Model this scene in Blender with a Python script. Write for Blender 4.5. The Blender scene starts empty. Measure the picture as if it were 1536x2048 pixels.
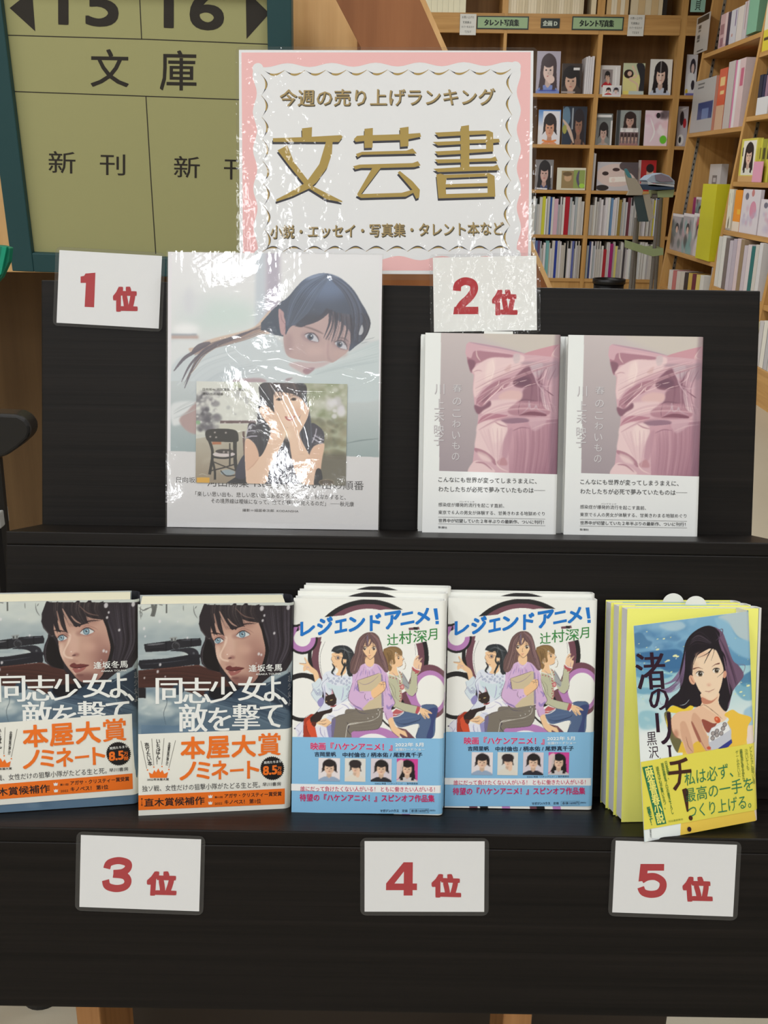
import bpy, bmesh, math, random
import numpy as np
from mathutils import Matrix, Vector
random.seed(4)
SC = bpy.context.scene
COL = SC.collection

# ------------------------------------------------------------------ camera
F = 2000.0                                   # focal length in pixels of a 1536 x 2048 frame
def rot3(p, y, r):
    cp, sp = math.cos(p), math.sin(p); cy, sy = math.cos(y), math.sin(y); cr, sr = math.cos(r), math.sin(r)
    right = np.array([cy, sy, 0.]); fwd = np.array([-sy*cp, cy*cp, -sp]); down = np.cross(fwd, right)
    return np.array([cr*right - sr*down, cr*down + sr*right, fwd])
RW = rot3(math.radians(18.778), math.radians(0.962), 0.0155)    # room axes -> camera
CW = np.array([0., 0., 1.2])
cam_data = bpy.data.cameras.new('camera'); cam = bpy.data.objects.new('camera', cam_data); COL.objects.link(cam)
cam_data.sensor_fit = 'VERTICAL'; cam_data.sensor_height = 36.0; cam_data.lens = F/2048*36.0
cam_data.clip_start = .02; cam_data.clip_end = 60
m = np.eye(4); m[:3, 0] = RW[0]; m[:3, 1] = -RW[1]; m[:3, 2] = -RW[2]; m[:3, 3] = CW
cam.matrix_world = Matrix(m.tolist())
SC.camera = cam

# ------------------------------------------------------------------ world, exposure
SC.view_settings.view_transform = 'Standard'; SC.view_settings.look = 'None'
SC.view_settings.exposure = 0.0; SC.view_settings.gamma = 1.0; SC.view_settings.use_curve_mapping = False
w = bpy.data.worlds.new('world'); SC.world = w; w.use_nodes = True
w.node_tree.nodes['Background'].inputs[0].default_value = (.85, .9, 1, 1)
w.node_tree.nodes['Background'].inputs[1].default_value = .25
SC.cycles.max_bounces = 8; SC.cycles.transparent_max_bounces = 12
LAMP_W = 18.8                                # watts of each ceiling lamp, see ceiling_light()

# ------------------------------------------------------------------ rays
def ray(x, y): return RW.T @ np.array([(x-768)/F, (y-1024)/F, 1.])
def atY(x, y, Y): d = ray(x, y); return CW + d*(Y-CW[1])/d[1]
def atX(x, y, X): d = ray(x, y); return CW + d*(X-CW[0])/d[0]
def atZ(x, y, Z): d = ray(x, y); return CW + d*(Z-CW[2])/d[2]
# the display stand leans back: its own frame (x right, y into the board, z up the board)
PL = dict(p=.05424835, y=.00175086, r=.01546199); CL = np.array([-.0110381, -.98336956, .07056206])
RL = rot3(PL['p'], PL['y'], PL['r'])
S3 = RW.T @ RL
SM = np.eye(4); SM[:3, :3] = S3; SM[:3, 3] = CW - S3 @ CL
SM = Matrix(SM.tolist())
SW, SD, ZT, Z1, Z2 = .70, .094, .2383, -.2332, -.3831     # stand width, step depth, board top, step 2, bottom
def sray(x, y): return RL.T @ np.array([(x-768)/F, (y-1024)/F, 1.])
def sY(x, y, Y): d = sray(x, y); return CL + d*(Y-CL[1])/d[1]
def sZ(x, y, Z): d = sray(x, y); return CL + d*(Z-CL[2])/d[2]

# ------------------------------------------------------------------ materials
def lin(c):
    if isinstance(c, (tuple, list)): c = np.array(c, float)
    c = c/255.; return np.where(c <= .04045, c/12.92, ((c+.055)/1.055)**2.4)
KREF = 1.0
MATS = {}
def mat(name, col=(200, 200, 200), rough=.5, spec=.4, metal=0, alpha=1, k=1.0, coat=0, emit=0, trans=0):
    if name in MATS: return MATS[name]
    M = bpy.data.materials.new(name); M.use_nodes = True; MATS[name] = M
    b = M.node_tree.nodes['Principled BSDF']; c = np.minimum(lin(col)*k, .92)
    b.inputs['Base Color'].default_value = (*c, 1); b.inputs['Roughness'].default_value = rough
    b.inputs['Specular IOR Level'].default_value = spec; b.inputs['Metallic'].default_value = metal
    b.inputs['Coat Weight'].default_value = coat; b.inputs['Coat Roughness'].default_value = .08
    if emit: b.inputs['Emission Color'].default_value = (*lin(col), 1); b.inputs['Emission Strength'].default_value = emit
    if trans: b.inputs['Transmission Weight'].default_value = trans
    return M
def vcmat(name, rough=.42, spec=.35, coat=0):
    if name in MATS: return MATS[name]
    M = mat(name, (255, 255, 255), rough, spec, coat=coat)
    nt = M.node_tree; a = nt.nodes.new('ShaderNodeVertexColor'); a.layer_name = 'Col'
    nt.links.new(a.outputs[0], nt.nodes['Principled BSDF'].inputs['Base Color']); return M
def wood(name, c0, c1, axis='x', scale=1.0, rough=.45, bump=.05, spec=.3, fine=40):
    if name in MATS: return MATS[name]
    M = mat(name, c0, rough, spec); nt = M.node_tree; N = nt.nodes; L = nt.links; b = N['Principled BSDF']
    tc = N.new('ShaderNodeTexCoord'); mp = N.new('ShaderNodeMapping'); L.new(tc.outputs['Object'], mp.inputs[0])
    s = {'x': (1.2, fine, fine), 'y': (fine, 1.2, fine), 'z': (fine, fine, 1.2)}[axis]
    mp.inputs['Scale'].default_value = tuple(v*scale for v in s)
    n = N.new('ShaderNodeTexNoise'); n.inputs['Scale'].default_value = 1.0; n.inputs['Detail'].default_value = 8; n.inputs['Roughness'].default_value = .62
    L.new(mp.outputs[0], n.inputs['Vector'])
    r = N.new('ShaderNodeValToRGB'); r.color_ramp.elements[0].position = .32; r.color_ramp.elements[1].position = .68
    r.color_ramp.elements[0].color = (*lin(c0), 1); r.color_ramp.elements[1].color = (*lin(c1), 1)
    L.new(n.outputs[0], r.inputs[0]); L.new(r.outputs[0], b.inputs['Base Color'])
    bp = N.new('ShaderNodeBump'); bp.inputs['Strength'].default_value = bump; bp.inputs['Distance'].default_value = .002
    L.new(n.outputs[0], bp.inputs['Height']); L.new(bp.outputs[0], b.inputs['Normal']); return M
def film_mat(name, tint=(255, 255, 255), gloss=.10, rough=.03, haze=0.0, bump=0, bscale=60, ior=1.5):
    """clear plastic: see-through with a surface gloss"""
    if name in MATS: return MATS[name]
    M = bpy.data.materials.new(name); M.use_nodes = True; MATS[name] = M; nt = M.node_tree; N = nt.nodes; L = nt.links
    N.clear(); o = N.new('ShaderNodeOutputMaterial'); t = N.new('ShaderNodeBsdfTransparent'); g = N.new('ShaderNodeBsdfGlossy')
    t.inputs[0].default_value = (*lin(tint), 1); g.inputs['Roughness'].default_value = rough
    fr = N.new('ShaderNodeFresnel'); fr.inputs[0].default_value = ior
    ad = N.new('ShaderNodeMath'); ad.operation = 'ADD'; ad.inputs[1].default_value = gloss; L.new(fr.outputs[0], ad.inputs[0])
    gm = N.new('ShaderNodeNewGeometry'); iv = N.new('ShaderNodeMath'); iv.operation = 'SUBTRACT'; iv.inputs[0].default_value = 1; L.new(gm.outputs['Backfacing'], iv.inputs[1])
    ml = N.new('ShaderNodeMath'); ml.operation = 'MULTIPLY'; L.new(ad.outputs[0], ml.inputs[0]); L.new(iv.outputs[0], ml.inputs[1]); ad = ml
    mx = N.new('ShaderNodeMixShader'); L.new(ad.outputs[0], mx.inputs[0]); L.new(t.outputs[0], mx.inputs[1]); L.new(g.outputs[0], mx.inputs[2])
    last = mx.outputs[0]
    if haze:
        d = N.new('ShaderNodeBsdfDiffuse'); d.inputs[0].default_value = (.8, .8, .8, 1); m2 = N.new('ShaderNodeMixShader'); m2.inputs[0].default_value = haze; hz = N.new('ShaderNodeMath'); hz.operation = 'MULTIPLY'; hz.inputs[1].default_value = haze; L.new(iv.outputs[0], hz.inputs[0]); L.new(hz.outputs[0], m2.inputs[0])
        L.new(last, m2.inputs[1]); L.new(d.outputs[0], m2.inputs[2]); last = m2.outputs[0]
    if bump:
        n = N.new('ShaderNodeTexNoise'); n.inputs['Scale'].default_value = bscale; n.inputs['Detail'].default_value = 3
        tc = N.new('ShaderNodeTexCoord'); L.new(tc.outputs['Object'], n.inputs['Vector'])
        bp = N.new('ShaderNodeBump'); bp.inputs['Strength'].default_value = bump; bp.inputs['Distance'].default_value = .002
        L.new(n.outputs[0], bp.inputs['Height']); L.new(bp.outputs[0], g.inputs['Normal'])
    L.new(last, o.inputs[0]); return M
def stripes(name, c0, c1, axis=0, scale=1500, rough=.8):
    """page edges: fine lines of paper leaves"""
    if name in MATS: return MATS[name]
    M = mat(name, c0, rough, .1); nt = M.node_tree; N = nt.nodes; L = nt.links
    tc = N.new('ShaderNodeTexCoord'); wv = N.new('ShaderNodeTexWave'); wv.bands_direction = 'XYZ'[axis]
    wv.inputs['Scale'].default_value = scale; wv.inputs['Distortion'].default_value = 1.5; L.new(tc.outputs['Object'], wv.inputs['Vector'])
    mx = N.new('ShaderNodeMixRGB'); mx.inputs[1].default_value = (*lin(c0), 1); mx.inputs[2].default_value = (*lin(c1), 1)
    L.new(wv.outputs[0], mx.inputs[0]); L.new(mx.outputs[0], N['Principled BSDF'].inputs['Base Color']); return M

# ------------------------------------------------------------------ mesh helpers
def mesh_obj(name, V, Fc, mats, parent=None, mi=None, smooth=False):
    me = bpy.data.meshes.new(name); me.from_pydata([tuple(map(float, v)) for v in V], [], Fc); me.update()
    for mm in (mats if isinstance(mats, (list, tuple)) else [mats]): me.materials.append(mm)
    if mi is not None: me.polygons.foreach_set('material_index', mi)
    if smooth: me.polygons.foreach_set('use_smooth', [True]*len(me.polygons))
    o = bpy.data.objects.new(name, me); COL.objects.link(o)
    if parent: o.parent = parent
    return o
class MB:
    def __init__(s): s.V = []; s.F = []; s.M = []
    def box(s, a, b, m=0):
        x0, y0, z0 = a; x1, y1, z1 = b; n = len(s.V)
        s.V += [(x0,y0,z0),(x1,y0,z0),(x1,y1,z0),(x0,y1,z0),(x0,y0,z1),(x1,y0,z1),(x1,y1,z1),(x0,y1,z1)]
        s.F += [[n+i for i in f] for f in ((0,3,2,1),(4,5,6,7),(0,1,5,4),(1,2,6,5),(2,3,7,6),(3,0,4,7))]; s.M += [m]*6; return s
    def prism(s, pts, t, m=0):
        """closed outline pts (3D), extruded by vector t"""
        n = len(s.V); k = len(pts); t = np.array(t, float); P = [np.array(p, float) for p in pts]
        s.V += [tuple(p) for p in P] + [tuple(p+t) for p in P]
        s.F += [list(range(n, n+k))[::-1], list(range(n+k, n+2*k))] + [[n+i, n+(i+1)%k, n+k+(i+1)%k, n+k+i] for i in range(k)]; s.M += [m]*(k+2); return s
    def tube(s, a, b, r, seg=12, r2=None, m=0):
        a = Vector(a); b = Vector(b); d = (b-a).normalized(); u = d.orthogonal().normalized(); v = d.cross(u); n = len(s.V); r2 = r2 or r
        for c, q in ((a, r), (b, r2)):
            for i in range(seg):
                t = 2*math.pi*i/seg; s.V.append(tuple(c+(u*math.cos(t)+v*math.sin(t))*q))
        s.F += [list(range(n, n+seg))[::-1], list(range(n+seg, n+2*seg))]+[[n+i, n+(i+1)%seg, n+seg+(i+1)%seg, n+seg+i] for i in range(seg)]; s.M += [m]*(seg+2); return s
    def lathe(s, c, prof, seg=32, m=0):
        n = len(s.V)
        for r, z in prof:
            for i in range(seg): t = 2*math.pi*i/seg; s.V.append((c[0]+r*math.cos(t), c[1]+r*math.sin(t), c[2]+z))
        for j in range(len(prof)-1):
            for i in range(seg): s.F.append([n+j*seg+i, n+j*seg+(i+1)%seg, n+(j+1)*seg+(i+1)%seg, n+(j+1)*seg+i]); s.M.append(m)
        return s
    def build(s, name, mats, parent=None, bevel=0, smooth=False, seg=2):
        o = mesh_obj(name, s.V, s.F, mats, parent, s.M, smooth)
        if bevel:
            bm = bmesh.new(); bm.from_mesh(o.data); bmesh.ops.recalc_face_normals(bm, faces=bm.faces)
            bmesh.ops.bevel(bm, geom=list(bm.edges), offset=bevel, segments=seg, profile=.5, affect='EDGES', clamp_overlap=True)
            bm.to_mesh(o.data); bm.free()
        return o
def tag(o, label=None, cat=None, group=None, kind=None):
    for k, v in (('label', label), ('category', cat), ('group', group), ('kind', kind)):
        if v: o[k] = v
    return o
def empty(name, label, cat, group=None, mtx=None, loc=None, rotz=0):
    o = bpy.data.objects.new(name, None); COL.objects.link(o); o.empty_display_size = .02
    if mtx is not None: o.matrix_world = mtx
    elif loc is not None: o.matrix_world = Matrix.Translation(Vector([float(v) for v in loc])) @ Matrix.Rotation(rotz, 4, 'Z')
    return tag(o, label, cat, group)
def kids(o): return [c for c in COL.objects if c.parent == o]
def copy_tree(o, parent=None, skip=()):
    c = o.copy(); COL.objects.link(c); c.parent = parent
    for ch in kids(o):
        if ch.name.split('.')[0] not in skip: copy_tree(ch, c, skip)
    return c
def box(name, a, b, m, parent=None, bevel=0): return MB().box(a, b).build(name, m, parent, bevel)

# ------------------------------------------------------------------ homography and lettering
def homog(src, dst):
    A = []; B = []
    for (x, y), (u, v) in zip(src, dst):
        A.append([x, y, 1, 0, 0, 0, -u*x, -u*y]); B.append(u)
        A.append([0, 0, 0, x, y, 1, -v*x, -v*y]); B.append(v)
    h = np.linalg.solve(np.array(A, float), np.array(B, float)); return np.append(h, 1).reshape(3, 3)
def happly(H, P):
    P = np.asarray(P, float).reshape(-1, 2); q = np.c_[P, np.ones(len(P))] @ H.T; return q[:, :2]/q[:, 2:3]
_tc = {}
def glyphs(s, bold, vertical, res=2):
    key = (s, round(bold, 4), vertical)
    if key in _tc: return _tc[key]
    cu = bpy.data.curves.new('t', 'FONT'); cu.body = '\n'.join(s) if vertical else s; cu.size = 1; cu.resolution_u = 5 if s.isascii() and len(s) < 5 else res
    cu.offset = bold; cu.align_x = 'CENTER' if vertical else 'LEFT'; cu.space_line = .82
    ob = bpy.data.objects.new('t', cu); COL.objects.link(ob)
    dg = bpy.context.evaluated_depsgraph_get(); me = bpy.data.meshes.new_from_object(ob.evaluated_get(dg))
    n = len(me.vertices); v = np.empty(n*3, np.float32); me.vertices.foreach_get('co', v); v = v.reshape(-1, 3)[:, :2].astype(float)
    fs = [tuple(p.vertices) for p in me.polygons]
    COL.objects.unlink(ob); bpy.data.objects.remove(ob); bpy.data.curves.remove(cu); bpy.data.meshes.remove(me)
    lo, hi = v.min(0), v.max(0); v = (v-lo)/np.maximum(hi-lo, 1e-6); _tc[key] = (v, fs, (hi-lo)[0]/(hi-lo)[1]); return _tc[key]
class Ink:
    """flat printed shapes and lettering on a sheet; positions in picture coordinates of that sheet (quad = its four corners TL TR BR BL)"""
    def __init__(s, quad, w, h, view=(0, 0, 1), yoff=None):
        s.H = homog(quad, [(0, 0), (1, 0), (1, 1), (0, 1)]); s.w = w; s.h = h; s.v = view; s.V = []; s.F = []; s.M = []; s.mats = []; s.yoff = yoff; s.lift = .00012
    def _m(s, col):
        key = 'ink_%d_%d_%d' % tuple(col); M = mat(key, col, .45, .3)
        if M not in s.mats: s.mats.append(M)
        return s.mats.index(M)
    def loc(s, P, lift=None):
        P = np.asarray(P, float).reshape(-1, 2); x0, y0, k = s.v; P = P/k+np.array([x0, y0]); uv = happly(s.H, P)
        lift = s.lift if lift is None else lift
        return [(u*s.w, -lift+(s.yoff(u) if s.yoff else 0), (1-v)*s.h) for u, v in uv]
    def kk(s): return 1.0/s.v[2]
    def add(s, P, faces, col, lift=None):
        n = len(s.V); s.V += s.loc(P, lift); mi = s._m(col); s.F += [[n+i for i in f] for f in faces]; s.M += [mi]*len(faces)
    def text(s, t, p0, p1, h, col, bold=0., vertical=False, up=None, thin=0, lift=None, fat=0):
        """p0, p1: lower left and lower right of the ink; h: its height"""
        p0 = np.array(p0, float); p1 = np.array(p1, float)
        if bold > 0 and not fat:
            n = len(t) if vertical else 1; fat = max(.002, bold-.003)*(h/n); bold = 0; p0 = p0+np.array([fat, -fat]); p1 = p1-np.array([fat, fat]); h -= 2*fat
        bold = 0
        v, fs, _ = glyphs(t, bold, vertical)
        if up is None: up = np.array([0, -1.])
        up = np.array(up, float)*h
        sh = [(0, 0)]
        if thin: sh = [(-thin, 0), (0, 0), (thin, 0)]
        if fat: e = fat; sh = [(0, 0), (e, 0), (-e, 0), (0, e), (0, -e), (e*.9, e*.9), (-e*.9, e*.9), (e*.9, -e*.9), (-e*.9, -e*.9)]; sh = sh if fat*s.kk() > 1.2 else [sh[0]]+sh[5:]
        for i, (dx, dy) in enumerate(sh):
            P = p0+v[:, :1]*(p1-p0)+v[:, 1:]*up+np.array([dx, dy]); s.add(P, fs, col, (s.lift if lift is None else lift)+i*.00002)
    def ch(s, t, x0, y0, x1, y1, col, bold=0., thin=0, slant=0, lift=None, fat=0):
        """one character in the box x0..x1, y0(top)..y1(bottom)"""
        s.text(t, (x0, y1), (x1, y1+slant), y1-y0, col, bold, thin=thin, lift=lift, fat=fat)
    def poly(s, P, col, lift=None):
        P = np.asarray(P, float); tri = tessellate(P); s.add(P, tri, col, lift)
    def line(s, P, wd, col, lift=None):
        P = [np.array(p, float) for p in P]
        for a, b in zip(P[:-1], P[1:]):
            d = b-a; n = np.array([-d[1], d[0]])/max(np.hypot(*d), 1e-9)*wd/2; s.add([a+n, b+n, b-n, a-n], [[0, 1, 2, 3]], col, lift)
    def build(s, name, parent): return mesh_obj(name, s.V, s.F, s.mats, parent, s.M)
from mathutils.geometry import tessellate_polygon
def tessellate(P): return [tuple(t) for t in tessellate_polygon([[Vector((float(p[0]), float(p[1]), 0)) for p in P]])]

# ------------------------------------------------------------------ painter: flat print colours held on a fine grid of vertices
def spline(P, closed, n=5):
    P = np.asarray(P, float); k = len(P); out = []
    idx = range(k) if closed else range(k-1)
    for i in idx:
        p0 = P[(i-1) % k] if (closed or i > 0) else P[i]; p1 = P[i]; p2 = P[(i+1) % k]; p3 = P[(i+2) % k] if (closed or i+2 < k) else P[(i+1) % k]
        for j in range(n):
            t = j/n; out.append(.5*((2*p1)+(-p0+p2)*t+(2*p0-5*p1+4*p2-p3)*t*t+(-p0+3*p1-3*p2+p3)*t**3))
    if not closed: out.append(P[-1])
    return np.array(out)
def blur1(a, r):
    if r < 1: return a
    for ax in (0, 1):
        for _ in range(2):
            pad = [(0, 0), (0, 0)]; pad[ax] = (r+1, r); c = np.cumsum(np.pad(a, pad, mode='edge'), axis=ax)
            n = a.shape[ax]; hi = np.take(c, range(2*r+1, 2*r+1+n), axis=ax); lo = np.take(c, range(0, n), axis=ax); a = (hi-lo)/(2*r+1)
    return a
class Canvas:
    def __init__(s, quad, gw, gh, base, ss=2, view=(0, 0, 1), seed=1):
        s.gw, s.gh, s.ss = gw, gh, ss; s.W, s.Hh = gw*ss, gh*ss; s.H = homog(quad, [(0, 0), (s.W, 0), (s.W, s.Hh), (0, s.Hh)])
        s.a = np.empty((s.Hh, s.W, 3)); s.a[:] = np.array(base, float); s.v = view; s.clipm = None; s.rng = np.random.RandomState(seed)
    def P(s, pts):
        P = np.asarray(pts, float).reshape(-1, 2); x0, y0, k = s.v; return happly(s.H, P/k+np.array([x0, y0]))
    def k(s):                                            # canvas pixels for one view unit
        q = s.P([(500, 500), (510, 500)]); return np.hypot(*(q[1]-q[0]))/10
    def mask(s, Q, blur=0):
        pad = blur*3+2; x0 = int(max(0, Q[:, 0].min()-pad)); x1 = int(min(s.W, Q[:, 0].max()+pad+1)); y0 = int(max(0, Q[:, 1].min()-pad)); y1 = int(min(s.Hh, Q[:, 1].max()+pad+1))
        if x1 <= x0 or y1 <= y0: return None
        D = np.zeros((y1-y0, x1-x0+1)); A = Q; B = np.roll(Q, -1, 0)
        for (ax, ay), (bx, by) in zip(A, B):
            if ay == by: continue
            if ay > by: ax, ay, bx, by = bx, by, ax, ay
            r0 = max(y0, math.ceil(ay-.5)); r1 = min(y1-1, math.ceil(by-.5)-1)
            if r1 < r0: continue
            r = np.arange(r0, r1+1); xc = ax+(r+.5-ay)*(bx-ax)/(by-ay); ci = np.clip(np.ceil(xc-.5), x0, x1).astype(int)-x0
            np.add.at(D, (r-y0, ci), 1)
        m = (np.cumsum(D, 1)[:, :-1] % 2).astype(float)
        if blur: m = blur1(m, blur)
        return m, x0, y0, x1, y1
    def put(s, mk, col, a):
        if mk is None: return
        m, x0, y0, x1, y1 = mk; m = m*a
        if s.clipm is not None: m = m*s.clipm[y0:y1, x0:x1]
        R = s.a[y0:y1, x0:x1]; c = np.asarray(col, float); R += (c-R)*m[..., None]
    def poly(s, pts, col, a=1., b=0, sm=True):
        Q = s.P(pts); Q = spline(Q, True) if sm else Q; s.put(s.mask(Q, int(round(b*s.k()))), col, a)
    def clip(s, pts=None, sm=True, b=0):
        if pts is None: s.clipm = None; return
        Q = s.P(pts); Q = spline(Q, True) if sm else Q; r = s.mask(Q, int(round(b*s.k()))); s.clipm = np.zeros((s.Hh, s.W))
        if r: m, x0, y0, x1, y1 = r; s.clipm[y0:y1, x0:x1] = m
    def grad(s, pts, c0, c1, p0, p1, a=1., sm=False, b=0):
        Q = s.P(pts); Q = spline(Q, True) if sm else Q; r = s.mask(Q, int(round(b*s.k())))
        if r is None: return
        m, x0, y0, x1, y1 = r; A, B = s.P([p0, p1]); d = B-A; yy, xx = np.mgrid[y0:y1, x0:x1]
        t = np.clip(((xx-A[0])*d[0]+(yy-A[1])*d[1])/(d@d), 0, 1)[..., None]; s.put(r, np.array(c0, float)*(1-t)+np.array(c1, float)*t, a)
    def line(s, pts, wd, col, a=1., taper=1, b=0, sm=True):
        """wd width in view units; taper 0 even, 1 pointed at both ends, 2 pointed at the end"""
        Q = s.P(pts); Q = spline(Q, False, 6) if (sm and len(Q) > 2) else Q; n = len(Q); T = np.linspace(0, 1, n)
        if n == 2: Q = np.array([Q[0]+(Q[1]-Q[0])*t for t in np.linspace(0, 1, 7)]); T = np.linspace(0, 1, 7)
        d = np.gradient(Q, axis=0); N = np.c_[-d[:, 1], d[:, 0]]/np.maximum(np.hypot(d[:, 0], d[:, 1]), 1e-6)[:, None]
        pr = {0: np.ones_like(T), 1: np.sin(np.pi*np.clip(T, .03, .97))**.6, 2: (1-T*.95)}[taper]
        h = np.maximum(wd*s.k()/2*pr, .35)[:, None]; s.put(s.mask(np.r_[Q+N*h, (Q-N*h)[::-1]], int(round(b*s.k()))), col, a)
    def ell(s, cx, cy, rx, ry, col, a=1., rot=0, b=0):
        t = np.linspace(0, 2*np.pi, 33 if rx < 80 else 97)[:-1]; c, q = math.cos(rot), math.sin(rot); X = rx*np.cos(t); Y = ry*np.sin(t)
        s.poly(np.c_[cx+X*c-Y*q, cy+X*q+Y*c], col, a, b, sm=False)
    def soft(s, cx, cy, rx, ry, col, a=.5): s.ell(cx, cy, rx*.75, ry*.75, col, a, b=min(rx, ry)*.35)
    def rect(s, x0, y0, x1, y1, col, a=1., b=0): s.poly([(x0, y0), (x1, y0), (x1, y1), (x0, y1)], col, a, b, sm=False)
    def strands(s, A, B, n, cols, wd, a=.7, taper=1, jit=0.):
        A = np.asarray(A, float); B = np.asarray(B, float)
        for i in range(n):
            t = s.rng.rand(); P = A*(1-t)+B*t+s.rng.randn(len(A), 2)*jit; s.line(P, wd*(.4+s.rng.rand()), cols[s.rng.randint(len(cols))], a*(.5+.5*s.rng.rand()), taper)
    def blobs(s, n, x0, y0, x1, y1, r0, r1, cols, a=.5, flat=1., b=.3):
        for i in range(n):
            r = r0+(r1-r0)*s.rng.rand(); s.ell(x0+(x1-x0)*s.rng.rand(), y0+(y1-y0)*s.rng.rand(), r*(1+.6*s.rng.rand()), r*flat, cols[s.rng.randint(len(cols))], a*(.5+.5*s.rng.rand()), s.rng.randn()*.3, b*r)
    def mesh(s, name, w, h, parent=None, m=None, yoff=None, gain=1.0, flip=False):
        ss = s.ss; g = s.a.reshape(s.gh, ss, s.gw, ss, 3).mean((1, 3)); c = np.clip(lin(np.clip(g, 0, 255))*gain, 0, .9)
        # vertices at pixel centres, edges stretched to the rim
        u = (np.arange(s.gw)+.5)/s.gw; u[0] = 0; u[-1] = 1; v = (np.arange(s.gh)+.5)/s.gh; v[0] = 0; v[-1] = 1
        U, Vv = np.meshgrid(u, v); Y = np.zeros_like(U) if yoff is None else np.vectorize(yoff)(U)
        co = np.stack([U*w, Y, (1-Vv)*h], -1).reshape(-1, 3).astype(np.float32)
        i = np.arange(s.gw*s.gh).reshape(s.gh, s.gw); q = np.stack([i[1:, :-1], i[1:, 1:], i[:-1, 1:], i[:-1, :-1]], -1).reshape(-1, 4)
        me = bpy.data.meshes.new(name); nf = len(q); me.vertices.add(len(co)); me.vertices.foreach_set('co', co.ravel())
        me.loops.add(nf*4); me.loops.foreach_set('vertex_index', q.ravel().astype(np.int32)); me.polygons.add(nf); me.polygons.foreach_set('loop_start', np.arange(nf, dtype=np.int32)*4)
        me.update(calc_edges=True); at = me.color_attributes.new('Col', 'FLOAT_COLOR', 'POINT')
        at.data.foreach_set('color', np.c_[c.reshape(-1, 3), np.ones(len(co))].astype(np.float32).ravel()); me.materials.append(m or vcmat('printed_paper'))
        me.polygons.foreach_set('use_smooth', [True]*nf)
        o = bpy.data.objects.new(name, me); COL.objects.link(o); o.parent = parent; return o
# ================================================================== cover pictures
QB = [(277, 1211), (588, 1204), (582, 1612), (277, 1632)]          # sniper novel, whole cover
QC = [(588, 1199), (893, 1203), (885, 1634), (583, 1623)]          # three women novel
QE = [(1302, 1242), (1534, 1226), (1520, 1640), (1289, 1684)]      # seaside novel jacket
Q1 = [(332, 506), (762, 512), (755, 1060), (334, 1058)]            # photo book
QI = [(392, 766), (694, 774), (690, 975), (391, 969)]              # photo card on it
Q2 = [(850, 664), (1122, 672), (1112, 1067), (844, 1065)]          # satin cover novel
DK = (38, 33, 38)

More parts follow.
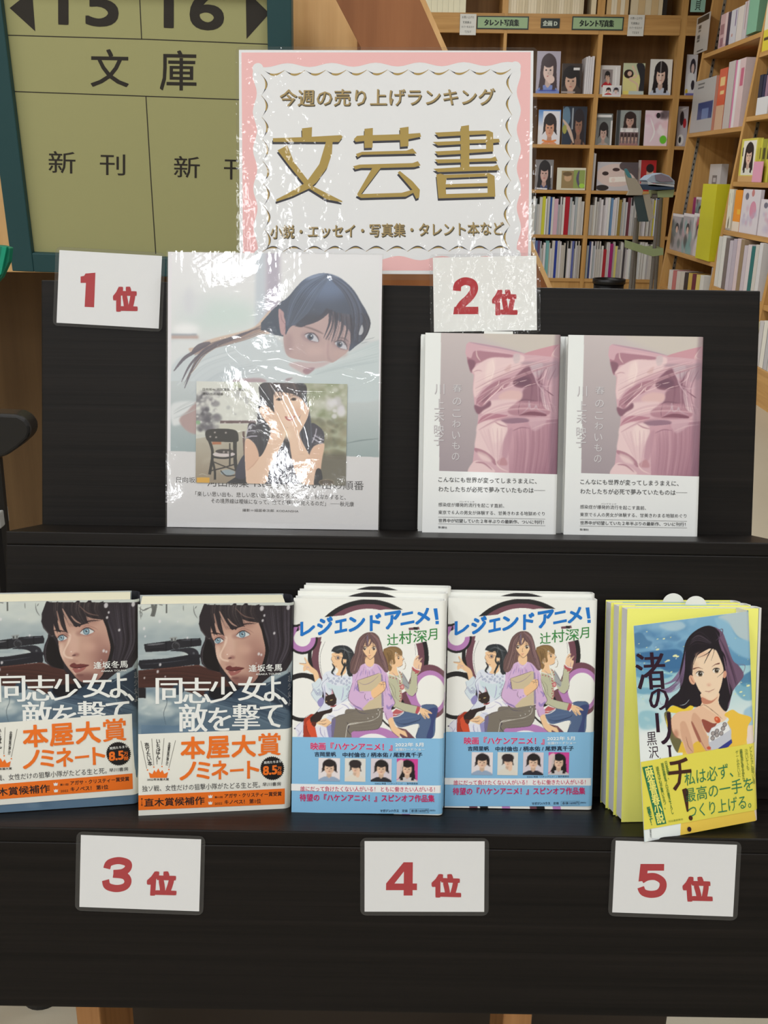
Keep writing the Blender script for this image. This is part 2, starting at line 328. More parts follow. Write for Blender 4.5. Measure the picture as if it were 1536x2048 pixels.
def paint_sniper():
    c = Canvas(QB, 300, 410, (120, 142, 158), view=(270, 1190, 4.655), seed=3)
    c.grad([(0, 60), (1536, 60), (1536, 560), (0, 560)], (206, 213, 208), (158, 172, 178), (300, 90), (300, 480))
    c.grad([(0, 560), (1536, 560), (1536, 1250), (0, 1250)], (170, 182, 186), (112, 134, 150), (300, 560), (300, 1150))
    c.blobs(26, 40, 110, 560, 260, 40, 90, [(216, 221, 215), (200, 207, 203), (186, 196, 198)], .4, .4)
    c.blobs(16, 40, 300, 600, 420, 30, 90, [(140, 155, 163), (165, 178, 183), (150, 165, 172)], .5, .35)
    c.blobs(14, 60, 480, 560, 600, 30, 60, [(205, 213, 210), (188, 198, 200)], .6, .35)
    # bare trees
    for P in ([(165, 90), (175, 150), (160, 205)], [(200, 90), (190, 150), (175, 205)], [(298, 90), (298, 175)]): c.line(P, 26 if P[0][0] < 290 else 14, (96, 98, 96), .9, 0)
    for P in ([(40, 120), (90, 150), (165, 110)], [(60, 110), (55, 170), (62, 235)], [(45, 160), (70, 175), (66, 215)], [(165, 120), (110, 135), (70, 160)], [(225, 95), (265, 102)], [(545, 100), (555, 170), (585, 220)], [(560, 130), (575, 105)], [(452, 100), (455, 150)]): c.line(P, 9, (105, 108, 108), .8)
    # rifle scope
    c.poly([(90, 462), (300, 432), (420, 412), (608, 400), (622, 430), (616, 470), (430, 495), (300, 522), (104, 536), (92, 500)], (38, 38, 45), sm=False)
    c.line([(112, 470), (200, 462), (282, 452)], 15, (120, 122, 128), .8); c.line([(430, 425), (520, 417), (600, 412)], 10, (78, 80, 90), .9)
    c.line([(110, 515), (280, 498)], 8, (20, 20, 26), .9); c.poly([(326, 398), (394, 390), (398, 404), (386, 410), (388, 428), (336, 434), (334, 412), (326, 408)], (150, 155, 155), sm=False)
    c.rect(342, 405, 352, 430, (60, 62, 66)); c.rect(372, 402, 380, 426, (60, 62, 66)); c.ell(383, 474, 37, 37, (84, 84, 90)); c.ell(383, 474, 31, 31, (44, 44, 50)); c.line([(372, 458), (398, 452), (410, 475)], 5, (120, 120, 125), .7)
    c.rect(286, 432, 300, 525, (26, 26, 32), .8); c.rect(520, 405, 532, 480, (24, 24, 30), .8)
    # mount and receiver
    c.poly([(330, 522), (430, 498), (530, 490), (585, 520), (602, 580), (605, 640), (560, 660), (505, 560), (440, 528)], (44, 44, 52))
    c.poly([(45, 612), (300, 590), (500, 556), (590, 556), (604, 640), (420, 664), (300, 682), (60, 696), (34, 650)], (34, 34, 42), sm=False)
    c.line([(60, 650), (300, 628), (500, 598)], 7, (72, 74, 84), .8); c.line([(60, 615), (300, 592), (500, 560)], 6, (64, 66, 76), .8)
    c.ell(548, 540, 10, 10, (90, 92, 98)); c.ell(600, 570, 8, 20, (36, 36, 44))
    # snow bank and coat
    c.blobs(60, 30, 880, 560, 1210, 20, 80, [(168, 182, 186), (140, 160, 170), (110, 134, 150), (184, 196, 198), (96, 120, 140)], .5, .4)
    c.poly([(35, 940), (150, 930), (260, 990), (360, 1060), (330, 1130), (150, 1130), (35, 1100)], (186, 198, 200), .7, 14)
    c.blobs(24, 40, 950, 330, 1110, 16, 46, [(206, 214, 212), (150, 170, 178), (196, 206, 206)], .6, .5)
    c.rect(60, 1215, 1540, 2200, (96, 122, 146)); c.blobs(70, 40, 1150, 1500, 2000, 20, 90, [(120, 144, 164), (84, 110, 134), (140, 160, 176), (70, 96, 120)], .5, .5)
    # stock
    c.poly([(34, 706), (300, 676), (560, 650), (600, 648), (640, 668), (760, 700), (850, 730), (930, 840), (820, 960), (640, 940), (420, 880), (200, 860), (34, 866)], (72, 44, 40), sm=False)
    c.line([(34, 712), (300, 684), (580, 655), (700, 690), (820, 730)], 7, (128, 92, 84), .6); c.strands([(40, 730), (400, 700), (800, 750)], [(40, 850), (400, 850), (850, 880)], 40, [(96, 60, 52), (52, 32, 30), (84, 52, 46)], 10, .4)
    c.rect(34, 866, 104, 962, (32, 30, 36)); c.poly([(360, 850), (420, 820), (460, 860), (455, 900), (390, 930), (355, 890)], (52, 68, 84)); c.line([(380, 840), (430, 850), (440, 900)], 6, (90, 108, 124), .7)
    # coat / collar
    c.poly([(640, 900), (760, 860), (900, 850), (1080, 830), (1250, 800), (1440, 700), (1470, 900), (1440, 1215), (1150, 1130), (900, 1010), (700, 970)], (44, 56, 72), sm=False)
    c.poly([(850, 960), (1000, 930), (1200, 960), (1440, 1080), (1440, 1250), (700, 1250), (560, 1130), (700, 1020)], (84, 104, 122), .9, 10)
    c.strands([(880, 940), (1100, 980), (1440, 1060)], [(700, 1010), (960, 1080), (1330, 1240)], 46, [(60, 78, 98), (112, 132, 148), (44, 60, 80), (96, 118, 136)], 16, .5)
    c.poly([(690, 880), (820, 850), (960, 850), (980, 900), (860, 950), (720, 960)], (20, 20, 28), 1, 6)
    c.poly([(960, 870), (1200, 820), (1330, 770), (1250, 900), (1000, 960), (900, 950)], (48, 66, 86), .9, 6)
    c.line([(1290, 690), (1380, 640), (1450, 560)], 30, (120, 140, 152), .5); c.line([(1210, 840), (1330, 760), (1440, 700)], 12, (132, 150, 160), .6)
    for P in ([(1260, 870), (1330, 960), (1400, 1050)], [(1230, 900), (1260, 1010), (1310, 1110)], [(1300, 850), (1370, 900), (1440, 960)]): c.line(P, 5, (150, 166, 176), .6)
    c.line([(280, 880), (300, 1000), (270, 1100), (290, 1210)], 5, (52, 66, 80), .8); c.line([(560, 980), (575, 1100), (570, 1210)], 4, (60, 74, 88), .7); c.line([(690, 1000), (680, 1120), (690, 1210)], 4, (60, 74, 88), .6)
    # hair behind
    H0 = [(650, 92), (612, 170), (595, 270), (612, 330), (655, 385), (650, 420), (620, 490), (606, 560), (622, 640), (680, 690), (790, 715), (900, 850), (1130, 850), (1260, 740), (1400, 690), (1460, 600), (1480, 400), (1480, 92)]
    c.poly(H0, (44, 38, 44), sm=False)
    c.poly([(665, 420), (700, 420), (745, 520), (790, 700), (700, 685), (640, 640), (620, 560), (640, 470)], (24, 20, 24)); c.line([(660, 430), (630, 520), (630, 620), (660, 660)], 9, (96, 90, 96), .6)
    c.strands([(1120, 92), (1160, 260), (1215, 420), (1220, 640)], [(1480, 92), (1470, 300), (1450, 500), (1330, 700)], 150, [(60, 54, 62), (80, 74, 84), (28, 24, 30), (50, 44, 54), (98, 92, 104)], 9, .45)
    c.strands([(650, 92), (605, 220), (620, 330), (690, 410)], [(760, 92), (700, 220), (690, 320), (710, 400)], 60, [(90, 82, 84), (66, 58, 62), (30, 26, 30), (112, 104, 108)], 8, .5)
    # face
    FACE = [(700, 330), (716, 250), (860, 180), (1050, 240), (1145, 250), (1180, 330), (1224, 430), (1220, 540), (1195, 640), (1150, 740), (1090, 810), (1020, 836), (945, 826), (900, 790), (870, 750), (830, 700), (790, 640), (760, 570), (748, 500), (742, 440), (716, 390)]
    c.poly(FACE, (196, 158, 142)); c.clip(FACE)
    c.soft(1110, 560, 150, 250, (170, 128, 118), .8); c.soft(1170, 650, 110, 180, (140, 98, 92), .8); c.soft(1000, 790, 160, 70, (128, 86, 82), .9); c.soft(960, 270, 200, 60, (168, 128, 116), .7)
    c.soft(880, 470, 60, 150, (214, 180, 164), .8); c.soft(770, 560, 36, 120, (224, 194, 178), .8); c.soft(1010, 500, 90, 60, (206, 166, 150), .7)
    c.poly([(838, 378), (860, 400), (850, 450), (812, 520), (800, 560), (820, 590), (868, 600), (868, 614), (815, 605), (786, 574), (790, 540), (830, 450)], (232, 206, 190), .8, 2)
    c.poly([(860, 400), (900, 420), (910, 500), (925, 560), (900, 595), (860, 590), (830, 560), (840, 500), (855, 450)], (206, 166, 152), .5, 8)
    c.soft(905, 575, 34, 22, (150, 104, 98), .8); c.ell(882, 582, 18, 7, (88, 52, 54), .9, -.15, 2); c.ell(858, 548, 6, 5, (246, 232, 224), .9, 0, 1)
    c.soft(880, 640, 60, 22, (176, 134, 124), .6); c.soft(815, 395, 26, 40, (150, 112, 106), .7); c.soft(930, 380, 40, 30, (162, 122, 112), .6)
    # mouth
    c.poly([(842, 682), (858, 660), (885, 652), (905, 664), (940, 660), (980, 664), (1018, 672), (985, 690), (940, 700), (880, 700)], (112, 58, 58)); c.poly([(866, 704), (900, 700), (950, 694), (990, 690), (960, 722), (910, 742), (876, 736)], (158, 98, 94)); c.line([(846, 686), (890, 698), (945, 694), (1010, 674)], 7, (60, 26, 30)); c.ell(925, 706, 10, 4, (226, 186, 180), .8, 0, 1)
    c.line([(866, 712), (884, 745), (905, 770)], 8, (232, 206, 192), .7); c.soft(930, 765, 50, 16, (110, 70, 68), .6)
    # eyes
    for ex, ey, rw, tilt, s in ((1000, 360, 62, -.12, 1), (776, 420, 46, .05, .86)):
        c.ell(ex, ey+4, rw*1.1, 40*s, (160, 112, 106), .5, tilt, 8)
        c.poly([(ex-rw, ey+14), (ex-rw*.5, ey-18*s), (ex+8, ey-30*s), (ex+rw*.7, ey-16*s), (ex+rw, ey+4), (ex+rw*.4, ey+24*s), (ex-rw*.3, ey+34*s)], (208, 212, 214))
        c.ell(ex-4, ey, 29*s, 31*s, (56, 84, 104)); c.ell(ex-4, ey, 24*s, 27*s, (120, 148, 164)); c.ell(ex-6, ey+7, 17*s, 15*s, (160, 184, 196), .8, 0, 3); c.ell(ex-3, ey-2, 9*s, 10*s, (26, 36, 48)); c.ell(ex+3, ey-8, 5, 5, (240, 246, 250))
        c.line([(ex-rw, ey+14), (ex-rw*.5, ey-20*s), (ex+8, ey-33*s), (ex+rw*.7, ey-18*s), (ex+rw*1.15, ey+2)], 9, (58, 34, 36)); c.line([(ex-rw*.8, ey-24), (ex, ey-52*s), (ex+rw, ey-36*s), (ex+rw*1.6, ey-12)], 5, (140, 96, 90), .8)
        c.line([(ex-rw*.8, ey+24), (ex-rw*.2, ey+38*s), (ex+rw*.6, ey+26*s)], 5, (140, 92, 88), .7)
    c.line([(930, 320), (970, 285), (1040, 262), (1120, 262)], 14, (60, 42, 44), .9); c.line([(704, 352), (750, 352), (812, 366)], 14, (52, 34, 36), .95)
    c.clip()
    # fringe
    for P, wd in (([(700, 92), (690, 200), (715, 300), (740, 380)], 40), ([(760, 92), (740, 180), (770, 290), (830, 375)], 46), ([(800, 92), (800, 160), (850, 250), (940, 320)], 54), ([(850, 92), (860, 150), (930, 230), (1020, 290)], 62), ([(900, 92), (950, 160), (1040, 220), (1150, 250)], 84), ([(1000, 92), (1060, 160), (1120, 200), (1180, 270)], 90), ([(680, 92), (650, 200), (668, 320), (700, 400)], 70), ([(1120, 92), (1150, 200), (1190, 330), (1235, 470)], 70)):
        c.line(P, wd, DK, 1, 2)
    c.poly([(640, 92), (1200, 92), (1190, 262), (1100, 240), (1030, 215), (985, 190), (1000, 235), (1012, 285), (960, 300), (905, 322), (862, 300), (822, 250), (796, 205), (800, 250), (815, 320), (832, 380), (795, 352), (760, 285), (742, 230), (744, 290), (758, 345), (770, 372), (738, 362), (716, 310), (704, 250), (706, 340), (716, 392), (680, 400), (640, 350), (600, 290), (600, 200)], (44, 38, 43), sm=False)
    c.line([(1160, 250), (1200, 380), (1225, 520), (1180, 680), (1130, 790)], 34, (30, 26, 30), 1)
    c.strands([(700, 92), (700, 200), (760, 340)], [(1130, 92), (1120, 160), (1170, 250)], 90, [(92, 82, 80), (70, 60, 62), (26, 22, 26), (116, 104, 100)], 6, .5, 2)
    c.line([(735, 170), (752, 250), (778, 340)], 12, (190, 150, 134), .8); c.line([(785, 150), (835, 250), (884, 312)], 20, (200, 162, 146), .85); c.line([(860, 215), (900, 262), (950, 290)], 14, (196, 158, 142), .8)
    c.line([(930, 118), (1010, 190), (1110, 215)], 10, (150, 118, 106), .6)
    # snow flakes
    for x, y, r in ((1175, 120, 20), (1198, 185, 10), (1183, 232, 11), (1418, 110, 18), (1290, 347, 11), (1148, 540, 12), (1172, 548, 10), (235, 250, 12), (90, 318, 12), (490, 400, 9), (100, 390, 8), (238, 650, 12), (215, 715, 12), (92, 775, 8), (285, 760, 7), (1125, 625, 5), (400, 250, 6)): c.ell(x, y, r*.9, r*1.25, (222, 220, 224), .85, .2, 3)
    return c

def paint_anime():
    c = Canvas(QC, 300, 424, (236, 237, 232), view=(575, 1170, 4.268), seed=5)
    BK, WN, PU = (34, 32, 34), (112, 72, 84), (184, 128, 186)
    def ring(cx, cy, r0, r1, col, sx=1): c.ell(cx, cy, r1*sx, r1, col); c.ell(cx, cy, r0*sx, r0, (238, 238, 234))
    # big ring
    c.ell(690, 620, 515, 490, BK); c.ell(690, 622, 478, 452, WN); c.ell(690, 640, 425, 430, (238, 238, 234)); c.line([(345, 440), (280, 600), (290, 760), (330, 830)], 3, (90, 90, 95))
    c.ell(690, 640, 372, 392, (238, 238, 234)); c.line([(1000, 380), (1075, 470), (1095, 620)], 3, (120, 120, 125))
    c.rect(40, 1140, 1350, 1330, (236, 237, 232)); c.poly([(300, 285), (470, 268), (830, 215), (980, 216), (1140, 130), (1190, 360), (1210, 480), (870, 560), (780, 520), (100, 480), (60, 300)], (236, 237, 232), sm=False)
    c.poly([(1030, 372), (1120, 362), (1128, 384), (1035, 392)], WN, sm=False); c.rect(1075, 364, 1108, 388, BK); c.poly([(170, 465), (255, 455), (285, 455), (262, 520), (245, 640), (258, 780), (170, 760)], (236, 237, 232), sm=False)
    c.poly([(232, 460), (290, 452), (265, 560), (262, 700), (290, 800), (228, 770), (205, 640)], WN, sm=False); c.poly([(175, 560), (208, 545), (205, 640), (232, 770), (196, 750), (172, 640)], BK, sm=False)
    # left upper ring, left lower ring
    c.ell(128, 470, 130, 130, BK); c.ell(128, 468, 112, 112, PU); c.ell(128, 462, 72, 72, (238, 238, 234)); c.poly([(40, 300), (110, 330), (110, 450), (200, 462), (260, 452), (250, 300)], (236, 237, 232), sm=False); c.poly([(36, 350), (95, 350), (98, 400), (36, 420)], BK, sm=False); c.poly([(36, 372), (90, 368), (62, 440), (36, 460)], PU, sm=False)
    c.ell(130, 965, 200, 208, BK); c.ell(130, 970, 165, 170, (238, 238, 234)); c.rect(270, 770, 330, 830, BK, .0)
    # right rings
    c.ell(1210, 920, 190, 235, WN); c.ell(1215, 925, 160, 190, PU); c.ell(1220, 925, 124, 150, (238, 238, 234)); c.poly([(960, 940), (1030, 900), (1110, 1060), (1040, 1100)], WN, sm=False); c.poly([(1010, 930), (1050, 915), (1150, 1090), (1090, 1100)], PU, sm=False)
    # bottom rings
    c.ell(700, 1450, 330, 320, (238, 238, 234)); c.ell(720, 1400, 262, 185, PU); c.ell(725, 1450, 195, 175, (240, 238, 240)); c.poly([(800, 1130), (830, 1180), (880, 1210), (1010, 1240), (1100, 1330), (990, 1330), (900, 1220), (800, 1160)], WN, sm=False); c.line([(800, 1150), (850, 1200), (930, 1260)], 14, BK, 1, 0)
    SK, SKS = (240, 200, 158), (220, 168, 128)
    OL = (70, 52, 62)
    # ---- left woman (dark curls, glasses), arm, dress
    c.v = (585, 1270, 8.903)
    c.poly([(125, 515), (190, 520), (250, 515), (210, 430), (225, 415), (270, 480), (335, 575), (440, 660), (475, 780), (400, 850), (370, 720), (320, 680), (260, 640), (200, 660), (190, 600), (200, 560), (130, 535)], SK); c.line([(130, 520), (210, 522), (240, 520), (212, 430)], 5, OL); c.line([(205, 600), (240, 570), (290, 600), (320, 660)], 7, (196, 170, 190), .9); c.line([(265, 640), (250, 600), (300, 590)], 6, (180, 160, 190)); c.line([(335, 575), (440, 660), (475, 780)], 5, OL); c.line([(370, 720), (385, 790), (400, 850)], 5, OL)
    c.poly([(340, 880), (400, 850), (480, 780), (530, 860), (540, 1000), (520, 1150), (540, 1250), (440, 1220), (340, 1100), (335, 1060), (365, 980)], (214, 226, 234)); c.poly([(440, 1200), (530, 1120), (560, 1260), (480, 1290)], (150, 144, 196)); c.line([(345, 880), (365, 985), (335, 1065), (440, 1220)], 5, (110, 110, 150)); c.line([(490, 800), (500, 860), (460, 930), (380, 970)], 6, (160, 160, 200), .8)
    c.poly([(560, 700), (700, 660), (840, 740), (1050, 740), (1060, 860), (1000, 1110), (1010, 1200), (1120, 1360), (900, 1420), (600, 1420), (440, 1370), (540, 1240), (560, 1100), (520, 900)], (222, 228, 240))
    c.poly([(600, 860), (720, 900), (860, 920), (1050, 880), (1000, 1100), (880, 1190), (760, 1100), (640, 1000)], (208, 224, 232))
    for x, y in [(380+i*28, 990+(i % 3)*30) for i in range(6)]+[(420+i*24, 1050+(i % 2)*26) for i in range(4)]+[(640+i*46, 790+(i % 2)*40) for i in range(9)]+[(660+i*50, 840+(i % 3)*22) for i in range(8)]+[(960+((i*37) % 60), 900+i*40) for i in range(6)]: c.ell(x, y, 22, 17, (150, 156, 186), .9, x*.1); c.ell(x, y, 13, 9, (206, 216, 230), 1, x*.1)
    for P in ([(560, 900), (580, 1050), (620, 1200)], [(640, 960), (700, 1010), (740, 1100)], [(900, 940), (890, 1080), (860, 1180)], [(520, 920), (560, 1100), (545, 1240)], [(700, 700), (760, 740), (840, 745)]): c.line(P, 14, (160, 154, 200), .9)
    c.line([(600, 710), (620, 780), (520, 900), (560, 1100), (540, 1240), (440, 1370)], 5, (90, 88, 130)); c.line([(1000, 1110), (900, 1190), (860, 1210)], 5, (100, 100, 140))
    c.poly([(700, 1320), (900, 1210), (1010, 1200), (1120, 1360), (1000, 1400), (760, 1480), (700, 1520), (600, 1430)], (240, 240, 246)); c.line([(860, 1240), (960, 1280), (1040, 1390)], 14, (170, 164, 208)); c.line([(1000, 1230), (1100, 1330)], 10, (170, 164, 208)); c.line([(700, 1360), (800, 1350), (900, 1290)], 8, (170, 164, 208), .8)
    # stool leg red, skirt
    c.poly([(200, 1510), (330, 1420), (420, 1420), (380, 1560), (400, 1650), (440, 1840), (190, 1840)], (168, 58, 36), sm=False); c.poly([(250, 1560), (330, 1500), (340, 1600), (400, 1680), (435, 1840), (330, 1840), (260, 1700)], (214, 82, 50)); c.line([(255, 1590), (260, 1700), (330, 1840)], 8, (90, 34, 26))
    c.poly([(40, 1660), (200, 1540), (190, 1840), (90, 1820)], (226, 226, 238), sm=False); c.line([(40, 1660), (120, 1740), (90, 1820)], 6, (150, 146, 190)); c.line([(150, 1560), (60, 1650)], 10, (170, 166, 206)); c.line([(170, 1700), (110, 1820)], 12, (160, 156, 200)); c.ell(42, 1676, 14, 12, (60, 56, 70))
    c.poly([(400, 1650), (520, 1620), (700, 1600), (700, 1840), (440, 1840)], (228, 228, 240), sm=False); c.poly([(600, 1650), (690, 1600), (690, 1840), (640, 1840)], (150, 146, 196), sm=False); c.line([(490, 1640), (500, 1760), (560, 1840)], 16, (160, 156, 200)); c.line([(560, 1700), (580, 1840)], 8, (170, 166, 206))
    # cat
    c.poly([(700, 1310), (690, 1390), (560, 1430), (500, 1520), (440, 1570), (370, 1580), (330, 1560), (310, 1520), (330, 1470), (440, 1390), (640, 1340)], (50, 36, 34)); c.poly([(420, 1570), (400, 1640), (350, 1620), (340, 1560)], (90, 40, 32)); c.line([(400, 1470), (340, 1500), (320, 1580)], 10, (32, 24, 24))
    c.poly([(580, 1120), (590, 1030), (640, 1085), (690, 1070), (700, 965), (740, 1060), (780, 1150), (775, 1230), (720, 1280), (640, 1270), (580, 1225), (572, 1170)], (54, 40, 36), sm=False); c.poly([(700, 980), (725, 1060), (685, 1070)], (214, 170, 186), sm=False); c.poly([(585, 1060), (590, 1110), (620, 1090)], (214, 180, 190), sm=False)
    c.ell(690, 1170, 26, 9, (196, 176, 120), 1, -.3); c.ell(600, 1195, 12, 8, (196, 176, 120)); c.line([(665, 1165), (720, 1155)], 6, (20, 16, 16)); c.line([(680, 1290), (740, 1280), (780, 1250)], 22, (140, 40, 46)); c.ell(680, 1285, 12, 11, (196, 110, 80))
    # hand on lap
    c.poly([(430, 1570), (560, 1500), (610, 1500), (680, 1560), (690, 1580), (600, 1650), (560, 1640), (480, 1610), (430, 1590)], SK); c.line([(480, 1550), (560, 1540), (600, 1520)], 6, OL); c.line([(470, 1590), (560, 1600), (600, 1580)], 6, OL); c.line([(600, 1650), (690, 1580), (690, 1620)], 6, OL); c.poly([(600, 1490), (700, 1430), (760, 1480), (700, 1590), (680, 1540)], (220, 222, 240))
    # left head
    c.poly([(700, 560), (820, 560), (950, 470), (950, 640), (930, 700), (850, 740), (770, 720), (800, 680), (805, 620), (720, 570)], SK); c.poly([(705, 340), (880, 330), (960, 440), (950, 520), (880, 560), (790, 575), (730, 570), (710, 530), (708, 500), (685, 450), (700, 400)], SK)
    c.line([(700, 400), (685, 450), (706, 480), (704, 500), (735, 505)], 5, OL); c.line([(712, 530), (730, 565), (790, 575)], 5, OL); c.ell(805, 420, 24, 26, (120, 110, 116)); c.ell(808, 420, 15, 18, (70, 60, 66)); c.ell(806, 412, 5, 5, (245, 245, 245)); c.ell(800, 420, 42, 36, (70, 50, 60), .0); t = np.linspace(0, 6.28, 14)
    c.line(np.c_[800+44*np.cos(t), 420+34*np.sin(t)], 5, (90, 60, 70), 1, 0); c.line([(720, 380), (740, 395), (758, 400)], 5, (90, 60, 70)); c.line([(845, 410), (890, 420)], 5, (90, 60, 70)); c.line([(740, 350), (850, 345), (880, 365)], 5, OL)
    c.ell(940, 480, 26, 38, SK); c.line([(925, 455), (955, 450), (960, 500), (930, 515)], 5, OL)
    HB = (46, 50, 54)
    c.poly([(690, 300), (740, 230), (860, 200), (980, 220), (1060, 290), (1100, 390), (1080, 560), (1060, 720), (1000, 750), (960, 640), (945, 530), (960, 450), (900, 440), (885, 350), (860, 330), (800, 345), (720, 315)], HB)
    for A in ([(900, 380), (880, 500), (920, 580), (880, 680), (865, 770)], [(700, 520), (740, 600), (700, 680), (740, 720)], [(990, 520), (1020, 600), (980, 680), (1010, 750)], [(1050, 500), (1070, 620), (1050, 720), (1090, 770)], [(920, 500), (930, 560), (890, 650), (850, 720)]): c.line(A, 34, HB, 1, 1)
    c.strands([(720, 290), (850, 240), (1000, 290), (1060, 500)], [(860, 330), (900, 300), (950, 400), (960, 600)], 26, [(100, 106, 112), (24, 26, 30), (140, 146, 150)], 6, .8)
    c.line([(920, 260), (980, 310), (1060, 330)], 5, (190, 194, 196), .8); c.line([(900, 210), (925, 280), (905, 360)], 5, (160, 164, 168), .8)
    # ---- right woman
    c.v = (690, 1250, 7.493)
    GS = (190, 190, 162)
    c.poly([(1040, 520), (1080, 470), (1110, 475), (1090, 530), (1160, 500), (1120, 560), (1150, 580), (1140, 640), (1110, 700), (1030, 640), (1020, 600)], (238, 200, 166)); c.line([(1055, 530), (1110, 478)], 5, OL); c.line([(1090, 550), (1155, 505)], 5, OL); c.line([(1110, 600), (1100, 640), (1110, 690)], 12, (180, 150, 160), .8)
    c.poly([(1000, 640), (1020, 650), (1130, 700), (1080, 760), (1080, 900), (1075, 1000), (1010, 1080), (950, 1060), (900, 990), (840, 860), (850, 720), (960, 890), (985, 800)], GS, sm=False); c.poly([(860, 730), (960, 900), (940, 980), (880, 930), (840, 840)], (160, 164, 170), .9); c.line([(850, 715), (960, 895), (985, 790), (1000, 660)], 6, OL); c.line([(1080, 760), (1078, 990), (1010, 1080), (940, 1050)], 6, OL)
    c.poly([(1000, 640), (1025, 640), (1130, 690), (1085, 745), (1010, 690)], (176, 66, 82), .85, sm=False); c.line([(1018, 636), (1060, 670), (1130, 690)], 14, (240, 236, 236), 1, 0)
    c.poly([(650, 740), (720, 700), (800, 690), (850, 740), (860, 900), (840, 1080), (840, 1170), (900, 1190), (1130, 1240), (1110, 1350), (900, 1310), (720, 1240), (690, 1000), (640, 860)], GS, sm=False); c.line([(660, 860), (740, 960), (760, 1100), (840, 1170)], 9, (150, 148, 130)); c.line([(840, 1170), (1000, 1210), (1140, 1240)], 6, OL); c.line([(740, 1230), (900, 1310), (1110, 1350)], 6, OL)
    c.line([(640, 750), (720, 770), (800, 810), (840, 860)], 12, (238, 232, 228), 1, 0); c.line([(780, 690), (810, 760), (840, 860)], 12, (238, 232, 228), 1, 0)
    for i in range(9): c.ell(820+(i % 2)*10, 850+i*38, 9, 10, (172, 60, 78))
    for x, y in ((675, 795), (718, 805), (765, 815), (820, 720), (840, 750), (850, 790), (1020, 690), (1055, 735), (815, 880)): c.ell(x, y, 9, 9, (172, 60, 78))
    c.ell(855, 940, 30, 42, (196, 110, 116)); c.ell(855, 940, 17, 24, (222, 170, 164)); c.line([(840, 990), (850, 1100), (835, 1160)], 10, (196, 110, 116))
    # jeans
    c.poly([(720, 1390), (880, 1310), (1090, 1340), (1150, 1215), (1330, 1205), (1390, 1270), (1360, 1420), (1320, 1700), (1060, 1710), (1110, 1500), (860, 1545), (790, 1530), (740, 1470)], (84, 104, 140)); c.poly([(1230, 1300), (1380, 1260), (1330, 1500), (1310, 1700), (1220, 1700), (1290, 1450)], (60, 72, 120)); c.line([(760, 1470), (900, 1500), (1100, 1440), (1130, 1400)], 10, (48, 60, 90)); c.line([(1110, 1500), (1060, 1710)], 6, (40, 48, 70)); c.line([(1150, 1215), (1330, 1205), (1390, 1270), (1360, 1420)], 7, (40, 48, 76)); c.strands([(760, 1430), (900, 1400), (1080, 1380)], [(780, 1510), (900, 1520), (1100, 1460)], 20, [(104, 124, 158), (70, 90, 126)], 8, .5)
    c.poly([(700, 1330), (760, 1270), (880, 1310), (720, 1400)], (190, 96, 100), sm=False); c.line([(710, 1350), (800, 1350), (880, 1310)], 8, (236, 226, 222), 1, 0); c.line([(715, 1390), (800, 1375), (875, 1325)], 12, (240, 234, 232), 1, 0)
    c.poly([(1050, 1330), (1080, 1230), (1140, 1250), (1110, 1360)], (184, 84, 96), sm=False); c.line([(1140, 1240), (1120, 1310), (1090, 1355)], 20, (240, 236, 236), 1, 0)
    c.poly([(1130, 1260), (1200, 1270), (1290, 1320), (1300, 1345), (1240, 1340), (1270, 1400), (1240, 1410), (1190, 1360), (1210, 1415), (1190, 1415), (1140, 1350), (1115, 1310)], SK); c.line([(1190, 1290), (1290, 1340)], 4, OL); c.line([(1180, 1330), (1250, 1400)], 4, OL); c.line([(1150, 1340), (1200, 1412)], 4, OL)
    # right head
    c.poly([(690, 590), (760, 620), (780, 700), (800, 760), (740, 770), (680, 750), (650, 730), (690, 680)], SK); c.poly([(720, 440), (850, 460), (850, 500), (880, 520), (860, 545), (866, 570), (850, 580), (862, 600), (840, 625), (780, 640), (730, 620), (700, 560)], SK); c.line([(850, 470), (882, 520), (860, 540), (868, 560)], 5, OL); c.line([(862, 600), (840, 625), (780, 650)], 5, OL); c.ell(798, 500, 13, 26, (90, 66, 50)); c.ell(800, 495, 5, 9, (240, 240, 240)); c.line([(770, 465), (800, 460), (830, 480)], 5, OL); c.line([(840, 582), (860, 580)], 4, (180, 90, 90)); c.ell(690, 570, 24, 34, SK); c.line([(680, 545), (705, 560), (700, 595)], 4, OL)
    HR = (140, 110, 72)
    c.poly([(570, 400), (600, 360), (700, 335), (790, 345), (850, 400), (850, 470), (800, 450), (750, 420), (740, 500), (750, 580), (720, 600), (710, 540), (680, 540), (660, 600), (700, 640), (680, 700), (640, 690), (600, 560)], HR); c.strands([(600, 380), (680, 400), (700, 500)], [(790, 350), (830, 400), (850, 470)], 24, [(176, 146, 104), (100, 76, 48), (120, 92, 58)], 6, .7); c.strands([(600, 420), (640, 500), (650, 650)], [(700, 420), (690, 500), (720, 600)], 18, [(170, 140, 98), (96, 72, 46)], 7, .7); c.line([(880, 540), (905, 600), (890, 670), (862, 672)], 6, (120, 94, 66))
    # ---- middle woman: trousers, blouse, envelope
    c.poly([(0, 1290), (200, 1270), (540, 1260), (560, 1350), (555, 1450), (520, 1530), (440, 1580), (100, 1600), (40, 1500)], (124, 116, 106)); c.v = (585, 1270, 8.903)
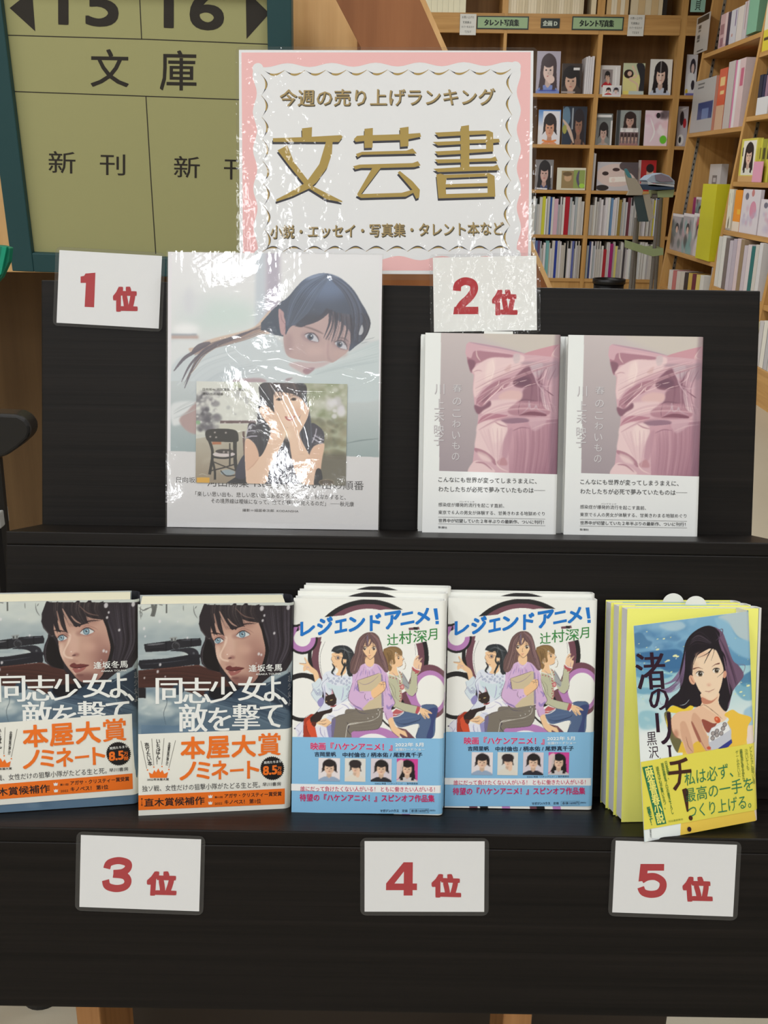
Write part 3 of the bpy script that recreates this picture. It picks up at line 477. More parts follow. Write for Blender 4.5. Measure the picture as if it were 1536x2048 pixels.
    c.poly([(700, 1500), (820, 1440), (1140, 1360), (1400, 1330), (1400, 1690), (1080, 1720), (1040, 1760), (1050, 1840), (700, 1840)], (124, 116, 106), sm=False); c.poly([(690, 1540), (760, 1480), (760, 1600), (720, 1840), (690, 1840)], (116, 108, 150), .9, sm=False); c.line([(960, 1560), (1000, 1640), (970, 1700), (1040, 1800)], 20, (80, 74, 82)); c.line([(940, 1840), (960, 1700), (1000, 1600), (1200, 1570), (1390, 1545)], 9, (226, 222, 214), 1, 0); c.ell(1330, 1500, 13, 10, (236, 232, 228)); c.line([(1130, 1340), (1210, 1400), (1400, 1420)], 14, (86, 80, 98), .8)
    c.v = (690, 1250, 7.493)
    c.line([(40, 1510), (200, 1480), (400, 1440), (500, 1380), (520, 1300)], 8, (226, 222, 214), 1, 0)
    for x, y in ((335, 1413), (408, 1392), (470, 1345), (488, 1285)): c.ell(x, y, 12, 10, (236, 232, 228)); c.ell(x-6, y+2, 5, 8, (70, 66, 66))
    c.line([(560, 1280), (558, 1440), (520, 1530), (440, 1580), (110, 1600)], 7, (60, 54, 60)); c.strands([(100, 1330), (300, 1340), (540, 1330)], [(100, 1560), (300, 1550), (520, 1500)], 20, [(140, 132, 120), (108, 100, 94)], 12, .4)
    PK, PS = (212, 178, 216), (150, 128, 190)
    c.poly([(110, 770), (190, 620), (290, 560), (440, 560), (560, 640), (640, 780), (650, 900), (690, 1050), (745, 1170), (690, 1260), (690, 1310), (570, 1310), (560, 1160), (270, 1290), (110, 1220), (60, 1140), (50, 1060), (100, 880)], PK)
    c.poly([(590, 1310), (700, 1310), (710, 1400), (640, 1440), (600, 1400)], (208, 172, 212)); c.line([(600, 1320), (620, 1410), (650, 1440)], 5, OL)
    for P, wd in (([(130, 1000), (180, 860), (170, 960), (210, 1010)], 34), ([(110, 1220), (200, 1250), (280, 1290)], 26), ([(230, 1160), (270, 1120), (290, 1060)], 26), ([(620, 1210), (650, 1260), (720, 1200)], 40), ([(640, 1040), (690, 1090), (680, 1130)], 28), ([(310, 680), (300, 760)], 12), ([(360, 700), (365, 770)], 12), ([(420, 700), (440, 760)], 12), ([(250, 690), (220, 780)], 12), ([(480, 620), (530, 700), (540, 780)], 14), ([(600, 760), (610, 900), (640, 1000)], 14)): c.line(P, wd, PS, .85)
    c.line([(110, 880), (50, 1060), (70, 1160), (260, 1290)], 6, OL); c.line([(650, 900), (690, 1050), (745, 1180), (690, 1250)], 6, OL)
    EN = (206, 190, 158)
    c.poly([(180, 845), (500, 735), (545, 740), (560, 1000), (575, 1230), (540, 1250), (280, 1290), (250, 1270), (400, 1110), (480, 1000), (210, 1010)], EN, sm=False); c.poly([(535, 740), (555, 760), (578, 1230), (545, 1245), (540, 1000)], (150, 134, 170), sm=False); c.line([(180, 850), (280, 905), (400, 860), (500, 770)], 8, (150, 130, 150)); c.line([(180, 845), (500, 735)], 5, OL); c.line([(180, 850), (210, 1010)], 5, OL)
    c.poly([(200, 1010), (280, 1000), (300, 1060), (250, 1150), (230, 1170)], PK, sm=False); c.poly([(200, 1030), (400, 1010), (410, 1110), (290, 1180), (120, 1190)], PK); c.poly([(300, 1040), (390, 1005), (430, 1110), (340, 1150), (295, 1110)], (218, 186, 222)); c.line([(300, 1040), (290, 1100), (330, 1150)], 5, OL); c.ell(340, 1130, 11, 10, PS); c.ell(380, 1110, 10, 9, PS)
    c.poly([(385, 1010), (470, 930), (500, 890), (545, 860), (600, 870), (595, 980), (560, 1020), (430, 1110)], (240, 196, 148)); c.line([(545, 905), (590, 900)], 4, OL); c.line([(550, 880), (600, 870), (595, 980), (430, 1110)], 5, OL); c.line([(500, 890), (540, 900), (530, 930)], 4, OL)
    # right hand down
    c.poly([(640, 1440), (710, 1400), (750, 1520), (830, 1580), (900, 1600), (935, 1690), (880, 1670), (820, 1640), (820, 1685), (800, 1690), (740, 1640), (690, 1580)], SK); c.line([(640, 1440), (690, 1590), (800, 1690), (822, 1680)], 5, OL); c.line([(740, 1490), (840, 1580), (900, 1610), (935, 1690)], 5, OL)
    # neck, face, hair
    HM = (112, 86, 84)
    c.poly([(160, 330), (200, 220), (280, 145), (370, 120), (460, 145), (530, 260), (570, 420), (620, 540), (640, 680), (600, 720), (480, 600), (260, 600), (180, 720), (120, 750), (70, 700), (80, 560), (140, 430)], HM)
    c.poly([(310, 500), (420, 480), (430, 590), (370, 640), (300, 590)], SK); c.line([(290, 590), (330, 650), (390, 660), (440, 590)], 12, (226, 200, 230), 1, 0)
    for x, y in ((330, 668), (365, 680), (400, 640)): c.ell(x, y, 13, 12, (232, 220, 236)); c.ell(x, y+2, 6, 5, (170, 150, 190))
    c.poly([(255, 300), (330, 230), (440, 250), (480, 330), (470, 400), (430, 480), (372, 528), (330, 490), (280, 430), (255, 370)], SK); c.line([(258, 380), (285, 435), (330, 492), (372, 528), (430, 480), (472, 400)], 5, OL); c.soft(330, 500, 60, 24, SKS, .5)
    for ex in (288, 428): c.ell(ex, 362, 30, 30, (236, 232, 226)); c.ell(ex, 364, 22, 27, (120, 96, 76)); c.ell(ex, 366, 12, 15, (60, 44, 40)); c.ell(ex+6, 354, 7, 7, (250, 250, 250)); c.line([(ex-38, 360), (ex-10, 336), (ex+28, 340), (ex+38, 360)], 7, (50, 36, 40)); c.line([(ex-36, 326), (ex, 312), (ex+34, 322)], 5, (90, 66, 62))
    c.line([(366, 380), (358, 430), (372, 438)], 4, OL); c.line([(338, 466), (362, 472), (390, 462)], 5, (190, 100, 96)); c.ell(364, 476, 14, 4, (226, 150, 140))
    for P, wd in (([(330, 150), (290, 240), (250, 330), (225, 420)], 50), ([(350, 150), (340, 230), (320, 300), (345, 340)], 40), ([(370, 150), (420, 240), (470, 300), (490, 420)], 60), ([(360, 160), (390, 250), (350, 330)], 26), ([(230, 330), (215, 450), (190, 600), (140, 740)], 76), ([(500, 330), (530, 480), (600, 600), (630, 720)], 80)): c.line(P, wd, HM, 1, 1)
    c.strands([(340, 130), (220, 260), (180, 440), (90, 700)], [(360, 150), (280, 300), (250, 480), (210, 700)], 60, [(150, 118, 114), (78, 56, 60), (96, 72, 76), (180, 150, 142)], 6, .65); c.strands([(380, 130), (500, 240), (560, 440), (640, 700)], [(370, 150), (460, 300), (480, 460), (560, 660)], 60, [(150, 112, 110), (84, 60, 64), (100, 76, 90), (176, 144, 138)], 6, .65)
    c.strands([(300, 150), (290, 220), (300, 330)], [(400, 150), (420, 220), (440, 320)], 24, [(136, 104, 100), (86, 64, 68), (120, 120, 160)], 5, .7)
    c.v = (690, 1250, 7.493); O2 = (64, 46, 54)
    for P_ in ([(340, 125), (220, 200), (160, 330), (130, 480), (80, 620), (90, 740)], [(400, 122), (500, 190), (560, 400), (620, 560), (640, 700)], [(250, 330), (240, 440), (200, 560)], [(490, 340), (520, 470), (590, 600)], [(345, 150), (300, 230), (270, 320)], [(365, 150), (400, 240), (450, 300)], [(570, 400), (640, 345), (740, 335), (820, 370), (855, 440)], [(640, 850), (690, 960), (740, 1100)], [(870, 900), (950, 960)]): c.line(P_, 5, O2, .85)
    for P_ in ([(160, 620), (190, 720), (150, 850)], [(280, 640), (260, 760)], [(330, 690), (330, 800)], [(400, 680), (420, 770)], [(560, 760), (570, 900), (610, 1080)], [(700, 720), (760, 790), (790, 900)]): c.line(P_, 5, (120, 96, 140), .8)
    c.v = (585, 1270, 8.903)
    for P_ in ([(690, 300), (740, 230), (860, 200), (980, 220), (1070, 300), (1105, 400)], [(700, 560), (760, 600), (740, 680)], [(620, 1430), (760, 1480), (860, 1440), (1120, 1360)], [(700, 1500), (690, 1640), (700, 1840)], [(1150, 850), (1180, 1020), (1300, 1040)], [(190, 1840), (200, 1520), (330, 1420)]): c.line(P_, 5, (70, 60, 84), .85)
    # ---- area under the band (rings of the artwork go on)
    c.v = (885, 1170, 4.268); c.v = (575, 1170, 4.268); c.rect(30, 1330, 1340, 2000, (236, 237, 232))
    for x, col in ((240, (112, 72, 84)), (330, BK), (520, PU), (760, WN), (820, BK), (960, PU)): c.poly([(x, 1900), (x+70, 1900), (x+90, 1990), (x+20, 1990)], col, sm=False)
    return c

def paint_beach():
    c = Canvas(QE, 236, 424, (120, 176, 206), view=(1290, 1230, 6.244), seed=8)
    c.grad([(0, 0), (1536, 0), (1536, 1000), (0, 1000)], (130, 178, 210), (96, 150, 188), (500, 60), (500, 650))
    c.grad([(0, 640), (1536, 640), (1536, 3000), (0, 3000)], (150, 200, 212), (226, 236, 236), (300, 700), (300, 1500))
    c.blobs(50, 60, 60, 800, 420, 40, 130, [(90, 140, 184), (118, 168, 204), (150, 190, 216), (80, 128, 172)], .5, .6, .12)
    c.poly([(400, 80), (640, 50), (720, 120), (600, 170), (460, 140)], (176, 204, 218), .8, 8); c.poly([(1130, 20), (1540, 0), (1540, 340), (1360, 290), (1250, 130)], (190, 206, 210), .9, 6); c.poly([(1080, 40), (1240, 90), (1330, 280), (1500, 360), (1500, 560), (1300, 480), (1180, 300)], (146, 192, 218), .8, 8)
    c.poly([(70, 180), (170, 170), (230, 260), (290, 290), (240, 350), (80, 350)], (72, 118, 160), .8, 6); c.poly([(60, 430), (420, 400), (640, 420), (660, 600), (560, 690), (420, 660), (300, 560), (60, 520)], (58, 108, 156), .9, 6)
    c.poly([(60, 600), (240, 620), (420, 700), (520, 720), (380, 760), (60, 720)], (92, 150, 190), .8, 5); c.poly([(50, 860), (300, 880), (380, 900), (300, 960), (50, 930)], (104, 160, 190), .8, 5)
    c.poly([(1380, 760), (1540, 700), (1540, 860), (1400, 900), (1330, 860)], (60, 116, 160), .8, 6); c.poly([(1260, 900), (1500, 860), (1500, 1050), (1350, 1060)], (98, 160, 190), .7, 6); c.poly([(60, 1180), (230, 1160), (330, 1250), (250, 1380), (60, 1380)], (140, 190, 206), .8, 8); c.poly([(1350, 1200), (1500, 1150), (1480, 1420), (1360, 1400)], (150, 190, 216), .8, 8)
    c.blobs(16, 50, 940, 420, 1400, 30, 80, [(190, 216, 220), (150, 196, 210), (214, 228, 226)], .5, .7, .15); c.rect(20, 1420, 480, 3000, (232, 238, 238), .9, 40)
    for i in range(70):
        x, y = c.rng.rand()*1400+70, c.rng.rand()*1040+60
        if not (700 < x < 1200): c.ell(x, y, 3+9*c.rng.rand(), 2+3*c.rng.rand(), [(240, 240, 190), (238, 244, 240), (226, 226, 140)][i % 3], .9)
    for x, y, r in ((440, 258, 16), (360, 258, 12), (350, 388, 24), (560, 478, 30), (590, 490, 22), (470, 535, 26), (440, 548, 16), (380, 468, 12), (500, 680, 14), (120, 436, 12), (1425, 890, 26), (1330, 965, 20), (1365, 1010, 14), (215, 355, 10)): c.ell(x, y, r, r*.45, (238, 238, 180), .95, -.2)
    # lower white + yellow dress going down
    c.poly([(560, 1580), (900, 1500), (1400, 1500), (1440, 3000), (420, 3000), (560, 1900)], (236, 202, 84), sm=False); c.poly([(1350, 1380), (1470, 1380), (1450, 3000), (1380, 2400)], (232, 216, 206), sm=False); c.poly([(330, 2700), (520, 2500), (540, 3000), (300, 3000)], (238, 204, 84), .0)
    # hair
    PU = (112, 86, 112); BK = (28, 22, 32)
    c.poly([(1030, 160), (1150, 200), (1200, 330), (1260, 560), (1330, 640), (1380, 760), (1290, 880), (1230, 960), (1150, 1180), (1080, 1000), (1100, 500)], PU)
    c.poly([(360, 900), (480, 860), (620, 760), (640, 560), (600, 660), (500, 780), (380, 830), (450, 830), (560, 800), (520, 900), (440, 940)], (126, 102, 138), .9)
    c.poly([(770, 230), (870, 160), (980, 125), (1070, 150), (1130, 230), (1110, 330), (1150, 500), (1190, 800), (1230, 950), (1170, 1100), (1140, 1195), (1060, 1150), (1040, 900), (900, 1040), (820, 1130), (740, 1130), (600, 1150), (480, 1100), (400, 1170), (400, 1090), (480, 1000), (590, 900), (600, 700), (660, 480), (700, 330)], BK)
    c.strands([(1080, 200), (1180, 420), (1250, 640), (1300, 860)], [(1140, 330), (1160, 540), (1180, 800), (1200, 1000)], 46, [(142, 112, 138), (90, 66, 92), (120, 92, 118), (60, 44, 62)], 14, .6); c.strands([(700, 400), (640, 620), (560, 780), (400, 900)], [(680, 500), (660, 700), (600, 880), (440, 960)], 18, [(134, 110, 146), (70, 54, 74)], 10, .6)
    c.line([(1100, 190), (1165, 180), (1150, 250), (1070, 320)], 10, (90, 70, 96)); c.line([(1320, 620), (1400, 640), (1380, 720), (1340, 780)], 7, (126, 102, 130)); c.line([(400, 940), (320, 960), (340, 1080), (420, 1060)], 8, (150, 150, 180), .8); c.line([(350, 760), (400, 830), (520, 800)], 8, (120, 100, 134))
    c.line([(570, 1105), (640, 1090), (700, 1030)], 9, (190, 204, 210), .8); c.strands([(800, 240), (900, 200), (1030, 330)], [(720, 420), (820, 360), (1000, 370)], 16, [(60, 50, 62), (78, 68, 80)], 8, .6)
    # neck, face
    SK, SS = (238, 206, 176), (196, 130, 106)
    c.poly([(850, 960), (1060, 960), (1050, 1080), (1100, 1180), (1160, 1230), (1080, 1330), (860, 1330), (760, 1230), (820, 1130), (850, 1060)], SK); c.poly([(850, 1010), (960, 1060), (1050, 1010), (960, 1090), (860, 1090)], SS, .95)
    c.ell(748, 790, 34, 62, (226, 176, 146), 1, -.3); c.line([(730, 740), (750, 800), (770, 830)], 7, (150, 90, 76)); c.ell(1150, 740, 24, 46, (216, 160, 134), 1, .2)
    FACE = [(770, 640), (800, 520), (880, 440), (990, 410), (1070, 440), (1110, 540), (1140, 660), (1130, 760), (1090, 900), (1040, 990), (960, 1050), (900, 1010), (830, 930), (790, 830), (760, 740)]
    c.poly(FACE, (240, 214, 186)); c.soft(800, 650, 50, 130, (226, 190, 160), .6); c.soft(900, 480, 120, 40, (228, 184, 156), .7)
    for ex, ey, sc in ((850, 722, 1), (1052, 690, .92)): c.ell(ex, ey, 46*sc, 32*sc, (236, 230, 222)); c.ell(ex+4, ey, 28*sc, 32*sc, (104, 92, 70)); c.ell(ex+4, ey-3, 18*sc, 20*sc, (34, 28, 28)); c.ell(ex+10, ey-10, 6, 6, (240, 240, 236)); c.line([(ex-52*sc, ey-4), (ex-20*sc, ey-32*sc), (ex+26*sc, ey-32*sc), (ex+50*sc, ey-12)], 12, (40, 28, 34)); c.line([(ex-36*sc, ey+28*sc), (ex+30*sc, ey+30*sc)], 4, (190, 140, 120), .7)
    c.line([(770, 656), (830, 640), (890, 660)], 18, (112, 64, 58), 1, 2); c.line([(1100, 600), (1050, 610), (1000, 640)], 18, (112, 64, 58), 1, 2); c.soft(950, 860, 40, 26, (226, 180, 156), .7); c.line([(935, 866), (960, 868)], 5, (190, 130, 110), .7); c.line([(890, 936), (950, 942), (1020, 912)], 7, (150, 84, 78)); c.line([(925, 960), (975, 958)], 5, (216, 160, 140), .7)
    for P, wd in (([(1060, 370), (1000, 440), (930, 560), (910, 600)], 18), ([(1060, 370), (960, 470), (830, 520)], 16), ([(1060, 380), (1110, 520), (1150, 680), (1060, 770)], 22), ([(1050, 380), (1040, 460), (1000, 560)], 10), ([(1060, 380), (1160, 500), (1180, 640)], 40), ([(1020, 380), (900, 440), (830, 490), (780, 600)], 30)): c.line(P, wd, BK, 1, 2)
    # dress, arm, hand
    c.poly([(1110, 1240), (1210, 1180), (1290, 1230), (1435, 1290), (1380, 1400), (1330, 1600), (1100, 1640), (1100, 1400), (1160, 1300)], (238, 196, 74)); c.poly([(410, 1170), (490, 1105), (620, 1150), (700, 1110), (740, 1140), (640, 1210), (520, 1200)], (236, 206, 60)); c.poly([(370, 1200), (450, 1190), (460, 1400), (560, 1560), (500, 1700), (430, 1560), (400, 1400)], (108, 104, 70)); c.poly([(380, 1210), (400, 1300), (420, 1400), (390, 1360)], (224, 196, 70), sm=False)
    c.poly([(500, 1700), (560, 1560), (700, 1500), (900, 1500), (900, 1700)], (230, 190, 70), sm=False)
    HS = (214, 168, 140)
    c.poly([(450, 1280), (540, 1190), (700, 1170), (820, 1120), (900, 1160), (1010, 1240), (1060, 1290), (1020, 1350), (960, 1330), (860, 1300), (830, 1340), (880, 1470), (930, 1680), (860, 1690), (800, 1600), (770, 1560), (700, 1600), (680, 1700), (620, 1720), (590, 1640), (560, 1540), (490, 1490), (450, 1400)], (232, 192, 162))
    c.poly([(700, 1300), (740, 1200), (820, 1290), (840, 1400), (900, 1560), (920, 1680), (860, 1690), (790, 1580), (720, 1420)], HS, .9, 4); c.poly([(560, 1330), (620, 1310), (660, 1420), (690, 1560), (700, 1700), (620, 1710), (590, 1600), (560, 1480)], HS, .9, 4); c.poly([(830, 1290), (960, 1340), (1010, 1350), (890, 1460)], (150, 78, 66)); c.poly([(700, 1340), (720, 1330), (800, 1540), (770, 1560)], (150, 84, 72), .8)
    c.line([(820, 1130), (880, 1110), (1000, 1210), (1080, 1290)], 5, (110, 70, 56)); c.line([(450, 1290), (455, 1420), (500, 1500), (570, 1550)], 7, (170, 110, 90)); c.soft(500, 1460, 40, 70, (186, 126, 104), .7); c.ell(1020, 1300, 34, 44, (206, 92, 56), 1, -.5); c.ell(1012, 1290, 12, 16, (236, 150, 116), 1, -.5)
    c.line([(620, 1500), (640, 1620), (690, 1700)], 6, (140, 86, 70)); c.line([(740, 1400), (800, 1560), (860, 1690)], 6, (150, 92, 76))
    # mahjong tile
    c.poly([(900, 1470), (940, 1400), (1130, 1320), (1180, 1430), (1170, 1560), (1000, 1660), (920, 1680), (890, 1590)], (196, 200, 212), sm=False); c.poly([(905, 1480), (945, 1405), (1130, 1320), (1165, 1430), (1000, 1530), (900, 1580)], (234, 236, 238), sm=False); c.poly([(1000, 1660), (1175, 1545), (1180, 1590), (1130, 1640), (1040, 1680)], (52, 60, 140), sm=False)
    for x, y in ((955, 1468), (1005, 1440), (1000, 1490), (945, 1528), (1055, 1470), (1080, 1410), (1105, 1362)): c.ell(x, y, 26, 30, (96, 90, 96), 1, .4); c.ell(x, y, 19, 23, (168, 160, 158), 1, .4)
    c.ell(890, 1650, 26, 20, (196, 84, 60), .9)
    return c

def paint_bed():
    c = Canvas(Q1, 330, 424, (214, 213, 216), view=(300, 480, 3.072), seed=11)
    c.grad([(95, 70), (1420, 70), (1420, 620), (95, 620)], (226, 226, 230), (214, 218, 220), (500, 80), (500, 600))
    c.soft(420, 470, 330, 130, (198, 214, 212), .9); c.soft(250, 420, 120, 120, (214, 216, 222), .7); c.rect(640, 70, 705, 600, (190, 199, 210), .9, 10); c.rect(705, 70, 790, 520, (166, 158, 178), .8, 12); c.soft(230, 380, 40, 110, (206, 208, 216), .7)
    c.soft(215, 560, 110, 50, (236, 237, 240), .9); c.rect(120, 588, 280, 600, (130, 140, 156), .8, 4); c.rect(120, 600, 290, 618, (170, 138, 130), .85, 6)
    # bedding and sleeve
    c.rect(95, 625, 1420, 1330, (200, 207, 211), 1, 6); c.poly([(120, 640), (300, 630), (420, 640), (300, 740), (180, 860), (120, 800)], (216, 220, 223), 1, 8); c.poly([(130, 780), (400, 640), (640, 560), (760, 600), (830, 700), (860, 860), (700, 880), (450, 880), (280, 1000), (140, 1090)], (198, 207, 213), 1, 5)
    c.grad([(95, 880), (290, 880), (290, 1330), (95, 1330)], (190, 198, 202), (150, 166, 170), (200, 900), (200, 1300)); c.poly([(130, 1020), (290, 1010), (280, 1100), (170, 1150), (130, 1140)], (214, 218, 221), 1, 5); c.poly([(175, 1120), (230, 1060), (290, 1010), (300, 1190), (230, 1190)], (172, 148, 148), 1, 4); c.strands([(140, 1060), (200, 1020), (290, 980)], [(140, 1120), (200, 1100), (290, 1060)], 8, [(178, 186, 190)], 6, .6)
    c.strands([(150, 900), (300, 760), (520, 680)], [(300, 1000), (480, 880), (700, 840)], 26, [(180, 190, 198), (212, 219, 224), (190, 199, 206)], 14, .5); c.poly([(480, 880), (580, 862), (680, 860), (700, 885)], (176, 152, 160), .9, 3)
    c.grad([(1200, 900), (1420, 900), (1420, 1340), (1200, 1340)], (196, 203, 206), (150, 166, 168), (1300, 950), (1300, 1320)); c.line([(1200, 1255), (1300, 1235), (1400, 1225)], 8, (120, 136, 138), .8)
    c.poly([(960, 830), (1100, 760), (1250, 690), (1400, 620), (1420, 620), (1420, 980), (900, 960)], (194, 206, 210), 1, 4); c.strands([(1000, 840), (1150, 800), (1400, 760)], [(1050, 780), (1200, 720), (1400, 640)], 16, [(214, 222, 225), (176, 190, 196)], 14, .5)
    c.v = (300, 490, 6.4)                                   # hair spread over the back
    c.poly([(1536, 860), (1440, 940), (1330, 1060), (1150, 1130), (900, 1190), (700, 1250), (560, 1330), (480, 1350), (540, 1420), (700, 1380), (900, 1300), (1100, 1240), (1340, 1150), (1536, 1140)], (206, 184, 170), 1, 6)
    c.strands([(1530, 960), (1200, 1140), (800, 1260), (520, 1380)], [(1536, 1120), (1200, 1240), (800, 1350), (560, 1440)], 60, [(120, 104, 110), (90, 84, 98), (214, 184, 158), (150, 128, 126)], 9, .6)
    for P, wd in (([(1400, 1080), (1000, 1220), (700, 1360), (560, 1540), (430, 1860)], 40), ([(760, 1280), (560, 1390), (420, 1480), (290, 1640)], 44), ([(900, 1290), (660, 1400), (500, 1560), (390, 1780)], 30), ([(1300, 1120), (900, 1290), (640, 1440)], 30), ([(760, 1270), (620, 1330), (520, 1410)], 80)): c.line(P, wd, (92, 86, 100), .9)
    c.strands([(1000, 1230), (700, 1380), (540, 1560), (420, 1820)], [(960, 1270), (700, 1430), (560, 1620), (480, 1700)], 20, [(120, 108, 116), (70, 64, 78), (190, 164, 146)], 7, .7)
    c.v = (520, 520, 5.908)
    # neck side hair, face
    SK = (186, 160, 160)
    c.poly([(0, 760), (130, 610), (250, 500), (420, 420), (420, 800), (340, 900), (260, 920), (140, 900), (60, 850), (0, 850)], (62, 74, 94), sm=False)
    c.poly([(270, 880), (330, 780), (420, 720), (560, 680), (800, 600), (1060, 700), (1100, 980), (1040, 1080), (960, 1150), (850, 1225), (760, 1210), (620, 1220), (480, 1200), (330, 1160), (280, 1060)], SK); c.poly([(440, 1220), (600, 1230), (820, 1215), (740, 1270), (620, 1310), (540, 1370), (430, 1320), (330, 1250)], (196, 176, 180), 1, 6); c.poly([(520, 1300), (640, 1290), (560, 1365), (500, 1340)], (158, 124, 136), .9, 5); c.poly([(300, 1420), (380, 1410), (300, 1460)], (160, 140, 150), .8, 3)
    c.soft(330, 1000, 70, 160, (164, 138, 142), .7); c.soft(640, 1090, 150, 80, (200, 172, 170), .8); c.soft(930, 1120, 120, 60, (192, 164, 162), .7); c.soft(780, 1080, 40, 130, (196, 168, 168), .8); c.line([(800, 940), (790, 1080), (800, 1180), (850, 1215)], 26, (164, 136, 140), .5, b=6); c.soft(640, 700, 120, 60, (198, 172, 168), .7)
    c.ell(590, 930, 120, 60, (150, 126, 134), .5, .25, 16); c.ell(950, 1010, 110, 56, (150, 126, 134), .5, .2, 16)
    for ex, ey, s in ((600, 930, 1), (945, 1018, .9)): c.poly([(ex-78*s, ey-22), (ex-40*s, ey-44), (ex+20*s, ey-40), (ex+60*s, ey), (ex+80*s, ey+50), (ex+20*s, ey+42), (ex-40*s, ey+20)], (196, 196, 206)); c.ell(ex-16, ey-6, 38*s, 38*s, (84, 92, 112)); c.ell(ex-16, ey-4, 20*s, 20*s, (38, 42, 58)); c.ell(ex-4, ey-18, 8, 8, (226, 232, 240)); c.line([(ex-90*s, ey-28), (ex-40*s, ey-50), (ex+24*s, ey-46), (ex+70*s, ey), (ex+86*s, ey+54)], 13, (66, 58, 72)); c.line([(ex-60*s, ey+10), (ex, ey+46), (ex+80*s, ey+56)], 6, (110, 94, 106), .7)
    c.line([(500, 800), (580, 820), (680, 860), (740, 890)], 20, (112, 96, 100), .8, b=3); c.line([(900, 930), (980, 940), (1040, 980)], 16, (104, 90, 98), .8, b=3)
    c.poly([(205, 620), (230, 590), (268, 600), (276, 700), (320, 770), (300, 830), (285, 900), (245, 895), (222, 820)], (184, 150, 154)); c.line([(235, 640), (245, 720), (290, 780), (270, 850)], 12, (146, 112, 122), .7)
    # hair cap
    HC = [(210, 560), (330, 440), (420, 330), (520, 235), (640, 182), (760, 168), (900, 205), (1020, 290), (1110, 390), (1180, 510), (1240, 610), (1292, 740), (1270, 860), (1210, 960), (1120, 1030), (1040, 1090), (1060, 980), (1050, 860), (960, 760), (860, 700), (800, 620), (720, 690), (600, 760), (470, 795), (380, 790), (330, 830), (290, 900), (290, 760), (270, 640)]
    c.poly(HC, (72, 82, 104)); c.clip(HC); c.soft(760, 330, 420, 200, (106, 124, 156), .9); c.soft(700, 210, 300, 60, (136, 152, 180), .9); c.soft(1150, 800, 120, 260, (52, 50, 64), .9); c.soft(600, 720, 260, 90, (58, 62, 78), .8)
    c.strands([(780, 170), (480, 300), (330, 500), (290, 800)], [(820, 200), (700, 400), (560, 640), (400, 780)], 90, [(96, 112, 140), (60, 70, 90), (120, 138, 166), (52, 58, 76)], 7, .4); c.strands([(820, 180), (1050, 330), (1200, 600), (1180, 980)], [(840, 260), (980, 420), (1060, 640), (1060, 960)], 90, [(88, 100, 126), (52, 54, 70), (112, 126, 152), (60, 56, 68)], 7, .4); c.clip()
    for P, wd in (([(820, 600), (810, 760), (740, 940)], 50), ([(860, 620), (840, 800), (770, 960)], 40), ([(900, 640), (880, 820), (830, 990)], 44), ([(960, 660), (960, 820), (900, 990)], 50), ([(1010, 680), (1020, 820), (980, 980)], 46), ([(1050, 700), (1070, 860), (1060, 1030)], 60), ([(800, 600), (700, 700), (560, 770), (400, 800)], 60), ([(420, 780), (480, 800), (560, 770)], 40)): c.line(P, wd, (62, 64, 82), .92, 2)
    c.strands([(840, 620), (830, 780), (750, 950)], [(1060, 660), (1080, 840), (1060, 1040)], 46, [(90, 88, 104), (44, 44, 58), (120, 108, 118)], 7, .7, 2); c.strands([(1180, 640), (1250, 800), (1180, 980)], [(1250, 640), (1290, 780), (1210, 960)], 14, [(36, 32, 44), (90, 90, 104)], 7, .8); c.poly([(1190, 780), (1210, 840), (1190, 890), (1155, 890)], (206, 208, 214), .8)
    c.line([(1200, 960), (1300, 940), (1340, 925)], 6, (120, 126, 138), .7); c.line([(1180, 1000), (1260, 980)], 5, (110, 116, 130), .7)
    c.v = (300, 480, 3.072)                                 # white margins
    c.rect(80, 60, 122, 1790, (224, 222, 228)); c.poly([(90, 1310), (1420, 1338), (1430, 1800), (80, 1800)], (213, 212, 214), sm=False); c.rect(1401, 60, 1430, 1800, (224, 222, 228))
    return c

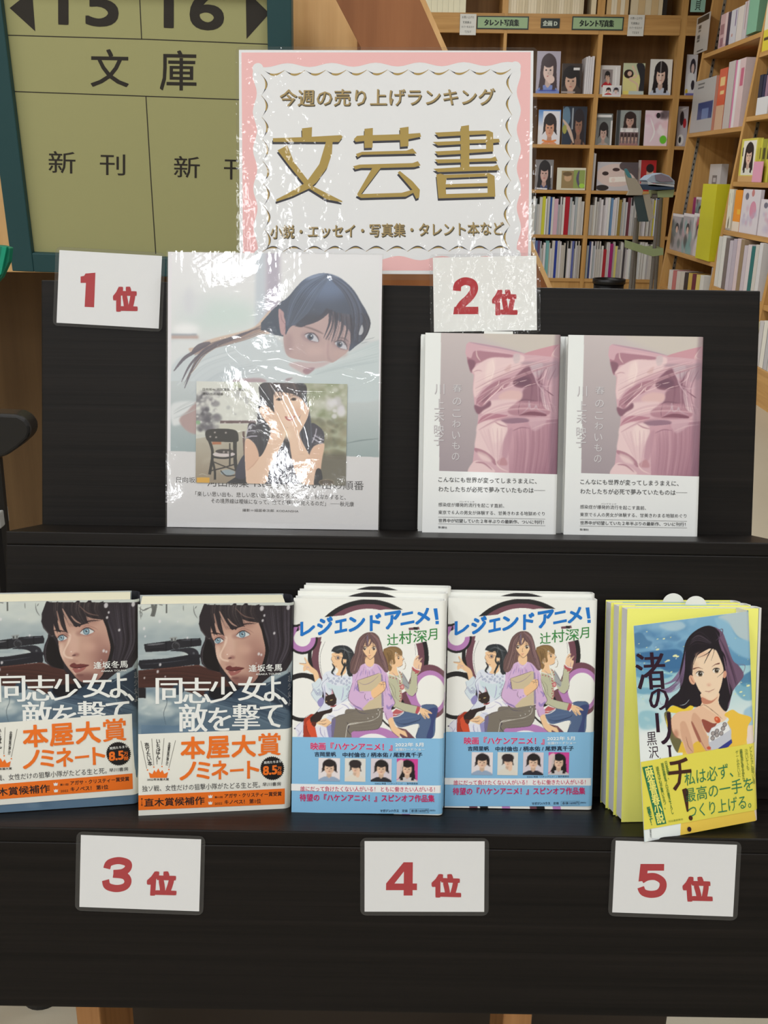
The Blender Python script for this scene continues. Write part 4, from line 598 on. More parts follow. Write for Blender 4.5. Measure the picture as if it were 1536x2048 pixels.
def paint_card():
    c = Canvas(QI, 300, 202, (206, 208, 200), view=(380, 750, 7.68), seed=14)
    c.rect(90, 100, 1200, 760, (212, 214, 208)); c.blobs(60, 90, 300, 420, 900, 20, 60, [(88, 84, 96), (110, 106, 118), (72, 70, 80), (130, 126, 132)], .6, 1.1); c.blobs(26, 90, 300, 420, 800, 12, 34, [(214, 214, 210), (190, 190, 192)], .8); c.blobs(30, 560, 280, 1060, 700, 10, 36, [(176, 178, 176), (160, 162, 166), (226, 228, 222)], .6); c.blobs(10, 520, 120, 800, 230, 16, 40, [(180, 192, 160), (150, 160, 140)], .6)
    c.ell(120, 760, 34, 30, (130, 176, 130), .8, 0, 5)
    c.rect(460, 735, 1010, 775, (84, 58, 64), .9, 4); c.rect(450, 790, 900, 890, (200, 198, 184), .9, 6); c.rect(90, 940, 250, 1010, (196, 198, 192), .9, 6); c.grad([(85, 1010), (860, 890), (860, 1700), (85, 1700)], (178, 172, 158), (150, 136, 118), (300, 1000), (300, 1650)); c.blobs(20, 100, 1050, 800, 1600, 30, 90, [(190, 184, 170), (160, 150, 134)], .4, .5)
    # chair
    CH = (34, 32, 34)
    c.poly([(240, 900), (330, 862), (600, 862), (720, 900), (745, 1000), (720, 1060), (500, 1060), (290, 1050), (240, 990)], CH); c.rect(340, 1060, 480, 1100, (170, 96, 60), .9, 4); c.line([(290, 1030), (340, 1180), (340, 1320), (300, 1560)], 44, CH, 1, 0); c.line([(690, 1040), (690, 1200), (700, 1400), (740, 1560)], 56, CH, 1, 0); c.ell(520, 1250, 170, 40, (206, 196, 196)); c.ell(530, 1205, 140, 36, (60, 54, 54)); c.line([(350, 1290), (520, 1310), (700, 1280)], 30, CH, 1, 0); c.line([(340, 1320), (380, 1500), (385, 1640)], 34, CH, 1, 0)
    c.line([(330, 1500), (500, 1460), (700, 1400)], 20, CH, 1, 0); c.line([(370, 1370), (540, 1440), (700, 1500)], 18, CH, 1, 0); c.line([(612, 1080), (612, 1420)], 22, CH, 1, 0); c.ell(580, 1530, 110, 44, (150, 164, 172)); c.line([(470, 1500), (560, 1580), (700, 1570)], 16, CH, 1, 0); c.line([(820, 900), (840, 1260)], 34, (90, 66, 66), .9, 0)
    for x, y in ((380, 915), (310, 980), (400, 990), (550, 920), (520, 1215), (585, 1218), (535, 770), (765, 770)): c.ell(x, y, 16, 14, (200, 190, 186), .85, 0, 3)
    c.poly([(560, 1690), (700, 1600), (860, 1560), (880, 1710), (560, 1710)], (40, 42, 52), sm=False); c.poly([(740, 1400), (850, 1260), (860, 1600), (700, 1600)], (58, 58, 76))
    # woman: right side is given in the second view
    c.v = (540, 750, 7.68)
    c.rect(480, 100, 1180, 1760, (168, 172, 150)); c.blobs(120, 500, 180, 1170, 760, 20, 70, [(196, 200, 184), (150, 152, 128), (120, 132, 96), (210, 212, 204), (176, 178, 160)], .55); c.blobs(90, 560, 700, 1170, 1300, 20, 70, [(130, 128, 100), (104, 104, 84), (150, 142, 118), (90, 92, 72)], .6); c.rect(700, 1250, 1180, 1760, (92, 86, 76), .8, 30); c.blobs(14, 900, 420, 1170, 700, 20, 56, [(222, 220, 226), (204, 200, 210)], .8, 1.3)
    HR = (46, 46, 56); SK = (230, 196, 172)
    c.v = (380, 750, 7.68)
    c.poly([(1110, 160), (1730, 160), (1790, 420), (1840, 700), (1880, 1050), (1820, 1450), (1100, 1450), (1020, 1100), (1030, 700), (1070, 400)], HR)
    # clothes with checks
    c.poly([(880, 860), (950, 770), (1020, 800), (1040, 1040), (1100, 1500), (860, 1500)], (50, 48, 60)); c.poly([(1200, 1100), (1700, 1100), (1760, 1700), (1150, 1720)], (44, 44, 58), sm=False); c.poly([(1860, 780), (2000, 850), (2060, 960), (2030, 1110), (1880, 1140), (1840, 1000)], (60, 58, 72))
    for x in range(1220, 1740, 52): c.line([(x, 1120), (x-14, 1400), (x-40, 1710)], 14, (140, 142, 156), .5, 0)
    for y in range(1150, 1700, 90): c.line([(1190, y), (1450, y+20), (1740, y)], 12, (120, 122, 140), .4, 0)
    for P in ([(890, 900), (960, 890), (1010, 900)], [(860, 1000), (940, 975), (1030, 975)], [(870, 940), (900, 840), (960, 790)], [(1880, 1000), (1960, 1060), (2040, 1090)], [(1900, 960), (1990, 1010), (2050, 1040)], [(1940, 860), (1920, 960), (1870, 1080)]): c.line(P, 18, (190, 186, 200), .85, 0)
    # face
    FC = [(1290, 320), (1400, 300), (1600, 340), (1740, 440), (1740, 600), (1690, 720), (1600, 800), (1500, 840), (1400, 800), (1320, 700), (1290, 560)]
    c.poly(FC, (232, 200, 178)); c.soft(1640, 620, 90, 120, (220, 174, 152), .6); c.poly([(1460, 670), (1530, 690), (1610, 660), (1580, 720), (1520, 740), (1470, 710)], (186, 104, 100)); c.poly([(1490, 688), (1540, 700), (1590, 676), (1560, 712), (1510, 714)], (246, 240, 236)); c.line([(1500, 560), (1530, 600), (1560, 590)], 8, (190, 140, 124), .8)
    for ex in (1370, 1590): c.ell(ex, 414, 48, 20, (110, 84, 76), .8); c.ell(ex, 412, 24, 18, (40, 30, 32)); c.line([(ex-54, 424), (ex, 390), (ex+54, 412)], 10, (60, 44, 44)); c.line([(ex-50, 366), (ex, 352), (ex+56, 366)], 10, (110, 88, 84), .8)
    # fringe and side hair
    for i in range(9): c.line([(1180+i*60, 150), (1220+i*58, 260), (1260+i*56, 360+(i % 2)*26)], 56, (76, 64, 70), .9, 2)
    c.strands([(1180, 160), (1220, 250), (1280, 370)], [(1700, 160), (1740, 280), (1760, 420)], 50, [(120, 96, 98), (50, 42, 50), (150, 126, 122)], 9, .6, 2); c.poly([(1640, 160), (1740, 160), (1800, 460), (1830, 760), (1700, 860), (1760, 600), (1740, 420)], HR); c.poly([(1100, 200), (1180, 160), (1230, 300), (1260, 420), (1160, 560), (1080, 520)], (54, 54, 66))
    c.strands([(1660, 700), (1700, 1000), (1720, 1400)], [(1820, 500), (1870, 900), (1850, 1300)], 60, [(84, 88, 104), (30, 32, 42), (120, 124, 138)], 8, .6); c.strands([(1080, 500), (1060, 800), (1060, 1200)], [(1180, 800), (1220, 1000), (1200, 1200)], 40, [(70, 76, 92), (34, 34, 44)], 8, .6)
    # hands and arms
    c.poly([(1060, 560), (1150, 500), (1240, 560), (1330, 660), (1480, 820), (1480, 900), (1440, 1040), (1330, 1260), (1220, 1500), (1160, 1690), (900, 1700), (856, 1560), (850, 1040), (990, 1090), (1060, 1290), (1160, 1160), (1240, 900), (1200, 800), (1110, 680)], SK); c.poly([(850, 1040), (990, 1090), (1060, 1290), (960, 1420), (870, 1500), (852, 1300)], (222, 182, 158), 1, 4); c.line([(1070, 1290), (980, 1410), (880, 1500)], 12, (190, 140, 118), .7, b=3)
    for P in ([(1120, 540), (1160, 600), (1240, 700)], [(1150, 520), (1210, 600), (1300, 700)]): c.line(P, 9, (180, 130, 112), .7)
    c.poly([(1720, 540), (1690, 470), (1750, 460), (1800, 520), (1830, 560), (1800, 700), (1720, 860), (1680, 940), (1720, 1060), (1850, 1300), (1960, 1500), (1920, 1760), (1760, 1720), (1640, 1600), (1560, 1300), (1520, 1040), (1460, 900), (1500, 840), (1600, 800), (1680, 720)], SK); c.poly([(1890, 1140), (2040, 1090), (2060, 1140), (2020, 1360), (1960, 1760), (1900, 1500), (1820, 1330)], (224, 186, 162), 1, 3); c.line([(1800, 1290), (1900, 1450), (1960, 1540)], 12, (190, 140, 118), .7, b=3)
    for P in ([(1700, 480), (1750, 540), (1760, 620)], [(1750, 470), (1800, 560), (1790, 660)]): c.line(P, 9, (180, 130, 112), .7)
    c.soft(1480, 960, 80, 90, (246, 222, 196), .8); c.line([(1460, 1040), (1500, 1060), (1540, 1050)], 6, (200, 150, 128), .6)
    c.poly([(1930, 1500), (2000, 1480), (2030, 1620), (1990, 1740), (1900, 1740)], (48, 48, 56)); c.ell(2090, 1680, 120, 46, (130, 116, 96), .9); c.ell(2090, 1680, 104, 34, (84, 72, 60)); c.rect(105, 1605, 300, 1685, (216, 164, 60)); c.line([(130, 1570), (190, 1550), (280, 1580)], 6, (210, 206, 190), .8)
    return c

def paint_satin():
    c = Canvas(Q2, 272, 396, (228, 229, 228), view=(880, 660, 5.908), seed=21)
    c.grad([(5, 20), (1440, 60), (1440, 1720), (-10, 1720)], (196, 186, 186), (160, 148, 154), (500, 60), (100, 1650)); c.poly([(500, 40), (1440, 60), (1440, 330), (1000, 280)], (200, 192, 182), .8, 30)
    A, B, C_, D, E_ = (226, 198, 200), (206, 168, 178), (172, 126, 140), (132, 92, 108), (238, 216, 212)
    c.poly([(345, 140), (420, 150), (700, 200), (1000, 285), (1400, 185), (1430, 200), (1400, 1720), (340, 1700), (390, 1560), (410, 1400), (440, 1200), (455, 1000), (410, 890), (390, 700), (400, 540), (370, 500), (300, 270), (310, 170)], B, sm=False)
    c.poly([(1000, 285), (1400, 185), (1360, 250), (1400, 330), (1150, 310)], (200, 150, 160)); c.poly([(1400, 190), (1430, 200), (1420, 340), (1310, 320)], (214, 174, 180)); c.line([(1400, 190), (1330, 300), (1400, 340)], 8, E_, .8)
    c.poly([(410, 250), (560, 260), (850, 300), (840, 330), (640, 330), (560, 380), (430, 400), (370, 510), (330, 380), (320, 320), (370, 330)], C_, 1, 4); c.poly([(330, 350), (420, 380), (380, 500), (345, 440)], D, .9, 5); c.line([(350, 145), (500, 175), (800, 235), (1000, 285)], 14, (150, 130, 150), .6, b=4); c.line([(430, 240), (440, 310), (480, 370)], 12, E_, .8, b=2); c.line([(450, 220), (640, 250), (860, 290)], 12, (222, 186, 192), .6, b=4)
    c.poly([(380, 480), (480, 390), (620, 330), (860, 340), (940, 300), (1000, 330), (960, 430), (860, 500), (700, 560), (520, 680), (420, 800), (395, 700), (410, 530)], A, 1, 5); c.poly([(560, 400), (640, 350), (640, 480), (600, 640), (540, 620)], E_, .7, 14); c.poly([(760, 480), (840, 410), (820, 500)], (212, 176, 176), .8, 6); c.poly([(870, 300), (940, 290), (940, 380), (880, 400)], (204, 186, 190), .9, 5)
    c.line([(390, 500), (450, 480), (500, 490)], 10, C_, .7, b=3); c.poly([(950, 400), (1050, 380), (1250, 400), (1400, 380), (1420, 520), (1300, 600), (1150, 560), (1060, 440)], (178, 152, 162), .9, 10); c.poly([(1060, 430), (1200, 400), (1210, 480), (1140, 560)], (198, 180, 188), .8, 8)
    c.poly([(870, 590), (950, 500), (1050, 430), (1110, 540), (1160, 590), (1260, 450), (1220, 560), (1190, 640), (1000, 690), (880, 670)], D, 1, 5); c.poly([(900, 600), (1000, 560), (1080, 600), (1040, 660), (920, 660)], (112, 78, 96), .8, 8); c.poly([(1200, 560), (1250, 470), (1260, 560), (1240, 660), (1180, 660)], (206, 170, 180), .9, 3); c.poly([(1290, 620), (1330, 560), (1350, 640), (1260, 700)], (200, 164, 174), .8, 4)
    c.poly([(970, 800), (1000, 700), (1180, 640), (1230, 680), (1190, 760), (1230, 900), (1100, 900), (940, 900)], D, .8, 10)
    c.poly([(430, 880), (450, 800), (560, 680), (700, 600), (850, 570), (850, 610), (760, 700), (650, 760), (560, 830), (500, 910), (450, 880)], C_, 1, 4); c.poly([(490, 860), (560, 740), (700, 640), (720, 660), (620, 740), (560, 820)], D, .7, 6)
    for P, wd in (([(700, 600), (690, 650), (640, 700), (600, 750)], 12), ([(840, 570), (850, 600), (760, 640), (700, 710), (600, 800), (500, 900)], 14), ([(930, 625), (850, 670), (760, 700), (740, 690), (780, 640), (930, 620)], 8), ([(940, 620), (1030, 600)], 7), ([(1140, 640), (1050, 660), (980, 690)], 8)): c.line(P, wd, (234, 204, 206), .9, b=1)
    c.poly([(720, 760), (830, 720), (960, 740), (960, 820), (840, 850), (700, 820)], (218, 182, 180), .9, 8); c.poly([(600, 840), (900, 830), (880, 890), (800, 950), (560, 1000), (480, 980), (600, 900)], A, .9, 8); c.poly([(410, 890), (500, 910), (590, 840), (600, 900), (520, 950), (460, 1000), (420, 960)], D, .95, 5)
    c.poly([(800, 960), (900, 870), (940, 850), (1040, 870), (1150, 850), (1250, 880), (1300, 960), (1240, 1020), (900, 1020)], C_, .9, 6); c.line([(960, 1000), (1040, 930), (1055, 850), (1070, 940), (1120, 930), (1135, 900), (1160, 950), (1250, 990)], 14, (196, 176, 188), .9, b=2); c.line([(935, 1010), (930, 940), (950, 860)], 10, D, .8)
    c.poly([(1190, 690), (1220, 700), (1260, 860), (1300, 960), (1230, 920), (1190, 780)], (216, 190, 196), .95, 3); c.line([(1220, 700), (1300, 760), (1340, 790)], 14, D, .9); c.line([(1300, 960), (1340, 1000), (1360, 960), (1330, 870)], 12, (214, 170, 180), .9); c.poly([(950, 1010), (1080, 970), (1240, 1000), (1230, 1030), (960, 1030)], (126, 80, 96), .95, 3)
    c.poly([(450, 1110), (500, 1030), (600, 990), (760, 1010), (800, 1020), (720, 1060), (560, 1070), (470, 1110)], (176, 122, 138), .95, 3); c.poly([(720, 1070), (800, 1040), (1000, 1050), (1060, 1080), (1000, 1110), (800, 1110)], (146, 112, 130), .95, 5); c.line([(560, 1070), (700, 1050), (800, 1030)], 12, (232, 196, 200), .8, b=2)
    c.poly([(450, 1120), (600, 1070), (740, 1090), (800, 1160), (780, 1250), (720, 1400), (680, 1560), (560, 1460), (420, 1400), (430, 1250)], A, 1, 5); c.poly([(620, 1120), (760, 1140), (730, 1300), (620, 1330)], E_, .6, 14); c.line([(650, 1090), (720, 1130), (800, 1150)], 16, C_, .8, b=3)
    c.grad([(800, 1120), (1400, 1060), (1400, 1720), (820, 1720)], (198, 156, 168), (152, 108, 126), (900, 1200), (1380, 1500)); c.strands([(860, 1180), (880, 1400), (860, 1700)], [(1380, 1080), (1360, 1400), (1300, 1700)], 70, [(186, 144, 156), (150, 106, 122), (206, 168, 178), (168, 124, 140)], 30, .3); c.poly([(740, 1350), (820, 1180), (860, 1200), (800, 1500), (740, 1500)], (182, 140, 154), .7, 10); c.poly([(1050, 1080), (1230, 1040), (1240, 1120), (1110, 1200)], (204, 170, 180), .7, 10)
    c.poly([(415, 1400), (520, 1430), (620, 1500), (670, 1570), (650, 1600), (560, 1510), (430, 1450)], C_, .95, 3); c.poly([(400, 1560), (500, 1560), (600, 1620), (640, 1690), (340, 1700)], A, .95, 4); c.line([(420, 1570), (520, 1580), (620, 1660)], 20, C_, .9, b=3); c.poly([(680, 1560), (760, 1510), (800, 1600), (700, 1600)], (186, 138, 146), .9, 5); c.line([(660, 1500), (670, 1580), (720, 1640), (810, 1680)], 12, E_, .8, b=2); c.poly([(440, 1440), (560, 1480), (620, 1560), (500, 1540)], E_, .6, 8)
    FB = [(345, 140), (700, 200), (1000, 285), (1400, 185), (1430, 200), (1400, 1720), (340, 1700), (410, 1400), (455, 1000), (400, 540), (300, 270)]
    c.clip(FB, sm=False)
    c.strands([(400, 560), (600, 480), (900, 380), (1200, 330)], [(430, 860), (700, 700), (1000, 560), (1400, 420)], 26, [(236, 210, 208), (160, 112, 128), (214, 178, 186)], 22, .28); c.strands([(460, 1020), (700, 900), (1000, 860), (1380, 900)], [(460, 1200), (700, 1080), (1000, 1040), (1380, 1060)], 18, [(150, 104, 120), (230, 200, 202), (196, 154, 166)], 20, .3)
    c.strands([(430, 1180), (500, 1300), (620, 1500)], [(760, 1160), (740, 1340), (700, 1600)], 20, [(234, 206, 208), (190, 150, 162)], 26, .25); c.strands([(980, 480), (1080, 640), (1060, 860)], [(1380, 460), (1280, 700), (1340, 980)], 24, [(124, 84, 102), (206, 170, 182), (150, 108, 126)], 18, .35)
    for P, wd, col in (([(1060, 440), (1120, 560), (1150, 640), (1250, 780)], 16, (214, 184, 194)), ([(1150, 620), (1230, 560), (1270, 450)], 12, (226, 196, 202)), ([(1160, 650), (1260, 680), (1380, 640)], 14, (206, 172, 184)), ([(440, 880), (560, 780), (720, 650)], 12, (218, 182, 188)), ([(620, 350), (640, 470), (600, 600)], 16, (240, 220, 216)), ([(930, 860), (1000, 830), (1150, 850)], 12, (120, 84, 100)), ([(1280, 860), (1340, 900), (1370, 1000)], 12, (222, 190, 196)), ([(1080, 1180), (1230, 1120), (1380, 1100)], 14, (214, 182, 188)), ([(860, 1200), (960, 1160), (1060, 1170)], 12, (140, 98, 116))): c.line(P, wd, col, .7, b=2)
    c.clip()
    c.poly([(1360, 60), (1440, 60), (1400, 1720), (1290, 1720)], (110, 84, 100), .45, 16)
    # white strip of the spine edge on the left
    c.v = (830, 480, 2.518); c.poly([(40, 455), (130, 460), (117, 1490), (30, 1490)], (228, 231, 230), sm=False)
    return c

def portrait(c, x0, y0, x1, y1, bg, hair, skin, top, style=0):
    """small generic head and shoulders photo"""
    w, h = x1-x0, y1-y0; c.rect(x0, y0, x1, y1, bg); c.clip([(x0, y0), (x1, y0), (x1, y1), (x0, y1)], sm=False)
    if style != 2: x0, w, h = x0-w*.14, w*1.28, h*1.2; y0 -= h*.04
    X = lambda u: x0+u*w; Y = lambda v: y0+v*h
    L = .72 if style in (0, 3) else .45
    c.poly([(X(.28), Y(.2)), (X(.5), Y(.08)), (X(.74), Y(.2)), (X(.78), Y(.5)), (X(.8), Y(L+.12)), (X(.6), Y(L)), (X(.4), Y(L)), (X(.2), Y(L+.12)), (X(.24), Y(.5))], hair)
    c.poly([(X(.42), Y(.55)), (X(.58), Y(.55)), (X(.6), Y(.75)), (X(.4), Y(.75))], tuple(v*.88 for v in skin), sm=False); c.poly([(X(.0), Y(1.02)), (X(.12), Y(.82)), (X(.38), Y(.7)), (X(.5), Y(.76)), (X(.62), Y(.7)), (X(.88), Y(.82)), (X(1), Y(1.02))], top)
    c.ell(X(.5), Y(.42), w*.17, h*.2, skin); c.soft(X(.57), Y(.46), w*.1, h*.14, tuple(v*.85 for v in skin), .6)
    for u in (.43, .57): c.ell(X(u), Y(.41), w*.03, h*.015, (50, 40, 40))
    c.ell(X(.5), Y(.53), w*.045, h*.012, (180, 100, 96)); c.ell(X(.5), Y(.47), w*.012, h*.02, tuple(v*.8 for v in skin))
    c.ell(X(.5), Y(.23), w*.2, h*.13, hair); c.poly([(X(.3), Y(.38)), (X(.31), Y(.2)), (X(.5), Y(.12)), (X(.69), Y(.2)), (X(.7), Y(.38)), (X(.64), Y(.29)), (X(.55), Y(.33)), (X(.47), Y(.27)), (X(.4), Y(.33)), (X(.35), Y(.3))], hair, sm=False)
    if style in (0, 3): c.line([(X(.32), Y(.25)), (X(.28), Y(.5)), (X(.3), Y(L+.1))], w*.1, hair, 1, 0); c.line([(X(.69), Y(.25)), (X(.73), Y(.5)), (X(.7), Y(L+.1))], w*.1, hair, 1, 0)
    if style == 2: c.poly([(X(.56), Y(.6)), (X(.68), Y(.42)), (X(.74), Y(.5)), (X(.7), Y(.78)), (X(.56), Y(.8))], skin)
    c.clip()
def mini(w, h, fn, base=(220, 220, 220), ppm=260, ss=2, seed=1):
    """a small picture w x h metres painted in a unit square of 100 x 100"""
    c = Canvas([(0, 0), (100, 0), (100, 100), (0, 100)], max(8, int(w*ppm)), max(8, int(h*ppm)), base, ss, seed=seed); fn(c); return c
# ================================================================== the room
struct = lambda o: tag(o, kind='structure')
FLOORM = mat('floor_tile', (176, 168, 150), .35, .4)
nt = FLOORM.node_tree; n_ = nt.nodes.new('ShaderNodeTexNoise'); n_.inputs['Scale'].default_value = 3; n_.inputs['Detail'].default_value = 8
cr_ = nt.nodes.new('ShaderNodeValToRGB'); cr_.color_ramp.elements[0].color = (*lin((164, 156, 138)), 1); cr_.color_ramp.elements[1].color = (*lin((188, 180, 162)), 1); cr_.color_ramp.elements[0].position = .35; cr_.color_ramp.elements[1].position = .65
nt.links.new(n_.outputs[0], cr_.inputs[0]); nt.links.new(cr_.outputs[0], nt.nodes['Principled BSDF'].inputs['Base Color'])
WALLM = mat('wall_paint', (214, 208, 196), .8, .2); CEILM = mat('ceiling_board', (226, 226, 222), .9, .1)
X0, X1, Y0, Y1, ZC = -3.4, 2.46, -9.0, 8.86, 3.0
struct(box('floor', (X0-.1, Y0-.1, -.1), (X1+.1, Y1+.1, 0), FLOORM))
struct(box('ceiling', (X0-.1, Y0-.1, ZC), (X1+.1, Y1+.1, ZC+.1), CEILM))
struct(box('wall_left', (X0-.1, Y0, 0), (X0, Y1, ZC), WALLM)); struct(box('wall_right', (X1, Y0, 0), (X1+.1, Y1, ZC), WALLM))
struct(box('wall_back', (X0, Y1, 0), (X1, Y1+.1, ZC), WALLM)); struct(box('wall_front', (X0, Y0-.1, 0), (X1, Y0, ZC), WALLM))
# ceiling lamps: the shop's rows of fluorescent fittings
def ceiling_light(x, y, lab):
    r = empty('ceiling_light', lab, 'ceiling light', 'fluorescent ceiling lights', loc=(x, y, ZC))
    box('lamp_housing', (-.17, -.62, -.05), (.17, .62, 0), mat('lamp_white', (230, 230, 230), .5), r)
    ld = bpy.data.lights.new('fluorescent_tube', 'AREA'); ld.shape = 'RECTANGLE'; ld.size = .26; ld.size_y = 1.2; ld.energy = LAMP_W; ld.color = (.95, .975, 1.)
    lo = bpy.data.objects.new('fluorescent_tube', ld); COL.objects.link(lo); lo.parent = r; lo.location = (0, 0, -.056)
for lx in (-2.3, -.72, .95):
    for ly in (-6.9, -4.6, -2.3, 0., 2.3, 4.6, 6.9): ceiling_light(lx, ly, 'white fluorescent ceiling light, %s column, %s row from the far wall' % ({-2.3: 'left', -.72: 'middle', .95: 'right'}[lx], ('first', 'second', 'third', 'fourth', 'fifth', 'sixth', 'seventh')[int(round((6.9-ly)/2.3))]))

# ================================================================== display stand
STM = wood('dark_stand_board', (13, 11, 10), (27, 23, 21), 'x', 1.0, .42, .12, .16, 160)
st = empty('display_stand', 'dark brown stepped display stand with a tall back board and two ledges of books', 'display stand', mtx=SM)
hw = SW/2
def sbox(name, a, b, p=st, m=None, bv=.0012): return box(name, a, b, m or STM, p, bv)
sbox('back_board', (-hw, 0, -.01), (hw, .014, ZT))
sbox('ledge', (-hw, -SD, -.012), (hw, 0, 0))
sbox('riser_panel', (-hw, -SD, Z1), (hw, -SD+.012, -.012))
sbox('ledge', (-hw-.02, -2*SD, Z1-.012), (hw+.02, -SD+.012, Z1))
sbox('riser_panel', (-hw-.02, -2*SD, Z2), (hw+.02, -2*SD+.014, Z1-.012))
sbox('side_panel', (-hw, -SD+.012, Z1), (-hw+.012, .0, -.012)); sbox('side_panel', (hw-.012, -SD+.012, Z1), (hw, .0, -.012))
# wooden table under it
TBL = wood('table_oak', (150, 104, 62), (184, 134, 86), 'z', 1.5, .5)
Yt = .665
tb = empty('wooden_table', 'light wooden table legs and frame under the dark display stand', 'table', loc=(0, Yt, 0))
a = atY(152, 2035, Yt); b = atY(200, 2035, Yt); Yb = atX(268, 2035, b[0])[1]
zt = float((SM @ Vector((0, -2*SD+.01, Z2)))[2])
a2 = atY(1006, 2040, Yt); b2 = atY(1064, 2040, Yt)
for (xa, xb), yy in (((a[0], b[0]), 0), ((a2[0], b2[0]), 0), ((a[0], b[0]), .5), ((a2[0], b2[0]), .5)):
    box('leg', (xa, yy, 0), (xb, yy+Yb-Yt, zt-.004), TBL, tb, .002)
box('tabletop', (-.40, .02, zt-.03), (.40, .62, zt-.004), wood('table_top_dark', (60, 44, 32), (84, 62, 44), 'x', 1, .5), tb, .002)
bx_ = empty('shade_filler_box', 'dark brown storage box pushed under the display stand between the table legs', 'box', loc=(0, Yt+.16, 0))
DKB = mat('undershade_dark', (44, 35, 28), .7)  # dark boxes added under the table, its shade put into their colour
box('body', (b[0]-.03, 0, 0), (a2[0]+.02, .3, zt-.04), DKB, bx_, .003); box('lid', (b[0]-.036, -.006, zt-.075), (a2[0]+.026, .306, zt-.036), DKB, bx_, .003)
bx2 = empty('shade_filler_box', 'low dark storage crate under the right end of the display stand', 'box', loc=(0, Yt+.16, 0))
box('body', (a2[0]+.04, 0, 0), (b2[0]+.17, .3, zt-.05), DKB, bx2, .003); box('lid', (a2[0]+.034, -.006, zt-.08), (b2[0]+.176, .306, zt-.045), DKB, bx2, .003)

# ================================================================== books on the stand
def frame(BL, BR, up=(0, 0, 1)):
    BL, BR = np.array(BL, float), np.array(BR, float); x = (BR-BL)/np.linalg.norm(BR-BL); u = np.array(up, float); z = u-(u@x)*x; z /= np.linalg.norm(z); y = np.cross(z, x)
    M = np.eye(4); M[:3, 0] = x; M[:3, 1] = y; M[:3, 2] = z; M[:3, 3] = BL; return Matrix(M.tolist())
PAPERW = mat('white_paper', (228, 229, 227), .45, .3); CREAM = stripes('page_edges', (236, 234, 212), (206, 202, 176), 1, 700); WHP = stripes('page_edges_white', (226, 226, 226), (190, 190, 194), 1, 700)
def curve_off(w, r=.004):
    def f(u):
        x = (u-1)*w+r
        return 0. if x <= 0 else r*(1-math.sqrt(max(0, 1-(x/r)**2)))
    return f
def make_book(name, w, h, t, pages=CREAM, board=PAPERW, spine=None, r=.004, ov=.003, bt=.0018, ins=.0035):
    """book in its own frame: front at y=0, back at y=t, spine on the right"""
    root = empty(name, None, 'book')
    MB().box((ins, .0004+bt, .002), (w-r-.001, t-.0004-bt, h-ov)).build('page_block', pages, root)
    m = MB(); m.box((0, .0004, 0), (w-r, .0004+bt, h)); m.box((0, t-bt, 0), (w-r, t, h))
    n = 6; pts = [(w-r+r*math.sin(a_), r-r*math.cos(a_), 0) for a_ in np.linspace(.12, math.pi/2, n)]+[(w-r+r*math.sin(a_), t-r+r*math.cos(a_), 0) for a_ in np.linspace(math.pi/2, 0, n)]
    inn = [(x-.0015 if x > w-r+.0002 else x, min(max(y, .0004+bt), t-bt), 0) for x, y, z in pts]
    k = len(pts); base = len(m.V)
    m.V += [(x, y, 0) for x, y, z in pts]+[(x, y, h) for x, y, z in pts]+[(x, y, 0) for x, y, z in inn]+[(x, y, h) for x, y, z in inn]
    for i in range(k-1):
        b0 = base
        m.F += [[b0+i, b0+i+1, b0+k+i+1, b0+k+i], [b0+2*k+i+1, b0+2*k+i, b0+3*k+i, b0+3*k+i+1], [b0+k+i, b0+k+i+1, b0+3*k+i+1, b0+3*k+i], [b0+i+1, b0+i, b0+2*k+i, b0+2*k+i+1]]; m.M += [1]*4
    m.build('cover_boards', [board, spine or board], root); return root
def band(root, ink, P, col, w, r, over=.0003, wrap=True, name='paper_band', m=None, t=0):
    """obi: paper band round the cover; P = TL TR BR BL in the picture coordinates of ink"""
    q = [np.array(p) for p in ink.loc(P)]; TL, TR, BR, BL = q; f = curve_off(w, r); V = []; n = 14
    us = np.r_[np.linspace(0, 1-r/w, 4), np.linspace(1-r/w, 1, 8)[1:]]
    for u in us:
        zt_ = TL[2]+(TR[2]-TL[2])*u; zb = BL[2]+(BR[2]-BL[2])*u; x = u*w+(over if u > .99 else 0)
        V += [(x, -over+f(u), zb), (x, -over+f(u), zt_)]
    if wrap: zt_, zb = TR[2], BR[2]; V += [(w+over, t-r, zb), (w+over, t-r, zt_)]; us = np.r_[us, 2]
    F_ = [[2*i, 2*i+2, 2*i+3, 2*i+1] for i in range(len(us)-1)]
    return mesh_obj(name, V, F_, m or mat('band_%d_%d_%d' % tuple(col), col, .32, .4, coat=.3), root)
def place(root, quad, yL, yR, zfloor, dz=0, lean=0.):
    BL = sY(*quad[3], yL); BR = sY(*quad[2], yR); BL[2] = BR[2] = zfloor+dz; root.matrix_world = SM @ frame(BL, BR, (0, math.sin(lean), math.cos(lean))); return root
def dims(quad, yL, yR, lean=0.):
    d = .19*math.sin(lean); BL, BR, TL, TR = sY(*quad[3], yL), sY(*quad[2], yR), sY(*quad[0], yL+d), sY(*quad[1], yR+d)
    return float((np.hypot(*(BR-BL)[:2])+(0 if lean else 1)*np.hypot(*(TR-TL)[:2]))/(1 if lean else 2)), float(((TL-BL)[2]+(TR-BR)[2])/2)/math.cos(lean)
WHITE = (232, 233, 230)

